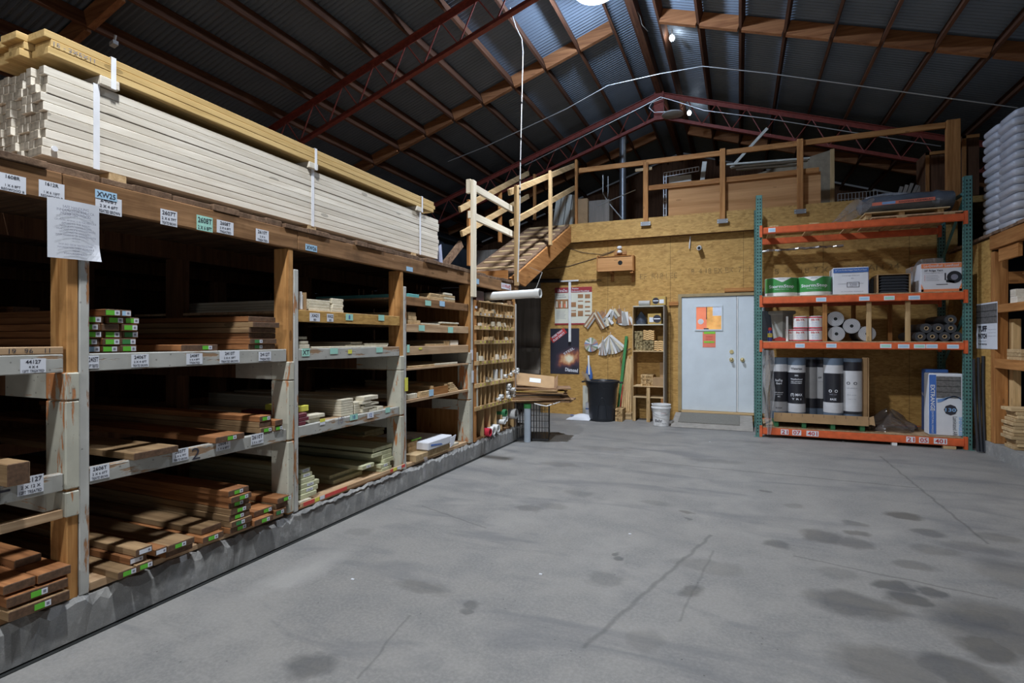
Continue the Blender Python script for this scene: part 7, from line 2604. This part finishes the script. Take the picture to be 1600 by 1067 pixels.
# white bucket in front
c = at(1033, 665, Z=0)
c = Vector((at(1033, 600, Y=YW - .75).x, YW - .75, 0))
t = thing('white_bucket', 'white plastic bucket with black script lettering before the cabinet', 'bucket', c)
MB().lathe([(.001, .003), (.135, .003), (.152, .30), (.168, .302), (.168, .325), (.157, .327), (.157, .36), (.165, .362), (.165, .372), (.148, .372), (.145, .33), (.13, .02), (.001, .02)], c, M['white'], 36).build('bucket_body', t, smooth=True)
n_ = Vector((-c.x, -c.y, 0)).normalized(); r_ = Vector((-n_.y, n_.x, 0))
mb = MB()
mb.text('Behr', c + n_ * .150 + Vector((0, 0, .10)) - r_ * .04, r_, (0, 0, 1), M['ink'], h=.05, w=.12, bold=.02, curve=.145)
mb.build('script_print', t)
mb = MB()
mb.text('RUBBERMAID' if False else 'ALKYD', c + n_ * .146 + Vector((0, 0, .055)) + r_ * .05, r_, (0, 0, 1), M['ink'], h=.016, w=.07, curve=.145)
for k in range(3): mb.text('exterior wood', c + n_ * .153 + Vector((0, 0, .25 - .02 * k)) + r_ * .04, r_, (0, 0, 1), M['red_ink' if k % 2 else 'grey_ink'], h=.010, w=.09, curve=.148)
mb.build('small_print', t)
pts = [c + n_ * .16 * math.cos(a_) + r_ * .165 * math.sin(a_) + Vector((0, 0, .31 - .12 * abs(math.cos(a_)))) for a_ in [(-.5 + k / 12) * PI for k in range(13)]]
MB().tube(pts, .003, M['grey_metal'], 5).build('wire_handle', t)

# big black trash can
c = Vector((at(941, 600, Y=YW - .55).x, YW - .55, 0))
t = thing('trash_can', 'large black plastic trash can against the back wall', 'trash can', c)
MB().lathe([(.001, .004), (.225, .004), (.235, .03), (.27, .60), (.285, .62), (.30, .70), (.315, .705), (.318, .735), (.29, .738), (.27, .70), (.24, .05), (.001, .03)], c, M['black_plastic'], 40).build('can_body', t, smooth=True)
for s_ in (-1, 1):
    mb = MB()
    x = c.x + s_ * .325
    mb.box(min(x, x + s_ * .05), max(x, x + s_ * .05), c.y - .08, c.y + .08, .69, .72, M['black_plastic'])
    mb.build('handle', t, bevel=.008)
mb = MB()
pts = [c + Vector((.11 * math.sin(a_) * 1.0, -.262 - .0 + .01, .10 + .34 * (1 - abs(a_) / 1.57) ** .5 if abs(a_) < 1.57 else .10)) for a_ in [(-1.57 + k * 3.14 / 14) for k in range(15)]]
n_ = Vector((-c.x, -c.y, 0)).normalized(); r_ = Vector((-n_.y, n_.x, 0))
pts = [c + n_ * (.238 + .03 * ((.10 + .34 * math.cos(a_)) / .6)) + r_ * (.085 * math.sin(a_)) + Vector((0, 0, .10 + .34 * max(0, math.cos(a_)))) for a_ in [(-1.57 + k * 3.14 / 14) for k in range(15)]]
mb.tube(pts, .008, M['black_plastic'], 6)
mb.build('moulded_rib', t, smooth=True)
# scraps sticking out of the can
for i, (pa, pb, m_, lab) in enumerate((((921, 600), (910, 580), 'cardboard', 'cardboard scrap sticking out of the trash can, left'), ((926, 600), (915, 583), 'grey_ply', 'grey scrap strip sticking out of the trash can, right'))):
    a, b = at(*pa, Y=c.y - .05 * i), at(*pb, Y=c.y - .05 * i - .02)
    simple('scrap_strip', lab, 'scrap', MB().beam(a - Vector((-.03, 0, .15)), b, .05, .02, M[m_], up=(0, 1, 0)))
# umbrella / blue folded thing
a, b = at(921, 596, Y=YW - .16), at(919.5, 562, Y=YW - .12)
t = thing('folded_umbrella', 'blue folded umbrella with white handle leaning behind the trash can', 'umbrella', a)
mb = MB()
K = 10
rad = [.02, .05, .065, .07, .068, .06, .05, .04, .025, .015, .008]
mb.tube([at(921, 600, Y=YW - .16).lerp(at(919.5, 562, Y=YW - .14), k / K) for k in range(K + 1)], rad, M['sh_blue'], 12)
mb.build('canopy', t, smooth=True)
mb = MB()
mb.tube([at(920.5, 585, Y=YW - .235), at(919.5, 555, Y=YW - .17)], .018, M['white'], 8)
mb.build('handle', t, smooth=True)
MB().tube([at(921, 600, Y=YW - .16), (at(922, 600, Y=YW - .16).x, YW - .2, .003)], .012, M['conduit'], 6).build('shaft', t)
# broom and thin sticks
M['broom_green'] = plain('green_handle', (0.06, 0.25, 0.09), 0.4)
def stick(pa, ya, pb, yb_, r, m_, name, lab, cat):
    a, b = at(*pa, Y=ya), at(*pb, Y=yb_)
    a.z = max(a.z, .004 + r)
    return simple(name, lab, cat, MB().tube([a, b], r, M[m_], 8), smooth=True)
stick((965, 650), YW - .3, (979, 525), YW - .05, .03, 'broom_green', 'green_pole', 'thick green pole leaning left of the shelf cabinet', 'pole')
stick((967, 655), YW - .33, (973, 600), YW - .2, .010, 'red_film', 'thin_stake', 'thin red stake leaning beside the green pole', 'stake')
mb = MB().tube([at(968, 652, Y=YW - .25), at(972, 585, Y=YW - .1), at(969, 560, Y=YW - .06), at(975, 548, Y=YW - .05), at(986, 544, Y=YW - .05)], .012, M['cardboard2'], 8)
simple('bent_hose', 'dark red-brown bent hose curling behind the green pole', 'hose', mb, smooth=True)
for k in range(5):
    a, b = at(972 + k * 3.3, 640, Y=YW - .25), at(976.5 + k * 2.6, 556 + (k % 2) * 4, Y=YW - .05)
    a.z = .13
    simple('leaning_lath', 'tan lath leaning left of the cabinet, %s from the left' % ('first', 'second', 'third', 'fourth', 'fifth')[k], 'lath',
           MB().beam(a, b, .032, .012, M['tan_z'], up=(0, 1, 0)))
a, b = at(972, 650, Y=YW - .28), at(988, 650, Y=YW - .28)
simple('small_bench', 'low tan wooden stool block under the leaning laths', 'stool', MB().box(a.x, b.x - .01, YW - .32, YW - .06, .10, .125, M['tan_x']).box(a.x, b.x - .01, YW - .30, YW - .27, .003, .0995, M['tan_x']).box(a.x, b.x - .01, YW - .12, YW - .09, .003, .0995, M['tan_x']))
stakebox(965, 976, .002, .23, 'upright light bundle of stakes on the floor right of the trash can', 'tan_y', 9)
o = [x for x in bpy.data.objects if x.name.startswith('stake_bundle')][-1]
o.location.y -= .22; OFF[o.name] = Vector(o.location)
# white dog-food bag on floor, left of the can
c = at(903, 655, Z=0)
def f(u, v):
    x = -.20 + .44 * u
    y = -.14 + .28 * v
    h = .085 * math.sin(PI * min(1, max(0, u * .96 + .02))) ** .6 * math.sin(PI * v) ** .5 + .004
    return Vector((c.x + x + .05 * v, 9.78 + y, h * (1 + .5 * u)))
t = thing('feed_bag', 'white bag with blue print lying on the floor left of the trash can', 'bag', (c.x, 9.78, 0))
tarp(f, 18, 12, M['box_white'], 'bag_body', '', '', t)
MB().lathe([(.001, 0), (.035, 0), (.035, .004), (.001, .005)], (c.x - .10, 9.70, .085), M['blue_ink'], 14).build('blue_print', t)
simple('standing_bag', 'white sack with a blue band standing between the crate and the trash can', 'bag', MB().box(c.x + .08, c.x + .24, 9.98, 10.1, .002, .3, M['box_white']).box(c.x + .078, c.x + .242, 9.978, 10.102, .16, .20, M['box_blue']), bevel=.01)
simple('pale_batten', 'short white trim lengths standing behind the trash can', 'trim', MB().box(at(911, 600, Y=10.2).x, at(919, 600, Y=10.2).x, 10.18, 10.22, .002, at(915, 602, Y=10.2).z, M['dim_white']))

# ------------------------------------------------------------------ wire dog crate with flattened cardboard
A = at(803, 688, Z=0); B = at(857, 689, Z=0); C_ = at(880, 677, Z=0)
dx = (B - A); dy = (C_ - B)
ex = dx.normalized(); ey = Vector((-ex.y, ex.x, 0))
Wd, Dp, Hh = dx.length, .62, at(857, 624, X=B.x).z
Hh = .55
ct = thing('wire_crate', 'black wire dog crate on the floor at the end of the lumber rack', 'crate', (A.x, A.y, 0))
def P(u, v, z): return A + ex * (Wd * u) + ey * (Dp * v) + Vector((0, 0, z))
def wires(name, segs, r=.0042):
    mb = MB()
    for a, b in segs: mb.tube([a, b], r, M['black_metal'], 5)
    return mb.build(name, ct)
z0, z1 = .02, Hh
nW, nD = 12, 10
for v, nm in ((0, 'front_panel'), (1, 'rear_panel')):
    s_ = [(P(i / nW, v, z0), P(i / nW, v, z1)) for i in range(nW + 1)] + [(P(0, v, z), P(1, v, z)) for z in (z0, .2, .38, z1)]
    wires(nm, s_)
for u in (0, 1):
    s_ = [(P(u, j / nD, z0), P(u, j / nD, z1)) for j in range(nD + 1)] + [(P(u, 0, z), P(u, 1, z)) for z in (z0, .2, .38, z1)]
    wires('side_panel', s_)
wires('top_panel', [(P(i / 8, 0, z1), P(i / 8, 1, z1)) for i in range(9)] + [(P(0, j / 4, z1), P(1, j / 4, z1)) for j in range(5)])
mb = MB()
mb.prism([P(.01, .02, .004), P(.99, .02, .004), P(.99, .98, .004), P(.01, .98, .004)], (0, 0, .03), M['black_plastic'])
mb.build('floor_tray', ct)
rn = random.Random(4)
zc_ = z1 + .006
cols_ = ['cardboard', 'cardboard2', 'cardboard', 'cardboard2', 'cardboard', 'grey_sample', 'cardboard2', 'cardboard', 'box_gold']
for k in range(11):
    th = rn.uniform(.010, .022)
    cx_, cy_ = .62 + rn.uniform(-.14, .2), .45 + rn.uniform(-.12, .1)
    a_ = rn.uniform(-.35, .35)
    wd, dp = rn.uniform(.6, .95) * (1.25 if k < 4 else 1.0), rn.uniform(.45, .65)
    p = P(cx_, cy_, zc_ + th / 2)
    r_ = (ex * math.cos(a_) + ey * math.sin(a_)); u_ = (ey * math.cos(a_) - ex * math.sin(a_))
    mb = MB().obox(p, r_, u_, wd, dp, th, M[cols_[k % len(cols_)]])
    simple('flat_cardboard', 'flattened cardboard sheet in the heap on the wire crate, %s' % (ORD[k] if k < 10 else 'just under the tilted box'), 'cardboard', mb)
    zc_ += th + .003
# tilted open carton on top
p = P(.55, .38, zc_ + .095)
t = thing('tilted_carton', 'tilted flattened carton with a white label topping the crate heap', 'carton', p)
r_ = (ex * .98 + Vector((0, 0, -.10))).normalized(); u_ = Vector((0, 0, 1)) * .55 + ey * .85
mb = MB().obox(p, r_, u_, .62, .30, .012, M['cardboard'])
q = p + r_ * .33 + Vector((0, 0, .0))
mb.obox(q, (r_ * .4 + Vector((0, 0, .5)) + ey * .4), u_, .12, .28, .008, M['cardboard2'])
mb.build('carton', t)
rr_ = Vector(r_).normalized(); nn = rr_.cross(u_.normalized()); uu_ = nn.cross(rr_)
MB().obox(p + nn * .0075 + rr_ * .02, rr_, u_.normalized(), .17, .10, .002, M['paper']).build('white_label', t)
mb = MB().tube([P(.6, -.1, z1 + .01), P(.75, -.16, z1 - .005), P(.95, -.2, z1 - .02), P(1.25, -.05, z1 + .02), P(1.5, .1, z1 + .06)], .008, M['white'], 6)
simple('white_wire', 'white strip drooping from the cardboard heap', 'strip', mb, smooth=True)
# PVC tube standing
c = at(824, 690, Z=0)
t = thing('pvc_tube', 'grey-white plastic pipe standing upright in front of the wire crate', 'pipe', c)
MB().cyl(c + Vector((0, 0, .003)), c + Vector((0, 0, at(824, 634, Y=c.y).z)), .048, M['pvc2'] if 'pvc2' in M else M['pvc'], n=28, inner=.042).build('pipe', t, smooth=True)
zt_ = at(824, 634, Y=c.y).z
MB().cyl(c + Vector((0, 0, zt_ - .03)), c + Vector((0, 0, zt_ + .03)), .051, M['green_dark_tag'], n=24, inner=.0485).build('green_collar', t, smooth=True)
# small litter on the floor
for i, (px_, py_) in enumerate(((982, 834), (842, 897), (1316, 689), (548, 905), (1108, 690))):
    c = at(px_, py_, Z=0)
    simple('paper_scrap', ('tiny white scrap on the open floor in the centre', 'tiny white scrap on the floor left of centre', 'tiny pale scrap on the floor before the pallet rack', 'small pale chip on the floor near the curb', 'tiny chip on the floor below the door ramp')[i], 'scrap',
           MB().box(c.x, c.x + .02, c.y, c.y + .012, .0, .004, M['paper']))
for i, (px_, lab) in enumerate(((1397, 'small white block under the bottom beam, left'), (1483, 'small tan wood block under the bottom beam, right'))):
    a = at(px_, 697, Y=YR + .02)
    simple('wood_block', lab, 'block', MB().box(a.x - .03 - .04 * i, a.x + .03 + .04 * i, YR - .01, YR + .08, .002, .040, M['white' if not i else 'tan_x']))
